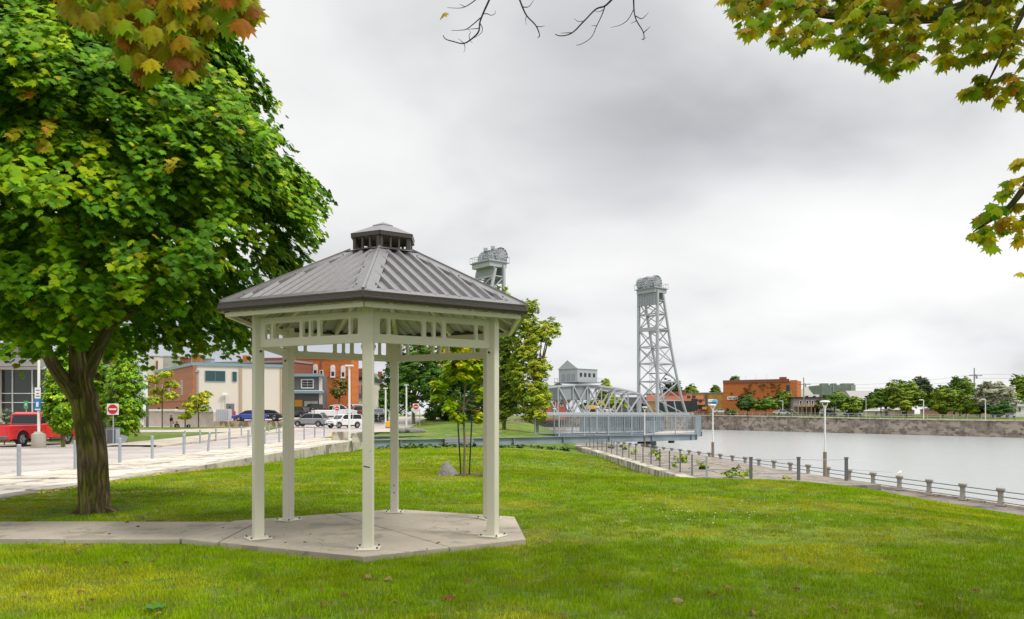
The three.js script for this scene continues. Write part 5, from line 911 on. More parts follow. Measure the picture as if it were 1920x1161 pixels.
// ------------------------------------------------------------------ galvanised posts beside the road
{
  const proto = thing('road_bollard', 'thin grey metal bollard between road and concrete apron', 'bollard', [0, 0, 0], 0, 'grey posts between road and apron'); new MB().cyl(V(0, -.1, 0), V(0, .86, 0), .055, .055, 12).build('tube', M.galv, proto); new MB().lathe([[.057, 0], [.05, .02], [0, .028]], 0, .86, 0, 12).build('cap', M.galv, proto);
  const ds = [21.7, 24.7, 27.7, 30.4, 33.6, 36.6, 39.6, 42.8, 46, 49.2, 52.6, 56, 59.5, 63]; let first = true;
  ds.forEach((d, i) => { if (i === 5) return; const o = first ? proto : copy(proto); first = false; const x = -13.65 - (d - 21.7) * .035; o.position.set(x, d < 57 ? -.1 : landY(x, d), -d); o.userData.label = 'thin grey metal bollard along the apron edge, ' + ORD[i > 5 ? i - 1 : i] + ' upright one from the left picture edge'; });
  const til = copy(proto, 'bent grey metal bollard leaning over beside the road'); delete til.userData.group; til.position.set(-14.2, -.1, -36.6); til.rotation.z = -.1;
  const p2 = copy(proto, 'thin grey metal bollard on the far kerb of the road'); p2.userData.group = 'grey posts on the far kerb of the road'; p2.position.set(-19.2, landY(-19.2, 46), -46);
  p2.userData.label = 'thin grey bollard on the far kerb of the road, first from the left'; [49, 53, 57, 61, 65, 69, 73, 77].forEach((d, i) => { const o = copy(p2, 'thin grey bollard on the far kerb of the road, ' + ORD[i + 1] + ' from the left'); const x = -19.5 - (d - 49) * .13; o.position.set(x, landY(x, d), -d); });
}

// ------------------------------------------------------------------ buildings
function bldg(name, label, A, B, y0, h, depth, mat, o = {}) {      // A, B: [pixel x, distance] of the front's two ends
  const a = V(xAt(A[0], A[1]), y0, -A[1]), b = V(xAt(B[0], B[1]), y0, -B[1]), w = a.distanceTo(b), ry = Math.atan2(-(b.z - a.z), b.x - a.x), c = a.clone().add(b).multiplyScalar(.5);
  const t = thing(name, label, o.cat || 'building', c, ry); const hh = h;
  new MB().box(w, h + 1.5, depth, 0, h / 2 - .75, -depth / 2).build('wall', mat, t);
  t.loc = (px, py) => { const k = (px - CX) / F, dx = b.x - a.x, dz = b.z - a.z, s = (-k * a.z - a.x) / (dx + k * dz), d = -(a.z + dz * s); return [(s - .5) * w, yAt(py, d) - y0]; };
  t.win = (px0, py0, px1, py1, g = M.pane, fr = M.white, q = {}) => {
    const [x0, yt] = t.loc(px0, py0), [x1, yb] = t.loc(px1, py1), W = Math.abs(x1 - x0), H = Math.abs(yt - yb), x = (x0 + x1) / 2, y = (yt + yb) / 2, e = q.e || .07, z = q.z || 0, f = new MB();
    f.box(W, e, .14, x, y + H / 2 - e / 2, z + .05).box(W, e, .14, x, y - H / 2 + e / 2, z + .05).box(e, H - 2 * e, .14, x - W / 2 + e / 2, y, z + .05).box(e, H - 2 * e, .14, x + W / 2 - e / 2, y, z + .05);
    const m = f.build('window', fr, t);
    const nx = q.nx || 1, ny = q.ny || 1; for (let i = 0; i < nx; i++) for (let j = 0; j < ny; j++) { const cw = (W - 2 * e) / nx, ch = (H - 2 * e) / ny; new MB().box(cw - (nx > 1 ? .05 : 0), ch - (ny > 1 ? .05 : 0), .03, x - W / 2 + e + cw * (i + .5), y - H / 2 + e + ch * (j + .5), z + .035).build('pane', g, m); }
    if (nx * ny > 1) new MB().box(W - 2 * e, H - 2 * e, .03, x, y, z + .02).build('glazing_bar', fr, m);
    if (q.sill) new MB().box(W + .2, .12, .25, x, y - H / 2 - .06, z + .1).build('sill', fr, m);
    return m;
  };
  t.slab = (n, px0, py0, px1, py1, m, z0 = 0, z1 = .1) => { const [x0, yt] = t.loc(px0, py0), [x1, yb] = t.loc(px1, py1); return new MB().box(Math.abs(x1 - x0), Math.abs(yt - yb), z1 - z0, (x0 + x1) / 2, (yt + yb) / 2, (z0 + z1) / 2).build(n, m, t); };
  t.top = (n, hgt, over, m, z = 0) => new MB().box(w + over * 2, hgt, depth + over * 2, 0, h + hgt / 2, -depth / 2).build(n, m, t);
  Object.assign(t, { w, h, depth });
  const stop = t; stop.toJSON = undefined; return t;
}
M.creamWall = std(C(.74, .69, .59), .85, 0, { map: T.fine }); M.tan = std(C(.44, .32, .22), .85); M.tealTrim = std(C(.20, .32, .37), .5); M.brickDull = brickM(C(.44, .20, .105)); M.brickOr = brickM(C(.62, .195, .055)); M.brickOr2 = brickM(C(.66, .23, .085)); M.brickDk = brickM(C(.30, .11, .07));
M.greyPanel = std(C(.14, .145, .16), .6, 0, { map: T.fine }); M.roofGrey = std(C(.25, .25, .26), .8); M.paleWall = std(C(.62, .52, .47), .85, 0, { map: T.mottle });
{
  // cream block with a brick side
  const y0 = .62, h = yAt(684, 110) - y0;
  const b = bldg('block_building', 'two storey cream rendered building with teal roof trim and a brown brick side wall', [364, 110], [529, 115], y0, h, 12, M.creamWall);
  b.updateMatrixWorld(); const e1 = b.worldToLocal(V(xAt(279, 136), y0, -136)).setY(0), e0 = V(-b.w / 2 - .02, 0, -.1), sd = e1.clone().sub(e0), SL = sd.length(); sd.normalize(); const so = V(-sd.z, 0, sd.x); if (so.x > 0) so.negate();
  const side = (n, z, y, w, hh, o, th, m, par = b) => { const q = e0.clone().addScaledVector(sd, z).addScaledVector(so, o); return new MB().bar(q.clone().addScaledVector(sd, -w / 2).setY(y), q.clone().addScaledVector(sd, w / 2).setY(y), th, hh).build(n, m, par); };
  side('brick_wall', SL / 2, h / 2 - .77, SL, h + 1.5, .0, .36, M.brickDull);
  new MB().box(.5, h, .36, -b.w / 2 + .06, h / 2 - .02, .0).build('corner_pier', M.brickDull, b);
  new MB().box(b.w + .7, .42, .6, 0, h + .1, -.1).build('roof_trim', M.tealTrim, b); new MB().box(b.w - .3, .2, 11, 0, h + .02, -6).build('roof', M.roofGrey, b); side('roof_trim', SL / 2, h + .1, SL, .42, .05, .6, M.tealTrim);
  b.win(384, 695, 422.5, 716, M.paneTeal, M.tealTrim, { nx: 2, e: .06 }); b.win(435, 697, 444, 716, M.paneTeal, M.tealTrim, { e: .06 });
  b.slab('pilaster', 448, 688, 453.5, 790, M.tan, 0, .12); b.slab('door', 424, 757, 439, 790, std(C(.16, .15, .17), .6), 0, .06); b.slab('door_sign', 429, 762, 432, 765, M.black, .06, .08); b.slab('plinth', 455, 780, 528, 792, M.paleWall, 0, .14); b.slab('wall_edge', 525, 690, 529, 788, M.tan, 0, .1);
  for (const px of [368, 371.5]) { const [x, y] = b.loc(px, 697); new MB().cyl(V(x, -1, .12), V(x, y, .12), .05, .05, 8).build('downpipe', M.galv, b); new MB().box(.28, .3, .24, x, y + .1, .12).build('hopper', M.galv, b); }
  { const [x, y] = b.loc(421, 740); new MB().cyl(V(x, .4, .5), V(x, y, .5), .05, .05, 8).build('conduit', M.galv, b); new MB().rbox(.7, .4, .4, x, y, .45, .08).build('wall_lamp', M.white, b); }
  // windows of the brick side
  for (const [z, w, hh, y] of [[-6.5, .9, 2.1, 5.0], [-11.5, .5, .9, 5.6], [-15, .9, 2.1, 5.0], [-20, .5, .9, 5.4], [-25, .9, 2.0, 5.0]]) { const f = side('window', -z, y, w, hh, .16, .14, M.white); side('pane', -z, y + hh * .24, w - .16, hh * .44, .22, .06, M.pane, f); side('pane', -z, y - hh * .24, w - .16, hh * .44, .22, .06, M.pane, f); }
  side('brick_course', SL / 2, 3.0, SL, .1, .2, .06, M.brickDk); for (const z of [9, 22]) side('wall_lamp', z, 2.0, .3, .3, .3, .3, M.black);
  // rooftop things
  const rt = (n, lab, cat, px0, py0, px1, d, m, hh, dz = 2, extra) => { const p = at((px0 + px1) / 2, py0, d), w = (px1 - px0) / F * d, t = thing(n, lab, cat, V(p.x, p.y - hh, p.z)); new MB().box(w, hh, dz, 0, hh / 2, 0).build('body', m, t); new MB().box(w + .12, .14, dz + .12, 0, hh + .07, 0).build('top', extra || m, t); return t; };
  rt('chimney', 'broad brick chimney on the corner of the cream building', 'chimney', 362, 667, 377.5, 114, M.brickDull, 2.4, 1.2); rt('chimney', 'darker brick chimney left of the broad roof chimney', 'chimney', 341, 673, 355, 124, M.brickDk, 2.4, 1.4);
  rt('rooftop_plant', 'grey cylindrical roof vent beside the broad brick chimney', 'roof vent', 383, 674, 399, 116, M.galv, 1.4, 1.4); 
  const lift = rt('rooftop_shed', 'pale boxy rooftop shed with a dark doorway left of the brick chimneys', 'rooftop shed', 312, 670, 338, 128, std(C(.42, .42, .36), .8, 0, { map: T.mottle }), 3.6, 2.5); new MB().box(1.1, 1.6, .1, -.2, 1.2, 1.3).build('opening', M.paleWall, lift); new MB().box(.5, .8, .1, -.5, 1.3, 1.36).build('vent', M.black, lift);
  const s2 = rt('rooftop_shed', 'cream stair house with brown corner beside the tall narrow tree', 'rooftop shed', 281, 670, 302, 132, std(C(.66, .61, .52), .8), 3, 2.5, M.roofGrey); new MB().box(.25, 1.4, .2, .82, 1.6, 1.3).build('corner', M.brickDk, s2);
  // low red-brown range behind the cream block
  const r = bldg('brick_range', 'long red brick parapet rising behind the cream building roof', [398, 126], [552, 122], 4, yAt(681, 124) - 4, 10, M.brickDk); r.top('coping', .3, .15, M.roofGrey);
  for (const [px, w] of [[455, 8]]) { const [x] = r.loc(px, 690); new MB().box(.85, 1.4, .85, x, r.h + .6, -1).build('chimney', M.brickOr, r); } { const [x] = r.loc(533, 690); new MB().box(1.5, 2.2, 1.5, x, r.h + .7, -1.4).build('chimney', M.brickDk, r); }
  { const [x] = r.loc(475, 690); const [x2] = r.loc(545, 690); new MB().box(x2 - x, 1.0, .6, (x + x2) / 2, r.h + .3, -.5).build('parapet', M.brickDk, r); }
}
{
  // orange brick building with arched white windows
  const d0 = 128, d1 = 126, y0 = 1.2, h = yAt(674, 127) - y0;
  const b = bldg('brick_building', 'three storey orange brick building with white arched upper windows', [545, d0], [659, d1], y0, h, 3, M.brickOr); b.top('coping', .3, .12, M.brickDk);
  for (const [x0, y_, x1, yb] of [[564.5, 685, 573.2, 702], [587, 687, 595.5, 702], [620, 688, 628.5, 707], [639.5, 689, 647.5, 708]]) {
    const m = b.win(x0, y_, x1, yb, M.pane, M.white, { e: .12, ny: 2 }); const [xa, ya] = b.loc(x0, y_), [xb, ybm] = b.loc(x1, yb), w = xb - xa; const sh = []; for (let i = 0; i <= 8; i++) { const a = i / 8 * Math.PI; sh.push([Math.cos(a) * w / 2, Math.sin(a) * w * .42]); } new MB().ext(sh, .14, new THREE.Matrix4().setPosition((xa + xb) / 2, ya - .01, -.02)).build('arch', M.white, m); new MB().box(w - .1, (ya - ybm) * .45, .06, (xa + xb) / 2, ya - (ya - ybm) * .24, .1).build('blind', M.white, m); new MB().box(w + .15, .12, .2, (xa + xb) / 2, ybm - .05, .1).build('sill', M.white, m);
  }
  b.win(599.5, 694, 606, 703, M.black, M.white, { e: .1 }); b.slab('stain', 599, 677, 603, 694, M.brickDk, 0, .05); b.slab('string_course', 607, 706.6, 658, 707.8, M.brickDk, 0, .07);
  const lw = b.win(633, 725, 640, 745, M.paneTeal, M.white, { e: .1, ny: 2 });
  // grey panelled shop front before it
  const g = bldg('panelled_building', 'grey panelled two storey front with blue metal bands joined to the orange brick building', [524, 118], [606, 118], .9, yAt(704, 118) - .9, 2.5, M.greyPanel);
  g.slab('band', 524, 701.5, 607.5, 706.5, M.tealTrim, 0, .9); g.slab('band', 524, 733.5, 607, 738, M.tealTrim, 0, .9); g.slab('band_edge', 524, 732.4, 607, 733.6, M.white, 0, .92);
  g.slab('column', 599, 707, 604.5, 768, std(C(.62, .56, .50), .7), 0, .3); g.win(564.5, 711, 588.5, 728.5, M.pane, M.white, { nx: 2, ny: 3, e: .14 }); g.slab('orange_panel', 553, 750, 567, 768, std(C(.75, .30, .01), .5), 0, .12); g.win(569, 751, 597.5, 775, std(C(.50, .52, .45), .25), M.galvDark, { nx: 2, e: .08 }); g.win(527, 706, 534, 731, M.paneTeal, M.tealTrim, { ny: 4, e: .1 }); g.win(527, 740, 534, 775, M.paneTeal, M.tealTrim, { ny: 4, e: .1 });
  // white house to its right
  const w = bldg('white_house', 'white two storey house with arched dark windows beyond the orange brick building', [657, 138], [690, 138], 1.4, yAt(713, 138) - 1.4, 12, std(C(.66, .58, .55), .8, 0, { map: T.mottle })); w.top('eaves', .6, .4, M.black); { const [x] = w.loc(666, 700); new MB().box(1.6, 2, 1.4, x, w.h + 1.2, -3).build('chimney', M.brickDk, w); }
  for (const px of [660, 668, 677, 685]) { w.win(px, 722, px + 6, 742, M.pane, std(C(.4, .12, .1), .7), { e: .12 }); } w.slab('balcony', 656, 738, 690, 748, M.galvDark, .9, 1.0); w.slab('balcony_floor', 656, 747, 690, 749, M.white, 0, 1.0); w.slab('shed_wall', 657, 750, 680, 770, std(C(.55, .54, .40), .8), .1, .9);
  const dk = bldg('gabled_house', 'dark brick house with steep roof at the end of the road', [690, 168], [712, 168], 1.6, yAt(720, 168) - 1.6, 10, M.brickDk); new MB().ext([[-1.6, 0], [1.6, 0], [0, 2.4]], 8, new THREE.Matrix4().setPosition(0, dk.h, -8)).build('roof', M.roofGrey, dk); new MB().box(.8, 2, .8, .8, dk.h + 1.8, -3).build('chimney', M.brickDk, dk); dk.win(698, 730, 703, 742, M.pane, M.white);
}
{
  // modern building at the left edge
  const y0 = -.15, d = 53, h = yAt(662, d) - y0;
  const b = bldg('modern_building', 'modern building with tall glass front, grey fascia and orange brick piers', [-160, 53], [96, 53], y0, h - .3, 9, M.galvDark);
  b.slab('fascia', -160, 652, 90, 672, std(C(.36, .345, .36), .5, .2, { map: T.fine }), 0, 1.2); b.slab('fascia', -160, 672.8, 90, 689, std(C(.36, .345, .36), .5, .2, { map: T.fine }), 0, 1.2); b.slab('fascia_end', -160, 650, 6, 690, std(C(.18, .075, .07), .6), 1.2, 1.26); b.slab('roof_edge', -160, 646, 94, 652, M.tealTrim, 0, 1.4); b.slab('brick_pier', -160, 690, 3.5, 830, M.brickOr2, 0, .5);
  const xs = [4, 26, 63, 92], ys = [693, 738, 755, 796, 830];
  for (let i = 0; i < 3; i++) for (let j = 0; j < 4; j++) b.slab('pane', xs[i], ys[j], xs[i + 1], ys[j + 1], std(C(.035, .05, .045), .04), .04, .1);
  for (const x of xs) b.slab('mullion', x - .7, 690, x + .7, 830, M.white, .06, .2); for (const y of ys) b.slab('transom', 3.6, y - .7, 92, y + .7, M.white, .08, .16);
  b.slab('soffit_light', 3.6, 689, 92, 693, M.white, .0, .5);
  const c = bldg('modern_wing', 'orange brick wing with a wide flat grey canopy behind the narrow trees', [172, 62], [206, 62], -.1, yAt(655, 62) + .1, 2.2, M.brickOr2);
  c.slab('corner_glass', 198, 655, 206, 800, M.paneTeal, .02, .3); c.slab('pane', 176, 775, 205, 797, M.pane, .3, .36);
  { const a = c.loc(150, 635), e = c.loc(298, 635); new MB().box(e[0] - a[0], .26, 6, (a[0] + e[0]) / 2, e[1], -1.2).build('canopy', std(C(.33, .32, .325), .5, .2), c); new MB().box(e[0] - a[0] - 1.6, .42, 4.6, (a[0] + e[0]) / 2 - .9, e[1] - .33, -1.4).build('canopy_soffit', std(C(.42, .41, .41), .5, .2), c); }
  b.userData.pxa = undefined; delete b.userData.pxa;
  // low cream retaining walls by the lot
  const w = thing('retaining_wall', 'low cream rendered wall with darker coping behind the two people', 'wall'); const seg = (p0, d0, p1, d1, top, m = M.paleWall) => { const a = at(p0, 800, d0), e = at(p1, 800, d1); a.y = e.y = 0; const y1 = top; new MB().bar(a.clone().setY(y1 / 2 - .6), e.clone().setY(y1 / 2 - .6), .5, y1 + 1.2).build('wall_section', m, w); new MB().bar(a.clone().setY(y1 + .12), e.clone().setY(y1 + .12), .7, .26).build('coping', M.white, w); };
  seg(272, 101, 330, 100, yAt(771, 100)); seg(330.2, 100, 402, 99, yAt(772, 99.5));
  const w2 = thing('retaining_wall', 'lower stained cream wall below the blue car', 'wall'); { const a = at(403, 800, 99), e = at(534, 800, 99); const y1 = yAt(790, 99); new MB().bar(V(a.x, y1 / 2 - .6, a.z), V(e.x, y1 / 2 - .6, e.z), .45, y1 + 1.2).build('wall_section', std(C(.52, .42, .32), .9, 0, { map: T.blockWall }), w2); }
  mesh('upper_lot', gridGeo(4, 4, (u, v) => V(mix(xAt(400, 99), -32, u), yAt(791, 100) - .06 + v * .4, -mix(99, 111, v))), M.asphalt, null, 'structure');
  strip('lawn_verge', 84, 98, d => xAt(240, d), d => xAt(mix(330, 462, smooth(84, 96, d)), d), M.lawn, .03, 10); { const q = at(515, 798, 88); }
  mesh('lawn_verge', gridGeo(4, 4, (u, v) => { const d = mix(80, 98, v), x = xAt(mix(498, mix(504, 530, v), u), d); return V(x, landY(x, d) + .09, -d); }), M.lawn, null, 'structure');
  const bx = thing('metal_cabinet', 'pale corrugated metal cabinet left of the grey door', 'cabinet', at(417, 790, 106)); new MB().rbox(2.1, 1.65, 1.2, 0, .8, 0, .03).build('body', std(C(.55, .56, .58), .5, .3), bx); for (let i = 0; i < 7; i++) new MB().box(.06, 1.5, .05, -.9 + i * .3, .8, .61).build('rib', M.galv, bx);
  const rb = thing('red_post', 'short red post in front of the grey door', 'post', at(439.5, 790, 104)); new MB().cyl(V(0, 0, 0), V(0, 1.3, 0), .16, .16, 10).build('tube', std(C(.55, .04, .05), .6), rb); new MB().cyl(V(0, 1.3, 0), V(0, 1.36, 0), .17, .12, 10).build('cap', M.red, rb);
  const sp = thing('steel_column', 'grey steel column by the tall narrow tree', 'column', at(276, 802, 98)); new MB().box(.25, 3, .25, 0, 1.4, 0).build('shaft', M.galvDark, sp); new MB().box(.4, .1, .4, 0, 2.9, 0).build('cap', M.galvDark, sp);
}
// ------------------------------------------------------------------ across the canal
{
  const d = 238, y0 = 1.1;
  const b = bldg('brick_hall', 'large orange brick hall across the canal with a small white sign', [1356, d + 4], [1495, d - 8], y0, yAt(716, d) - y0, 5, M.brickOr); b.slab('parapet', 1356, 713.5, 1480, 716.5, M.brickDk, -.2, .25); b.slab('bare_bay', 1482, 713, 1495, 776, M.brickOr2, 0, .15);
  const sg = b.slab('sign', 1364, 743.5, 1383.5, 749.5, M.white, .1, .22); for (let i = 0; i < 8; i++) if (i !== 4) b.slab('lettering', 1366 + i * 2.05, 745.6, 1367.4 + i * 2.05, 747.6, M.black, .22, .26); b.slab('sign_tail', 1384, 744.2, 1393, 749, M.galvDark, .1, .2);
  for (const px of [1460, 1467]) { const [x, y] = b.loc(px, 710); new MB().box(.9, 1.4, .9, x, b.h + .6, -3).build('chimney', M.brickDk, b); } b.win(1474, 722, 1481, 738, M.pane, M.galvDark, { e: .15 });
  for (const px of [1365, 1380, 1396, 1415, 1436]) { const [x] = b.loc(px, 712); new MB().cyl(V(x, b.h, -1), V(x, b.h + 1.4 + (px % 3) * .5, -1.2), .05, .02, 5).build('aerial', M.galv, b); }
  // ivy stain: bare vines climbing the wall
  const iv = [], s0 = seed; seed = 222; for (let i = 0; i < 26; i++) { const px = rr(1378, 1466), [x, y] = b.loc(px, rr(722, 752)); crownLeaves({ lobes: [[x, y, .2, 1.6, 1.5, .12]], clumps: 3, per: 10, cr: .5, size: .4, pal: [[.2, .16, .03, 2], [.14, .16, .03, 2], [.28, .16, .06, 1]], droop: 1 }, iv); } instLeaves(iv, G.sprig, M.leafFar, 'vine', b); seed = s0;
  const yl = bldg('shop_building', 'ochre and salmon pink low building between the lift tower and the brick hall', [1212, 262], [1357, 248], 1.2, yAt(738, 252) - 1.2, 14, std(C(.56, .32, .08), .85, 0, { map: T.mottle })); yl.top('roof_edge', .3, .2, M.roofGrey);
  const pk = std(C(.78, .30, .19), .8); yl.slab('pink_wall', 1213, 741, 1298, 752, pk, 0, .3); yl.slab('pink_wall', 1300, 742, 1320, 749, pk, 0, .3); yl.slab('pink_wall', 1308, 753, 1326, 759, pk, 0, .3); yl.slab('shop_glass', 1236, 753, 1296, 772, M.pane, 0, .2); yl.slab('shop_glass', 1297, 748, 1308, 770, M.pane, 0, .35); yl.slab('shop_glass', 1310, 760, 1327, 768, M.black, 0, .3); yl.slab('pilaster', 1323, 738, 1326, 772, M.galvDark, 0, .4); yl.slab('awning', 1319, 763, 1327, 768, M.yellow, .3, 1.2);
  for (const px of [1289, 1299, 1311]) yl.win(px, px === 1311 ? 750 : 742, px + 6, (px === 1311 ? 750 : 742) + 5, M.pane, M.brickDk, { z: .3, e: .12 }); yl.slab('red_roof', 1250, 735, 1286, 741, std(C(.42, .07, .05), .7), 0, .5);
  const rb = bldg('red_brick_shop', 'red brick building seen through the left end of the bridge truss', [1005, 268], [1062, 268], 1.2, yAt(745, 268) - 1.2, 10, brickM(C(.5, .13, .09))); rb.top('coping', .3, .1, M.white); for (const px of [1024, 1036, 1050]) rb.win(px, 752, px + 6, 762, M.pane, M.white, { e: .15 }); const dg = bldg('grey_shop', 'dark grey building behind the right half of the bridge truss', [1155, 268], [1212, 268], 1.2, yAt(746, 268) - 1.2, 10, M.greyPanel); dg.top('coping', .3, .1, M.galv); for (const px of [1168, 1186, 1200]) dg.win(px, 756, px + 8, 768, M.pane, M.galv, { e: .15 });
  const ex = thing('excavator', 'yellow digger parked beyond the bridge deck', 'excavator', at(1110, 773, 255)); new MB().rbox(4.2, .9, 2.2, 0, .5, 0, .3).build('tracks', M.black, ex); new MB().rbox(3.4, 1.3, 2.1, -.3, 1.6, 0, .2).build('body', M.yellow, ex); new MB().rbox(1.3, 1.5, 1.2, .5, 2.9, .3, .15).build('cab', M.pane, ex); new MB().bar(V(1.2, 2, -.3), V(3.4, 3.8, -.3), .4, .6).build('boom', M.yellow, ex); new MB().bar(V(3.4, 3.8, -.3), V(4.6, 1.2, -.3), .3, .45).build('arm', M.yellow, ex);
  // timber balcony house
  const th = bldg('balcony_house', 'grey flat roofed house with timber stair decks at the water side', [1488, 216], [1552, 216], .9, yAt(747, 216) - .9, 9, std(C(.36, .34, .34), .8, 0, { map: T.mottle })); th.top('roof_edge', .35, .5, M.black); for (const px of [1499, 1511, 1521, 1533]) th.win(px, 751, px + 5, 760, M.pane, M.white, { e: .12 }); th.win(1502, 765, 1512, 779, M.pane, M.galvDark, { z: .05 }); th.win(1524, 765, 1536, 779, M.pane, M.galvDark, { z: .05 });
  const tim = std(C(.42, .26, .17), .8); th.slab('deck', 1490, 761, 1544, 763, tim, .1, 3); for (const px of [1489, 1496, 1504, 1513, 1520, 1530, 1538, 1544]) th.slab('deck_post', px, 759, px + 1, 780, tim, 2.8, 3); th.slab('deck_rail', 1490, 757, 1544, 758, tim, 2.8, 2.9); { const a = th.loc(1480, 769), e = th.loc(1490, 778); for (const [p, q, r, s] of [[1476, 768, 1490, 779], [1528, 780, 1544, 765], [1545, 770, 1556, 778], [1540, 759, 1552, 768]]) { const u = th.loc(p, q), v = th.loc(r, s); new MB().bar(V(u[0], u[1], 3.2), V(v[0], v[1], 3.2), .9, .25).build('stair', tim, th); } }
  const wb = bldg('white_block', 'white gabled building showing behind the timber balcony house', [1496, 250], [1536, 250], 1, yAt(740, 250) - 1, 12, std(C(.72, .70, .69), .7)); new MB().ext([[-2.6, 0], [2.6, 0], [0, 3]], 8, new THREE.Matrix4().setPosition(-1, wb.h, -8)).build('roof', M.white, wb); wb.win(1510, 742, 1516, 746, M.pane, M.galv); wb.win(1524, 742, 1530, 746, M.pane, M.galv);
  const gb = bldg('flat_roof_tower', 'dull green grey flat topped block above the trees across the canal', [1542, 300], [1604, 300], 1, yAt(722, 300) - 1, 14, std(C(.19, .235, .20), .8, 0, { map: T.mottle })); for (const [p, q] of [[1543, 1555], [1563, 1570], [1582, 1603]]) { const a = gb.loc(p, 720), e = gb.loc(q, 720); new MB().box(e[0] - a[0], .7, 3, (a[0] + e[0]) / 2, gb.h + .3, -2).build('parapet', std(C(.19, .235, .20), .8), gb); } gb.slab('edge_panel', 1595, 722, 1604, 760, std(C(.28, .32, .29), .8), 0, .2); gb.slab('rib', 1562, 722, 1563.5, 750, std(C(.3, .33, .3), .8), 0, .2);
  const roofs = std(C(.36, .33, .33), .8); const hs = (p0, p1, d, top, eave, label, wm, rm = roofs) => { const t = bldg('house', label, [p0, d], [p1, d], .8, yAt(eave, d) - .8, 9, wm, { cat: 'house' }); const r = yAt(top, d) - yAt(eave, d); new MB().ext([[-.4, 0], [9.4, 0], [4.5, r]], t.w + .6, new THREE.Matrix4().makeRotationY(Math.PI / 2).setPosition(-t.w / 2 - .3, t.h, 0)).build('roof', rm, t); return t; };
  const h1 = hs(1600, 1646, 232, 732, 750, 'house with a grey pitched roof behind the trees left of centre', std(C(.6, .54, .48), .8)); h1.win(1612, 756, 1618, 765, M.pane, M.white);
  const h2 = hs(1622, 1660, 204, 768, 771, 'low cream shed between trees at the canal wall', std(C(.70, .60, .44), .8)); const h3 = hs(1582, 1618, 206, 768, 771, 'low pale yellow shed under the wide tree', std(C(.70, .64, .50), .8)); h2.win(1640, 773, 1646, 778, M.pane, M.white); h3.win(1592, 773, 1598, 779, std(C(.2, .4, .45), .3), M.white);
  const h4 = hs(1678, 1715, 200, 766, 769, 'pinkish low building behind the tallest far tree', std(C(.55, .40, .35), .8)); h4.win(1690, 772, 1700, 778, M.pane, M.white); const h5 = hs(1760, 1832, 200, 764, 768, 'long pink and red low building under the trees', std(C(.52, .25, .22), .8)); for (const px of [1770, 1786, 1802, 1818]) h5.win(px, 771, px + 6, 779, M.pane, std(C(.6, .45, .2), .7));
  const h6 = hs(1892, 1990, 182, 748, 762, 'white house with a blue grey roof at the right edge', std(C(.72, .70, .70), .8), std(C(.27, .29, .34), .8)); h6.win(1900, 766, 1905, 775, M.pane, M.galv); h6.win(1910, 764, 1914, 772, M.pane, M.galv); h6.slab('siding', 1893, 763, 1895, 785, M.white, 0, .1); const h7 = hs(1860, 1886, 178, 766, 770, 'small peach coloured shed beside the white house', std(C(.72, .48, .30), .8)); h7.win(1868, 773, 1872, 779, M.pane, M.white);
  // bench and picnic bits
  const bn = thing('bench', 'grey bench by the far railing near the white house', 'bench', at(1895, 785, 150), .3); new MB().box(2.2, .08, .5, 0, .48, 0).build('seat', M.galvDark, bn); new MB().box(2.2, .5, .08, 0, .85, -.25).build('backrest', M.galvDark, bn); for (const x of [-.9, .9]) new MB().box(.08, .48, .5, x, .24, 0).build('leg', M.galvDark, bn);
  // poles and wires
  const pole = (px, base, top, d, label) => { const p = at(px, base, d), t = thing('utility_pole', label, 'utility pole', p), h = yAt(top, d) - p.y; new MB().cyl(V(0, -.5, 0), V(0, h, 0), .19, .13, 8).build('pole', std(C(.27, .29, .26), .85, 0, { map: T.mottle }), t); new MB().box(3.2, .16, .16, .3, h - 1.9, 0).build('crossarm', M.galvDark, t); new MB().cyl(V(.4, h - 2.6, .3), V(.4, h - 1.7, .3), .24, .24, 8).build('transformer', M.galv, t); for (const x of [-1.1, 0, 1.4]) new MB().cyl(V(x + .3, h - 1.82, 0), V(x + .3, h - 1.5, 0), .06, .04, 6).build('insulator', M.galvDark, t); return p.clone().add(V(0, h - 1.6, 0)); };
  const pa = pole(1827, 784, 690, 192, 'tall grey utility pole above the silvery willow'), pb = pole(1507, 780, 708, 214, 'weathered utility pole in front of the timber balcony house'); { const t = new THREE.Object3D(); }
  const w = thing('overhead_wires', 'thin power lines strung over the far bank', 'wire'); const line = (a, b, s) => new MB().tube([0, .2, .4, .6, .8, 1].map(f => { const q = a.clone().lerp(b, f); q.y -= s * 4 * f * (1 - f); return q; }), .022, .022, 4).build('wire', M.galvDark, w, false); for (const o of [0, 1.2]) { line(pb.clone().add(V(o, -o * .8, 0)), pa.clone().add(V(o, -o * .8, 0)), 1.2); line(pa.clone().add(V(o, -o * .8, 0)), V(pa.x + 60, pa.y + 2 - o, pa.z + 30), 1.0); }
  // blue and white roadside sign on a post
  const sg2 = thing('shop_sign', 'blue and white double sign on a pole before the ochre building', 'sign', at(1338, 775, 236)); const k = 236 / F; new MB().cyl(V(0, -.3, 0), V(0, 26 * k, 0), .14, .14, 8).build('pole', M.galv, sg2); new MB().rbox(13 * k, 12 * k, .3, -4 * k, 20 * k, 0, .15).build('panel', M.white, sg2); new MB().lathe([[0, .2], [5.5 * k, .2], [5.5 * k, -.2], [0, -.2]], 0, 0, 0, 20).build('round_panel', std(C(.16, .42, .80), .5), sg2).applyMatrix4(new THREE.Matrix4().makeRotationX(Math.PI / 2).setPosition(2.5 * k, 21 * k, .1)); new MB().box(15 * k, 1.4 * k, .14, -3 * k, 20 * k, .3).build('stripe', std(C(.02, .10, .34), .5), sg2); new MB().box(5 * k, 3 * k, .1, 1 * k, 12.5 * k, .2).build('lower_panel', std(C(.7, .4, .5), .6), sg2);
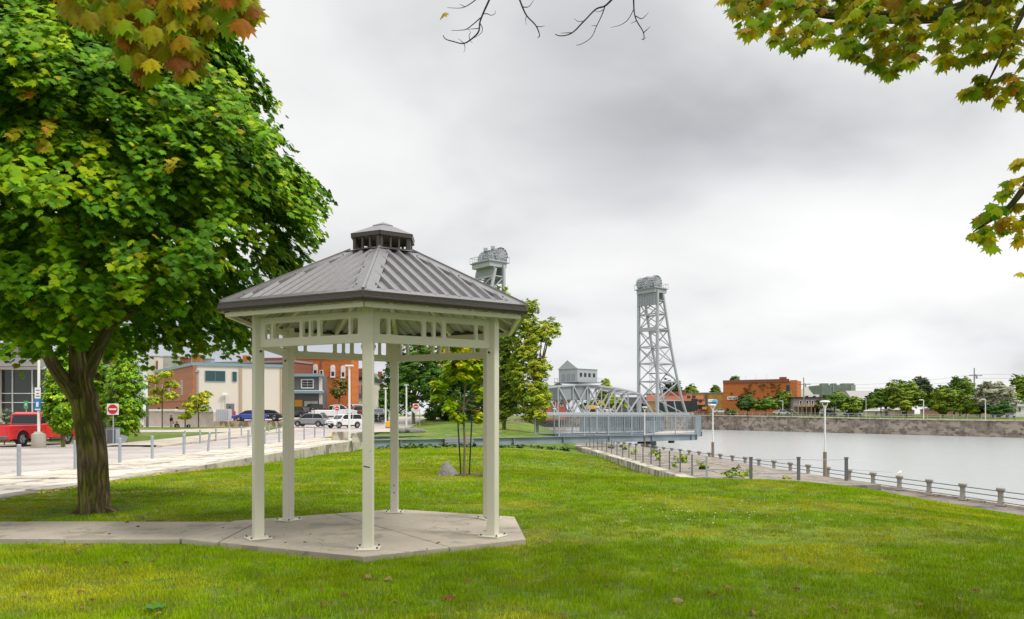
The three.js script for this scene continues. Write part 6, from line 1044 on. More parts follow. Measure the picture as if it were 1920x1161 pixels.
  const hd = thing('hedge', 'clipped green hedge at the left foot of the brick hall', 'hedge', at(1371, 778, 228)); const il = []; const s1 = seed; seed = 301; crownLeaves({ lobes: [[-.9, .9, 0, 1.1, 1, .8], [.9, .9, 0, 1.1, 1, .8], [0, 1, 0, 1.3, 1, .8]], clumps: 90, per: 6, cr: .3, size: .5, pal: [[.13, .18, .012, 2], [.18, .22, .012, 2]] }, il); instLeaves(il, G.sprig, M.leafFar, 'foliage', hd); new MB().cyl(V(0, -.2, 0), V(0, .6, 0), .1, .08, 6).build('stem', M.bark, hd); seed = s1;
}
// ------------------------------------------------------------------ vehicles
function wheel(t, x, z, r, w, s) { const q = new THREE.Group(); q.name = 'wheel'; q.position.set(x, r, z); t.add(q); const rot = new THREE.Matrix4().makeRotationX(Math.PI / 2); mesh('tyre', new THREE.LatheGeometry([[r * .62, -w / 2], [r * .94, -w / 2], [r, -w * .35], [r, w * .35], [r * .94, w / 2], [r * .62, w / 2]].map(p => new THREE.Vector2(...p)), 20), M.rubber, q).applyMatrix4(rot); const rim = new MB(); rim.add(new THREE.CylinderGeometry(r * .64, r * .64, w * .5, 18), rot); for (let i = 0; i < 5; i++) { const a = i / 5 * 6.283; rim.bar(V(0, 0, s * w * .3), V(Math.cos(a) * r * .58, Math.sin(a) * r * .58, s * w * .3), .07, .05); } rim.build('rim', M.rim, q); }
function vehicle(kind, label, color, p, turn, o = {}) {       // front along +x
  const K = { suv: { L: 4.4, W: 1.8, H: 1.62, r: .34, wb: 2.62, belt: .98, hood: .96, g: [[-2.05, 1.02], [-1.7, 1.5], [-1.3, 1.6], [.15, 1.6], [.5, 1.52], [1.15, 1.02]], roof: [[-1.72, 1.52], [-1.3, 1.63], [.15, 1.63], [.52, 1.54]] }, box: { L: 4.1, W: 1.8, H: 1.62, r: .34, wb: 2.57, belt: 1.0, hood: 1.0, g: [[-1.98, 1.02], [-1.85, 1.54], [-1.5, 1.6], [.35, 1.58], [.6, 1.5], [1.05, 1.02]], roof: [[-1.9, 1.56], [-1.5, 1.64], [.35, 1.61], [.63, 1.52]] }, car: { L: 4.5, W: 1.78, H: 1.44, r: .32, wb: 2.65, belt: .88, hood: .84, g: [[-1.75, .9], [-1.1, 1.36], [-.7, 1.42], [.2, 1.42], [.5, 1.36], [1.25, .9]], roof: [[-1.12, 1.37], [-.7, 1.45], [.2, 1.45], [.52, 1.38]] }, pickup: { L: 5.9, W: 2.0, H: 1.95, r: .42, wb: 3.7, belt: 1.22, hood: 1.28, g: [[-.55, 1.24], [-.42, 1.82], [-.2, 1.9], [.75, 1.9], [1.0, 1.82], [1.6, 1.26]], roof: [[-.44, 1.84], [-.2, 1.94], [.75, 1.94], [1.03, 1.84]] } }[kind];
  const t = thing(o.name || 'parked_car', label, o.cat || (kind === 'pickup' ? 'pickup truck' : 'car'), p, turn), paint = new THREE.MeshPhysicalMaterial({ color, roughness: .35, metalness: o.metal ?? .1, clearcoat: .8, clearcoatRoughness: .08 });
  const { L, W, r, wb, belt, hood } = K, x0 = -L / 2, x1 = L / 2, wa = -wb / 2 + (kind === 'pickup' ? -.05 : .02), wf = wa + wb, ar = r + .07, pts = [], arc = (c, n = 9) => { for (let i = 0; i <= n; i++) { const a = Math.PI - i / n * Math.PI; pts.push([c + Math.cos(a) * ar, .30 + Math.max(0, Math.sin(a) * ar + r - .30)]); } };
  pts.push([x0 + .05, .36]); arc(wa); arc(wf); pts.push([x1 - .1, .34], [x1, .5], [x1 - .02, .72], [x1 - .16, hood - .12], [x1 - .5, hood - .03], [K.g[5][0] + .05, hood + .05]);
  if (kind === 'pickup') pts.push([-.6, belt + .04], [-.62, belt], [x0 + .02, belt], [x0, belt - .1]); else pts.push([K.g[5][0], belt + .05], [K.g[0][0] + .05, belt + .06], [x0 + .06, belt], [x0, belt - .12]);
  pts.push([x0, .5]);
  new MB().ext(pts, W, new THREE.Matrix4().setPosition(0, 0, -W / 2), .05).build('body', paint, t);
  new MB().ext(K.g, W - .22, new THREE.Matrix4().setPosition(0, 0, -(W - .22) / 2), .04).build('windows', M.pane, t);
  const rf = new MB(); rf.ext([...K.roof, ...K.roof.slice().reverse().map(([x, y]) => [x, y - .07])], W - .24, new THREE.Matrix4().setPosition(0, 0, -(W - .24) / 2), .03); for (const s of [-1, 1]) { const z = s * ((W - .22) / 2 - .012); rf.bar(V(K.g[5][0], belt + .03, z), V(K.g[4][0] + .02, K.roof[3][1] - .04, z), .09, .07); rf.bar(V(K.g[0][0] + .06, belt + .03, z), V(K.g[1][0] + .02, K.roof[0][1] - .04, z), kind === 'suv' || kind === 'box' ? .28 : .12, .07); const mx = (K.g[1][0] + K.g[4][0]) / 2; rf.bar(V(mx, belt + .03, z), V(mx - .04, K.roof[1][1] - .06, z), .08, .06); } rf.build('roof', paint, t);
  for (const x of [wa, wf]) for (const s of [-1, 1]) wheel(t, x, s * (W / 2 - .11), r, .22, s);
  for (const s of [-1, 1]) { new MB().rbox(.14, .15, .38, x1 - .07, hood - .22, s * (W / 2 - .28), .04).build('headlight', M.white, t); new MB().rbox(.1, kind === 'pickup' ? .42 : .2, .16, x0 + .03, belt - (kind === 'pickup' ? .26 : .16), s * (W / 2 - .13), .03).build('tail_light', M.red, t); new MB().rbox(.12, .14, .22, K.g[5][0] - .15, belt + .12, s * (W / 2 + .06), .04).build('mirror', paint, t); const z = s * (W / 2 + .004); for (const x of [(wa + wf) / 2 - .5, (wa + wf) / 2 + .45]) new MB().box(.16, .03, .02, x, belt - .14, z).build('handle', M.galvDark, t); for (const x of [(wa + wf) / 2 + .95, (wa + wf) / 2 - .08]) new MB().box(.012, .5, .006, x, belt - .3, z).build('door_gap', M.black, t); new MB().box(wb - 2 * ar, .12, .05, (wa + wf) / 2, .3, s * (W / 2 - .02)).build('sill', M.black, t); }
  new MB().rbox(.16, .24, W - .3, x1 - .05, .46, 0, .05).build('front_bumper', o.bump || M.black, t); new MB().rbox(.16, .22, W - .2, x0 + .03, .5, 0, .05).build('rear_bumper', kind === 'pickup' ? M.galvDark : M.black, t); new MB().box(.03, .12, .5, x0 - .04, kind === 'pickup' ? .52 : .72, 0).build('number_plate', M.white, t); new MB().box(.04, .12, .5, x1 + .03, .46, 0).build('number_plate', M.white, t); new MB().rbox(.06, .16, W - .8, x1 - .1, hood - .24, 0, .03).build('grille', M.black, t);
  if (kind === 'pickup') { new MB().box(2.05, .03, W - .3, x0 + 1.2, belt + .012, 0).build('bed_cover', M.black, t); for (const s of [-1, 1]) for (const x of [wa, wf]) { const f = []; for (let i = 0; i <= 10; i++) { const a = i / 10 * Math.PI; f.push([x + Math.cos(a) * (ar + .09), r + Math.sin(a) * (ar + .09)]); } for (let i = 10; i >= 0; i--) { const a = i / 10 * Math.PI; f.push([x + Math.cos(a) * ar, r + Math.sin(a) * ar]); } new MB().ext(f, .06, new THREE.Matrix4().setPosition(0, 0, s > 0 ? W / 2 - .04 : -W / 2 - .02), .01).build('arch_flare', paint, t); } }
  return t;
}
{
  const g = (px, py, d) => at(px, py, d), Y = p => p;
  vehicle('pickup', 'bright red pickup truck parked behind the concrete based sign pole', C(.72, .008, .012), V(-28.2, landY(-28, 46) + .02, -46), 1.45);
  const on = (px, py, d) => { const p = at(px, py, d); return p; };
  vehicle('suv', 'silver grey crossover parked side on nearest the road', C(.30, .31, .35), on(582, 800.2, 97), Math.PI - .12, { metal: .5 });
  vehicle('box', 'white boxy hatchback facing the road beside the silver crossover', C(.78, .78, .78), on(645, 803, 91), Math.PI + .85);
  vehicle('pickup', 'white pickup truck behind the white boxy hatchback', C(.75, .75, .76), on(627, 786, 107), .5);
  vehicle('suv', 'black car with open hatch parked before the orange panel', C(.02, .03, .035), on(560, 783, 116), 2.6); vehicle('pickup', 'dark maroon black pickup parked before the shop window', C(.035, .02, .022), on(592, 782, 117), 2.2); vehicle('car', 'white saloon behind the tall white lamp post', C(.72, .73, .75), on(664, 776, 122), 2.2); vehicle('suv', 'dark red car just left of the front gazebo post', C(.20, .02, .02), on(675, 783, 112), .9);
  vehicle('car', 'grey car right of the front gazebo post', C(.25, .29, .33), on(706, 786, 108), 1.9); vehicle('car', 'cobalt blue saloon on the raised lot by the cream building', C(.025, .06, .42), on(470, 790, 103), Math.PI + .05); vehicle('car', 'dark car half hidden behind a gazebo post on the raised lot', C(.02, .02, .025), on(497, 789, 104), Math.PI + .1);
  vehicle('car', 'small dark red car near the blue and white sign across the canal', C(.35, .01, .04), on(1318, 776.5, 238), .1); vehicle('car', 'small white car near the ochre building across the canal', C(.75, .75, .76), on(1350, 776, 236), .1); vehicle('car', 'white car on the far road seen past the lift tower leg', C(.72, .72, .74), on(1297, 772.5, 262), .1); vehicle('car', 'silver car beside the timber stairs across the canal', C(.5, .5, .52), on(1465, 779, 210), .3); vehicle('suv', 'pale blue grey car right of the timber stairs', C(.4, .45, .5), on(1553, 780.5, 203), .3); vehicle('car', 'white car parked under the far trees near the cream shed', C(.7, .75, .76), on(1600, 781, 198), .2); vehicle('car', 'white car passing on the bridge road', C(.75, .75, .76), on(1138, 773, 258), .4);
  // motorbike
  const mb = thing('motorcycle', 'dark motorcycle with bright headlamp beside the grey car', 'motorcycle', on(716, 791, 104), Math.PI + .9); for (const x of [-.72, .72]) { const q = new THREE.Group(); q.name = 'wheel'; q.position.set(x, .32, 0); mb.add(q); mesh('tyre', new THREE.TorusGeometry(.26, .07, 8, 20), M.rubber, q); mesh('rim', new THREE.TorusGeometry(.18, .025, 6, 16), M.rim, q); } new MB().rbox(.6, .3, .28, .1, .82, 0, .1).build('tank', M.black, mb); new MB().rbox(.8, .12, .3, -.45, .82, 0, .05).build('seat', M.black, mb); new MB().rbox(.5, .4, .34, 0, .45, 0, .08).build('engine', M.galvDark, mb); new MB().bar(V(.72, .32, 0), V(.45, 1.1, 0), .1, .14).build('fork', M.galv, mb); new MB().bar(V(.42, 1.1, -.38), V(.42, 1.1, .38), .04, .04).build('handlebar', M.galv, mb); new MB().lathe([[0, .08], [.1, .05], [.11, -.06], [0, -.08]], 0, 0, 0, 12).build('headlight', std(C(.8, .62, .42), .2), mb).position.set(.62, .98, 0);
}
// ------------------------------------------------------------------ signs and street furniture
function noEntry(p, h, label, turn = 0, s = .6, o = {}) {
  const t = thing('road_sign', label, 'sign', p, turn); new MB().cyl(V(0, -.2, 0), V(0, h, 0), .035, .035, 8).build('post', M.galv, t);
  new MB().rbox(s, s, .02, 0, h - s / 2, .05, .008).build('plate', M.white, t); new MB().lathe([[0, .008], [s * .42, .008], [s * .42, -.008], [0, -.008]], 0, 0, 0, 28).build('red_disc', M.red, t).applyMatrix4(new THREE.Matrix4().makeRotationX(Math.PI / 2).setPosition(0, h - s / 2, .064)); new MB().box(s * .62, s * .13, .012, 0, h - s / 2, .072).build('white_bar', M.white, t); return t;
}
{
  const p = at(212, 830, 46); p.y = landY(p.x, 46); noEntry(p, yAt(757, 46) - p.y, 'square no entry sign with a red disc before the tall narrow tree', .1, .66);
  const q = at(632, 800, 88); noEntry(q, yAt(761, 88) - q.y, 'small no entry sign in front of the parked cars', .1, .6 * 1);
  const r = at(780, 798, 92), t = noEntry(r, yAt(757, 92) - r.y, 'no entry sign with a white diamond board at the bend of the road', -.1, .75); const h = yAt(766, 92) - r.y; const dm = new MB().box(.85, .85, .02, 0, 0, 0).build('diamond_board', M.white, t); dm.rotation.z = Math.PI / 4; dm.position.set(-.02, h - .12, .02);
  for (const [px, l] of [[772, 'thin pale post left of the diamond board sign'], [787, 'thin yellowish post right of the diamond board sign']]) { const s = thing('marker_post', l, 'post', at(px, 797, 93)); new MB().box(.09, 1.9, .06, 0, .85, 0).build('post', px === 772 ? M.galv : std(C(.4, .36, .1), .8), s); new MB().box(.12, .05, .09, 0, 1.82, 0).build('cap', M.galv, s); }
  // pole in a concrete foot with two plates
  const d = 42.6, f = at(72.5, 837, d); f.y = landY(f.x, d); const sp = thing('sign_pole', 'white pole in a round concrete foot carrying white and blue parking plates', 'sign pole', f); new MB().lathe([[0, 0], [.36, 0], [.35, .8], [.28, .84], [.22, .86], [.22, .93], [0, .93]], 0, -.05, 0, 18).build('concrete_foot', M.footing, sp); new MB().cyl(V(0, .85, 0), V(0, 6.3, 0), .075, .065, 12).build('pole', M.white, sp); new MB().rbox(.8, .12, .3, .2, 6.3, 0, .04).build('lamp_head', M.white, sp);
  const Y = py => yAt(py, d) - f.y; new MB().box(.32, Y(727) - Y(747.5), .02, .0, (Y(727) + Y(747.5)) / 2, .1).build('white_plate', M.white, sp); for (const [py, w] of [[732, .2], [738, .14], [743, .2]]) new MB().box(w, .05, .008, 0.01, Y(py), .114).build('lettering', M.galvDark, sp); new MB().box(.34, Y(748.2) - Y(770), .02, .0, (Y(748.2) + Y(770)) / 2, .1).build('blue_plate', M.blueSign, sp); new MB().box(.13, .26, .008, -.01, Y(758.5), .114).build('symbol', M.white, sp); new MB().box(.3, .07, .008, 0, Y(768), .114).build('plate_strip', M.white, sp);
  const gs = at(49, 812, 46.6); gs.y = landY(gs.x, 46.6); const g = thing('road_sign', 'small green sign on a thin post before the glass front', 'sign', gs); const gy = yAt(752, 46.6) - gs.y; new MB().cyl(V(0, 0, 0), V(0, gy, 0), .03, .03, 8).build('post', M.galv, g); new MB().box(.24, .46, .02, 0, gy - .23, .04).build('plate', std(C(.04, .38, .16), .5), g); new MB().box(.1, .2, .01, 0, gy - .2, .055).build('symbol', std(C(.4, .65, .5), .5), g);
  const ub = at(212, 826, 47.5); ub.y = landY(ub.x, 47.5); const u = thing('utility_box', 'grey metal utility cabinet behind the no entry sign', 'cabinet', ub); new MB().rbox(.62, 1.0, .45, 0, .5, 0, .03).build('body', std(C(.30, .34, .40), .6), u); new MB().rbox(.68, .06, .5, 0, 1.02, 0, .02).build('lid', M.galvDark, u); new MB().box(.5, .8, .01, 0, .5, .232).build('door', M.galvDark, u); new MB().box(.4, .5, .06, .65, .3, .1, 0, 0, -.3).build('side_panel', M.galv, u);
  const bar = thing('gate_bar', 'red and white striped barrier arm by the big maple trunk', 'barrier', at(188, 805, 52)); for (let i = 0; i < 6; i++) new MB().box(.28, .12, .06, -.9 + i * .28, .75, 0).build('stripe', i % 2 ? M.red : M.white, bar); new MB().box(.2, .9, .25, .9, .4, 0).build('pedestal', M.galv, bar);
  // concrete barriers
  const cb = (px0, px1, base, d, label, yel) => { const a = at(px0, base, d), b = at(px1, base, d), w = b.x - a.x, t = thing('concrete_barrier', label, 'barrier', V((a.x + b.x) / 2, a.y, a.z), .18); new MB().ext([[-.3, 0], [.3, 0], [.22, .25], [.17, .58], [-.17, .58], [-.22, .25]], w, new THREE.Matrix4().makeRotationY(Math.PI / 2).setPosition(-w / 2, 0, 0), .02).build('block', M.block, t); if (yel) new MB().box(.10, .5, .36, -w / 2 - .02, .3, 0).build('painted_end', M.yellow, t); return t; };
  cb(624, 656, 826, 52.5, 'weathered concrete barrier with a yellow painted end', true); cb(660, 694, 829, 51, 'plain low concrete barrier beside the tall white lamp');
  const yb = thing('yellow_block', 'yellow concrete wheel stop beside the second lamp', 'barrier', at(729, 803, 88)); new MB().rbox(.7, .75, .5, 0, .37, 0, .06).build('block', M.yellow, yb); new MB().box(.72, .08, .52, 0, .1, 0).build('stripe', M.galvDark, yb);
  seed = 611; for (const [px, py, w, l] of [[752, 812, 1.1, 'grey broken concrete block left in the rubble by the lawn verge'], [765, 810, .9, 'pale upright stone in the rubble by the lawn verge'], [778, 813, 1.3, 'low brown stone slab in the rubble by the lawn verge'], [789, 812, .9, 'flat pale stone at the right end of the rubble']]) { const p2 = at(px, py, 74), g2 = new THREE.IcosahedronGeometry(w / 2, 2), bp = g2.attributes.position; for (let i = 0; i < bp.count; i++) { const k = 1 + .35 * (noise2(bp.getX(i) * 3 + px, bp.getY(i) * 3 + bp.getZ(i) * 2, 3) - .5); bp.setXYZ(i, bp.getX(i) * k, bp.getY(i) * k * .6 + .15, bp.getZ(i) * k * .7); } g2.computeVertexNormals(); const m = mesh('stone', boxUV(clean(g2)), M.stone); m.position.copy(p2); tag(m, l, 'stone'); }
}
// ------------------------------------------------------------------ people by the cream wall
function flesh(bones, res, pad = .12, inflate = 0) {
  const bb = new THREE.Box3(); for (const [a, b, ra, rb] of bones) { const r = Math.max(ra, rb) + inflate; bb.expandByPoint(V(...a).addScalar(r)).expandByPoint(V(...a).addScalar(-r)).expandByPoint(V(...b).addScalar(r)).expandByPoint(V(...b).addScalar(-r)); }
  const c = bb.getCenter(V(0, 0, 0)), s = bb.getSize(V(0, 0, 0)), h = Math.max(s.x, s.y, s.z) / 2 + pad, mc = new MarchingCubes(res, M.white, false, false, 200000), k = .03;
  mc.isolation = 0; const q = V(0, 0, 0), A = V(0, 0, 0), B = V(0, 0, 0);
  for (let z = 0; z < res; z++) for (let y = 0; y < res; y++) for (let x = 0; x < res; x++) {
    q.set((x - res / 2) / (res / 2) * h + c.x, (y - res / 2) / (res / 2) * h + c.y, (z - res / 2) / (res / 2) * h + c.z); let e = 0;
    for (const [a, b, ra, rb] of bones) { A.set(...a); B.set(...b).sub(A); const t = clamp(q.clone().sub(A).dot(B) / Math.max(1e-9, B.lengthSq()), 0, 1), dd = q.distanceTo(A.addScaledVector(B, t)) - mix(ra, rb, t) - inflate; e += Math.exp(-dd / k); }
    mc.field[x + y * res + z * res * res] = e > 0 ? clamp(k * Math.log(e), -1, 1) : -1;
  }
  mc.update(); const n = mc.count, g = new THREE.BufferGeometry(); g.setAttribute('position', new THREE.BufferAttribute(mc.positionArray.slice(0, n * 3), 3)); g.setAttribute('normal', new THREE.BufferAttribute(mc.normalArray.slice(0, n * 3), 3)); g.scale(h, h, h); g.translate(c.x, c.y, c.z); return boxUV(clean(g));
}
{
  const skin = std(C(.42, .25, .17), .6), navy = std(C(.02, .025, .05), .8), tan = std(C(.55, .40, .28), .8), hair = std(C(.10, .05, .03), .8), blk = std(C(.012, .012, .014), .8);
  const fingers = (w, f, s) => [0, 1, 2, 3].map(i => [[w[0] + (i - 1.5) * .018, w[1] - .07, w[2]], [w[0] + (i - 1.5) * .02, w[1] - .15 + Math.abs(i - 1.4) * .012, w[2] + f], .009, .007]).concat([[[w[0] + s * .03, w[1] - .03, w[2] + .01], [w[0] + s * .05, w[1] - .09, w[2] + .03], .011, .008]]);
  const head = y => [[[0, y, .01], [0, y - .09, .035], .095, .07], [[0, y - .09, 0], [0, y - .24, -.01], .055, .06]];
  const legs = [-1, 1].flatMap(s => [[[s * .10, .92, 0], [s * .11, .5, .015], .088, .058], [[s * .11, .5, .015], [s * .12, .09, -.02], .056, .04], [[s * .12, .05, -.03], [s * .13, .035, .14], .042, .034]]);
  const arms = [-1, 1].flatMap(s => [[[s * .19, 1.42, 0], [s * .25, 1.14, .0], .055, .043], [[s * .25, 1.14, 0], [s * .20, .93, .16], .042, .03], [[s * .20, .93, .16], [s * .19, .87, .19], .034, .036], ...fingers([s * .19, .90, .19], .02, -s)]);
  const torso = [[[0, 1.36, 0], [0, 1.0, 0], .145, .125], [[-.12, 1.4, 0], [.12, 1.4, 0], .08, .08], [[-.08, .95, 0], [.08, .95, 0], .11, .11]];
  const p = at(321, 806, 96), t = thing('person', 'standing person in dark top and pale trousers before the cream wall', 'person', p, 2.6);
  mesh('body', flesh([...head(1.66), ...torso, ...legs, ...arms], 100), skin, t);
  mesh('shirt', flesh([...torso.slice(0, 2), ...[-1, 1].map(s => [[s * .19, 1.42, 0], [s * .24, 1.18, .0], .055, .045])], 60, .12, .022), navy, t); mesh('trousers', flesh([torso[2], ...[-1, 1].flatMap(s => [[[s * .10, .92, 0], [s * .11, .5, .015], .088, .06], [[s * .11, .5, .015], [s * .12, .12, -.02], .058, .05]])], 60, .12, .018), tan, t); mesh('hair', flesh([[[0, 1.70, -.02], [0, 1.66, -.05], .095, .085]], 28, .05, .008), hair, t); for (const s of [-1, 1]) { new MB().add(new THREE.SphereGeometry(.012, 8, 6), new THREE.Matrix4().setPosition(s * .035, 1.655, .098)).build('eye', blk, t); new MB().add(new THREE.SphereGeometry(.022, 8, 6), new THREE.Matrix4().makeScale(.5, 1.2, .8).setPosition(s * .095, 1.64, .0)).build('ear', skin, t); new MB().rbox(.1, .07, .27, s * .125, .035, .05, .03).build('shoe', blk, t); } new MB().cyl(V(0, 1.66, .1), V(0, 1.62, .125), .012, .018, 8).build('nose', skin, t); new MB().box(.05, .01, .01, 0, 1.585, .105).build('mouth', std(C(.3, .12, .1), .6), t);
  const sl = [-1, 1].flatMap(s => [[[s * .11, .16, 0], [s * .16, .46, .34], .09, .06], [[s * .16, .46, .34], [s * .14, .08, .52], .057, .04], [[s * .14, .05, .5], [s * .14, .035, .66], .042, .034]]), sa = [-1, 1].flatMap(s => [[[s * .19, .62, .05], [s * .25, .40, .2], .055, .043], [[s * .25, .40, .2], [s * .1, .46, .38], .042, .03], [[s * .1, .46, .38], [s * .08, .46, .43], .034, .034], ...fingers([s * .08, .5, .44], .03, -s)]), st = [[[0, .56, .03], [0, .2, 0], .14, .125], [[-.12, .6, .04], [.12, .6, .04], .08, .08], [[-.08, .15, 0], [.08, .15, 0], .11, .11]];
  const q = at(331, 806, 95.4), u = thing('person', 'person in black sitting on the ground beside the standing one', 'person', q, .6); const hd = head(.86); mesh('body', flesh([...hd.map(([a, b, c, d]) => [[a[0], a[1], a[2] + .06], [b[0], b[1], b[2] + .05], c, d]), ...st, ...sl, ...sa], 96), skin, u); mesh('jacket', flesh([...st.slice(0, 2), ...sa.filter((_, i) => [0, 1, 8, 9].includes(i))], 60, .12, .024), blk, u); mesh('trousers', flesh([st[2], ...sl.filter((_, i) => i % 3 < 2)], 60, .12, .018), blk, u); mesh('hair', flesh([[[0, .9, .03], [0, .84, .0], .097, .09]], 28, .05, .01), blk, u); for (const s of [-1, 1]) { new MB().add(new THREE.SphereGeometry(.012, 8, 6), new THREE.Matrix4().setPosition(s * .035, .855, .155)).build('eye', hair, u); new MB().rbox(.1, .07, .27, s * .14, .035, .57, .03).build('shoe', M.white, u); } new MB().cyl(V(0, .86, .16), V(0, .82, .185), .012, .018, 8).build('nose', skin, u); new MB().box(.05, .01, .01, 0, .785, .16).build('mouth', hair, u);
  const bp = thing('backpack', 'small black backpack with a pale strap standing by the low wall', 'backpack', at(353, 806, 95)); new MB().rbox(.42, .62, .3, 0, .31, 0, .1).build('bag', blk, bp); new MB().rbox(.3, .26, .1, 0, .2, .17, .04).build('pocket', blk, bp); new MB().rbox(.05, .5, .03, .1, .32, .16, .01).build('strap', M.white, bp); new MB().tube(spline([V(-.06, .6, 0), V(0, .7, 0), V(.06, .6, 0)], 8), .015, .015, 6).build('handle', blk, bp, false);
}

// ------------------------------------------------------------------ grass blades, clover, fallen leaves
{
  seed = 31337;
  const tuft = (n, w, h, r) => { const pos = [], idx = [], nor = []; for (let i = 0; i < n; i++) { const a = rr(0, 6.283), d = Math.sqrt(rnd()) * r, x = Math.cos(a) * d, z = Math.sin(a) * d, t = rr(0, 6.283), ww = w * rr(.7, 1.3), hh = h * rr(.55, 1.2), lx = gauss() * hh * .7, lz = gauss() * hh * .7, cx = Math.cos(t) * ww, cz = Math.sin(t) * ww, b = pos.length / 3; pos.push(x - cx, 0, z - cz, x + cx, 0, z + cz, x - cx * .7 + lx * .35, hh * .6, z - cz * .7 + lz * .35, x + cx * .7 + lx * .35, hh * .6, z + cz * .7 + lz * .35, x + lx, hh, z + lz); idx.push(b, b + 1, b + 2, b + 1, b + 3, b + 2, b + 2, b + 3, b + 4); for (let k = 0; k < 5; k++) nor.push(lx * 2, .06, lz * 2); } const g = new THREE.BufferGeometry(); g.setAttribute('position', new THREE.Float32BufferAttribute(pos, 3)); g.setIndex(idx); g.computeVertexNormals(); return g; };
  const geos = [tuft(22, .0022, .05, .085), tuft(22, .0026, .042, .10), tuft(16, .0045, .055, .13), tuft(12, .011, .06, .22)];
  const mat = new THREE.MeshPhysicalMaterial({ color: 0xffffff, roughness: .9, specularIntensity: .2, side: THREE.DoubleSide });
  const inHex = (x, z) => { for (let k = 0; k < 6; k++) { const a = hex(k, SLABR + .02, 0), b = hex(k + 1, SLABR + .02, 0); const s = (b.x - a.x) * (z - a.z) - (b.z - a.z) * (x - a.x); if (s > 0) return false; } return true; };
  const inPath = (x, z) => x < -3.3 && z > -11.88 + (x > -4.6 ? -.1 : 0) && z < -10.16 && x > -14 || (x < -3.2 && x > -4.4 && z < -9.85 - (x + 4.3) * -.3 && z > -12.2 && inPoly(x, z));
  const a0 = hex(5, SLABR, 0), a1 = hex(4, SLABR, 0), poly = [[a0.x, a0.z], [a1.x, a1.z], [-4.25, -11.88], [-4.32, -10.17]];
  function inPoly(x, z) { let c = false; for (let i = 0, j = 3; i < 4; j = i++) { const [xi, zi] = poly[i], [xj, zj] = poly[j]; if ((zi > z) !== (zj > z) && x < (xj - xi) * (z - zi) / (zj - zi) + xi) c = !c; } return c; }
  const bands = [[3.6, 10, 230, 0, 1], [10, 17, 120, 1, 1], [17, 30, 46, 2, 1.1], [30, 58, 14, 3, 1.2]], tm = new THREE.Matrix4(), e = new THREE.Euler(), col = new THREE.Color();
  const treeP = [at(178, 957, 13.5).x, 13.5];
  for (const [d0, d1, dens, gi, sc] of bands) {
    const list = []; const x0 = -.67 * d1 - 3.5, x1 = .67 * d1 + 3.5, N = Math.round((d1 - d0) * (x1 - x0) * dens);
    for (let i = 0; i < N; i++) {
      const d = rr(d0, d1), x = rr(x0, x1); if (Math.abs(x) > .67 * d + 3.5) continue;
      if (x < -10.45 || x > bankX(d) - 1.3 || (d > 31.4 && x > wallX(d) - .15)) continue; if (inHex(x, -d) || inPath(x, -d)) continue; if (d > 54 + (x + 12.6) / 1.589 - .2 && d > 56) continue;
      const td = Math.hypot(x - treeP[0], d - treeP[1]); if (td < .42 || (td < 1.3 && rnd() < .5 * (1.3 - td))) continue;
      const y = lawnY(x, d) + noisy(x, d) - .004, s = sc * rr(.7, 1.25);
      const dry = smooth(.50, .66, noise2(x * .55 + 9, d * .55 + 4, 4)), big = noise2(x * .16 + 3, d * .16, 3), sm = noise2(x * 2.2, d * 2.2, 2), r = rnd();
      let c = [mix(.275, .44, dry), mix(.415, .46, dry), mix(.003, .014, dry)]; const k = (.62 + big * .5 + (sm - .5) * .5) * rr(.75, 1.25); c = c.map(v => v * k); if (r < .05) c = [.34 * k, .30 * k, .11 * k]; else if (r < .12) c = [c[0] * .7, c[1] * .95, c[2] * .9];
      e.set(gauss() * .15, rr(0, 6.283), gauss() * .15); tm.makeRotationFromEuler(e).scale(V(s, s * (dry > .5 ? .75 : 1), s)).setPosition(x, y, -d); list.push([tm.clone(), col.setRGB(...c).clone()]);
    }
    const im = instLeaves(list, geos[gi], mat, numbered('grass')); scene.add(im); im.userData.kind = 'stuff'; tag(im, ['short green grass on the nearest part of the lawn', 'short green grass round the gazebo pad', 'short green grass on the middle of the lawn', 'short green grass on the far part of the lawn'][gi], 'grass');
  }
  // clover heads
  const cl = [], cg = new THREE.IcosahedronGeometry(.009, 1); for (let i = 0; i < 60; i++) { const px = 1310 + gauss() * 330, py = 966 + gauss() * 40; let d = 14; for (let k = 0; k < 6; k++) d = F * (EYE - lawnY(xAt(px, d), d)) / (py - HY); const x = xAt(px, d); cl.push([new THREE.Matrix4().makeScale(1, .8, 1).setPosition(x, lawnY(x, d) + noisy(x, d) + .055, -d), C(.72, .7, .58)]); }
  const im = instLeaves(cl, cg, std(C(1, 1, 1), .8), numbered('clover_flowers')); scene.add(im); im.userData.kind = 'stuff'; tag(im, 'scattered white clover heads in the lawn right of the gazebo', 'clover');
  // fallen leaves, each by itself
  const brown = [[.28, .15, .04], [.2, .1, .025], [.38, .24, .09], [.15, .07, .02], [.44, .31, .15]];
  const drop = (px, py, s, c, lab, grp, y, g = G.dry) => { let d = 9; for (let k = 0; k < 8; k++) d = F * (EYE - (y ?? lawnY(xAt(px, d), d))) / (py - HY); const x = xAt(px, d), m = mesh('fallen_leaf', g, leafTone(C(...c))); m.position.set(x, (y ?? lawnY(x, d) + noisy(x, d) + .035) + s * .12, -d); m.rotation.set(-Math.PI / 2 + gauss() * .5, gauss() * .5, rr(0, 6.28), 'YXZ'); m.rotation.order = 'YXZ'; m.rotation.set(-Math.PI / 2 + gauss() * .3, rr(0, 6.28), gauss() * .3); m.scale.setScalar(s); m.name = m.name; return tag(m, lab, 'leaf', grp); };
  const gl = 'curled brown leaves scattered over the lawn';
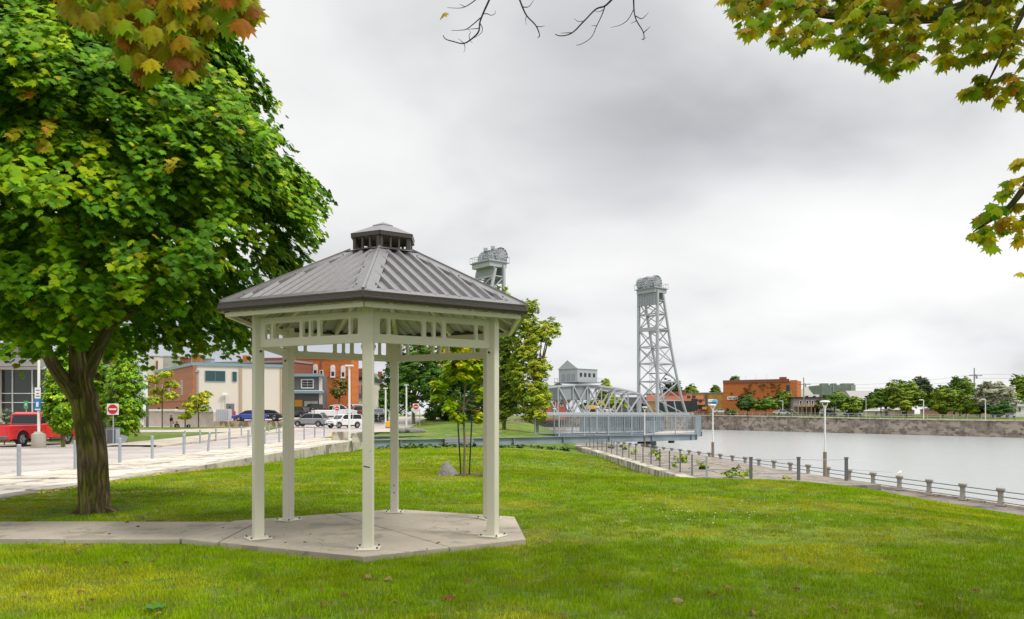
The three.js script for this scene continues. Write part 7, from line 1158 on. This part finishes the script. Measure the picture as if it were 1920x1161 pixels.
  for (const [px, py] of [[52, 1022], [148, 1037], [133, 1017], [42, 1120], [146, 1115], [90, 1070], [172, 1130], [232, 1060], [155, 1146], [290, 1058], [300, 1046], [370, 1068], [318, 1156], [296, 1157], [450, 1106], [520, 1114], [604, 1113], [642, 1122], [740, 1134], [810, 1158], [602, 1140], [694, 1085], [878, 1092], [690, 1087], [1470, 1052], [1288, 1088], [1222, 1094], [1333, 1118], [1345, 1123], [1500, 1110], [1408, 1156], [1592, 1151], [1056, 1157], [1140, 1106], [1562, 1146], [1730, 1140], [1838, 1113], [1795, 1130], [1240, 1047], [1018, 1018], [1030, 1019], [1507, 1158], [1264, 1075], [1360, 1106]]) drop(px, py, rr(.055, .095), pick(brown), 'small curled brown maple leaf lying in the grass', gl);
  drop(730, 1088, .11, [.5, .36, .22], 'pale tan curled leaf in the grass below the gazebo pad'); drop(853, 1128, .14, [.26, .1, .03], 'dark rust leaf in the grass at lower centre, larger than its neighbours'); drop(1260, 1132, .13, [.5, .33, .2], 'pale flat leaf in the grass at lower right of centre'); drop(660, 1048, .1, [.5, .14, .02], 'orange leaf against the front edge of the gazebo pad', null, -.05);
  const gp = 'dark dry leaf scraps on the gazebo pad and path'; for (const [px, py] of [[533, 1003], [568, 1017], [532, 1018], [710, 1014], [584, 1002], [835, 971], [858, 992], [820, 1019], [825, 1018], [876, 983], [912, 996], [800, 1029], [416, 990], [258, 986], [240, 979], [204, 1000]]) drop(px, py, rr(.045, .08), [.09, .05, .03], 'dark curled leaf scrap lying on the concrete', gp, .0);
  const gy = 'pale yellow leaves in the shade under the big maple'; for (const [px, py] of [[95, 932], [55, 947], [122, 945], [340, 930], [222, 928], [45, 932], [293, 961], [268, 974], [12, 940]]) drop(px, py, rr(.08, .12), [.42, .40, .18], 'pale yellow fallen leaf lying in the grass near the maple trunk', gy);
  // leaf litter along the wall foot
  const lit = []; for (let i = 0; i < 420; i++) { const d = rr(17, 34), x = -10.45 + Math.abs(gauss()) * .35; lit.push([leafMatrix(V(x, lawnY(x, d) + noisy(x, d) + .04, -d), V(gauss() * .4, 1, gauss() * .4), V(gauss(), 0, gauss()), rr(.06, .11)), vary(pick([[.36, .28, .04], [.34, .17, .04], [.42, .36, .08]]), .3)]); }
  const l = instLeaves(lit, G.mapleCurl, M.leafFar, numbered('leaf_litter')); scene.add(l); l.userData.kind = 'stuff'; tag(l, 'yellow brown leaf litter along the foot of the block wall', 'leaf litter');
  // a broad-leaved weed in the foreground
  const wp = at(291, 1136, 6.6); const wd = thing('weed', 'pale broad leaved weed in the foreground lawn', 'weed', V(wp.x, lawnY(wp.x, 6.6) + .02, wp.z)); for (let i = 0; i < 7; i++) { const m = mesh('leaf', G.leaf, leafTone(C(.12, .3, .06)), wd); const a = i / 7 * 6.28; m.applyMatrix4(leafMatrix(V(Math.cos(a) * .01, .02, Math.sin(a) * .01), V(Math.cos(a) * -.5, 1, Math.sin(a) * -.5), V(Math.cos(a), .5, Math.sin(a)), .1)); }
}
renderer.render(scene, camera);
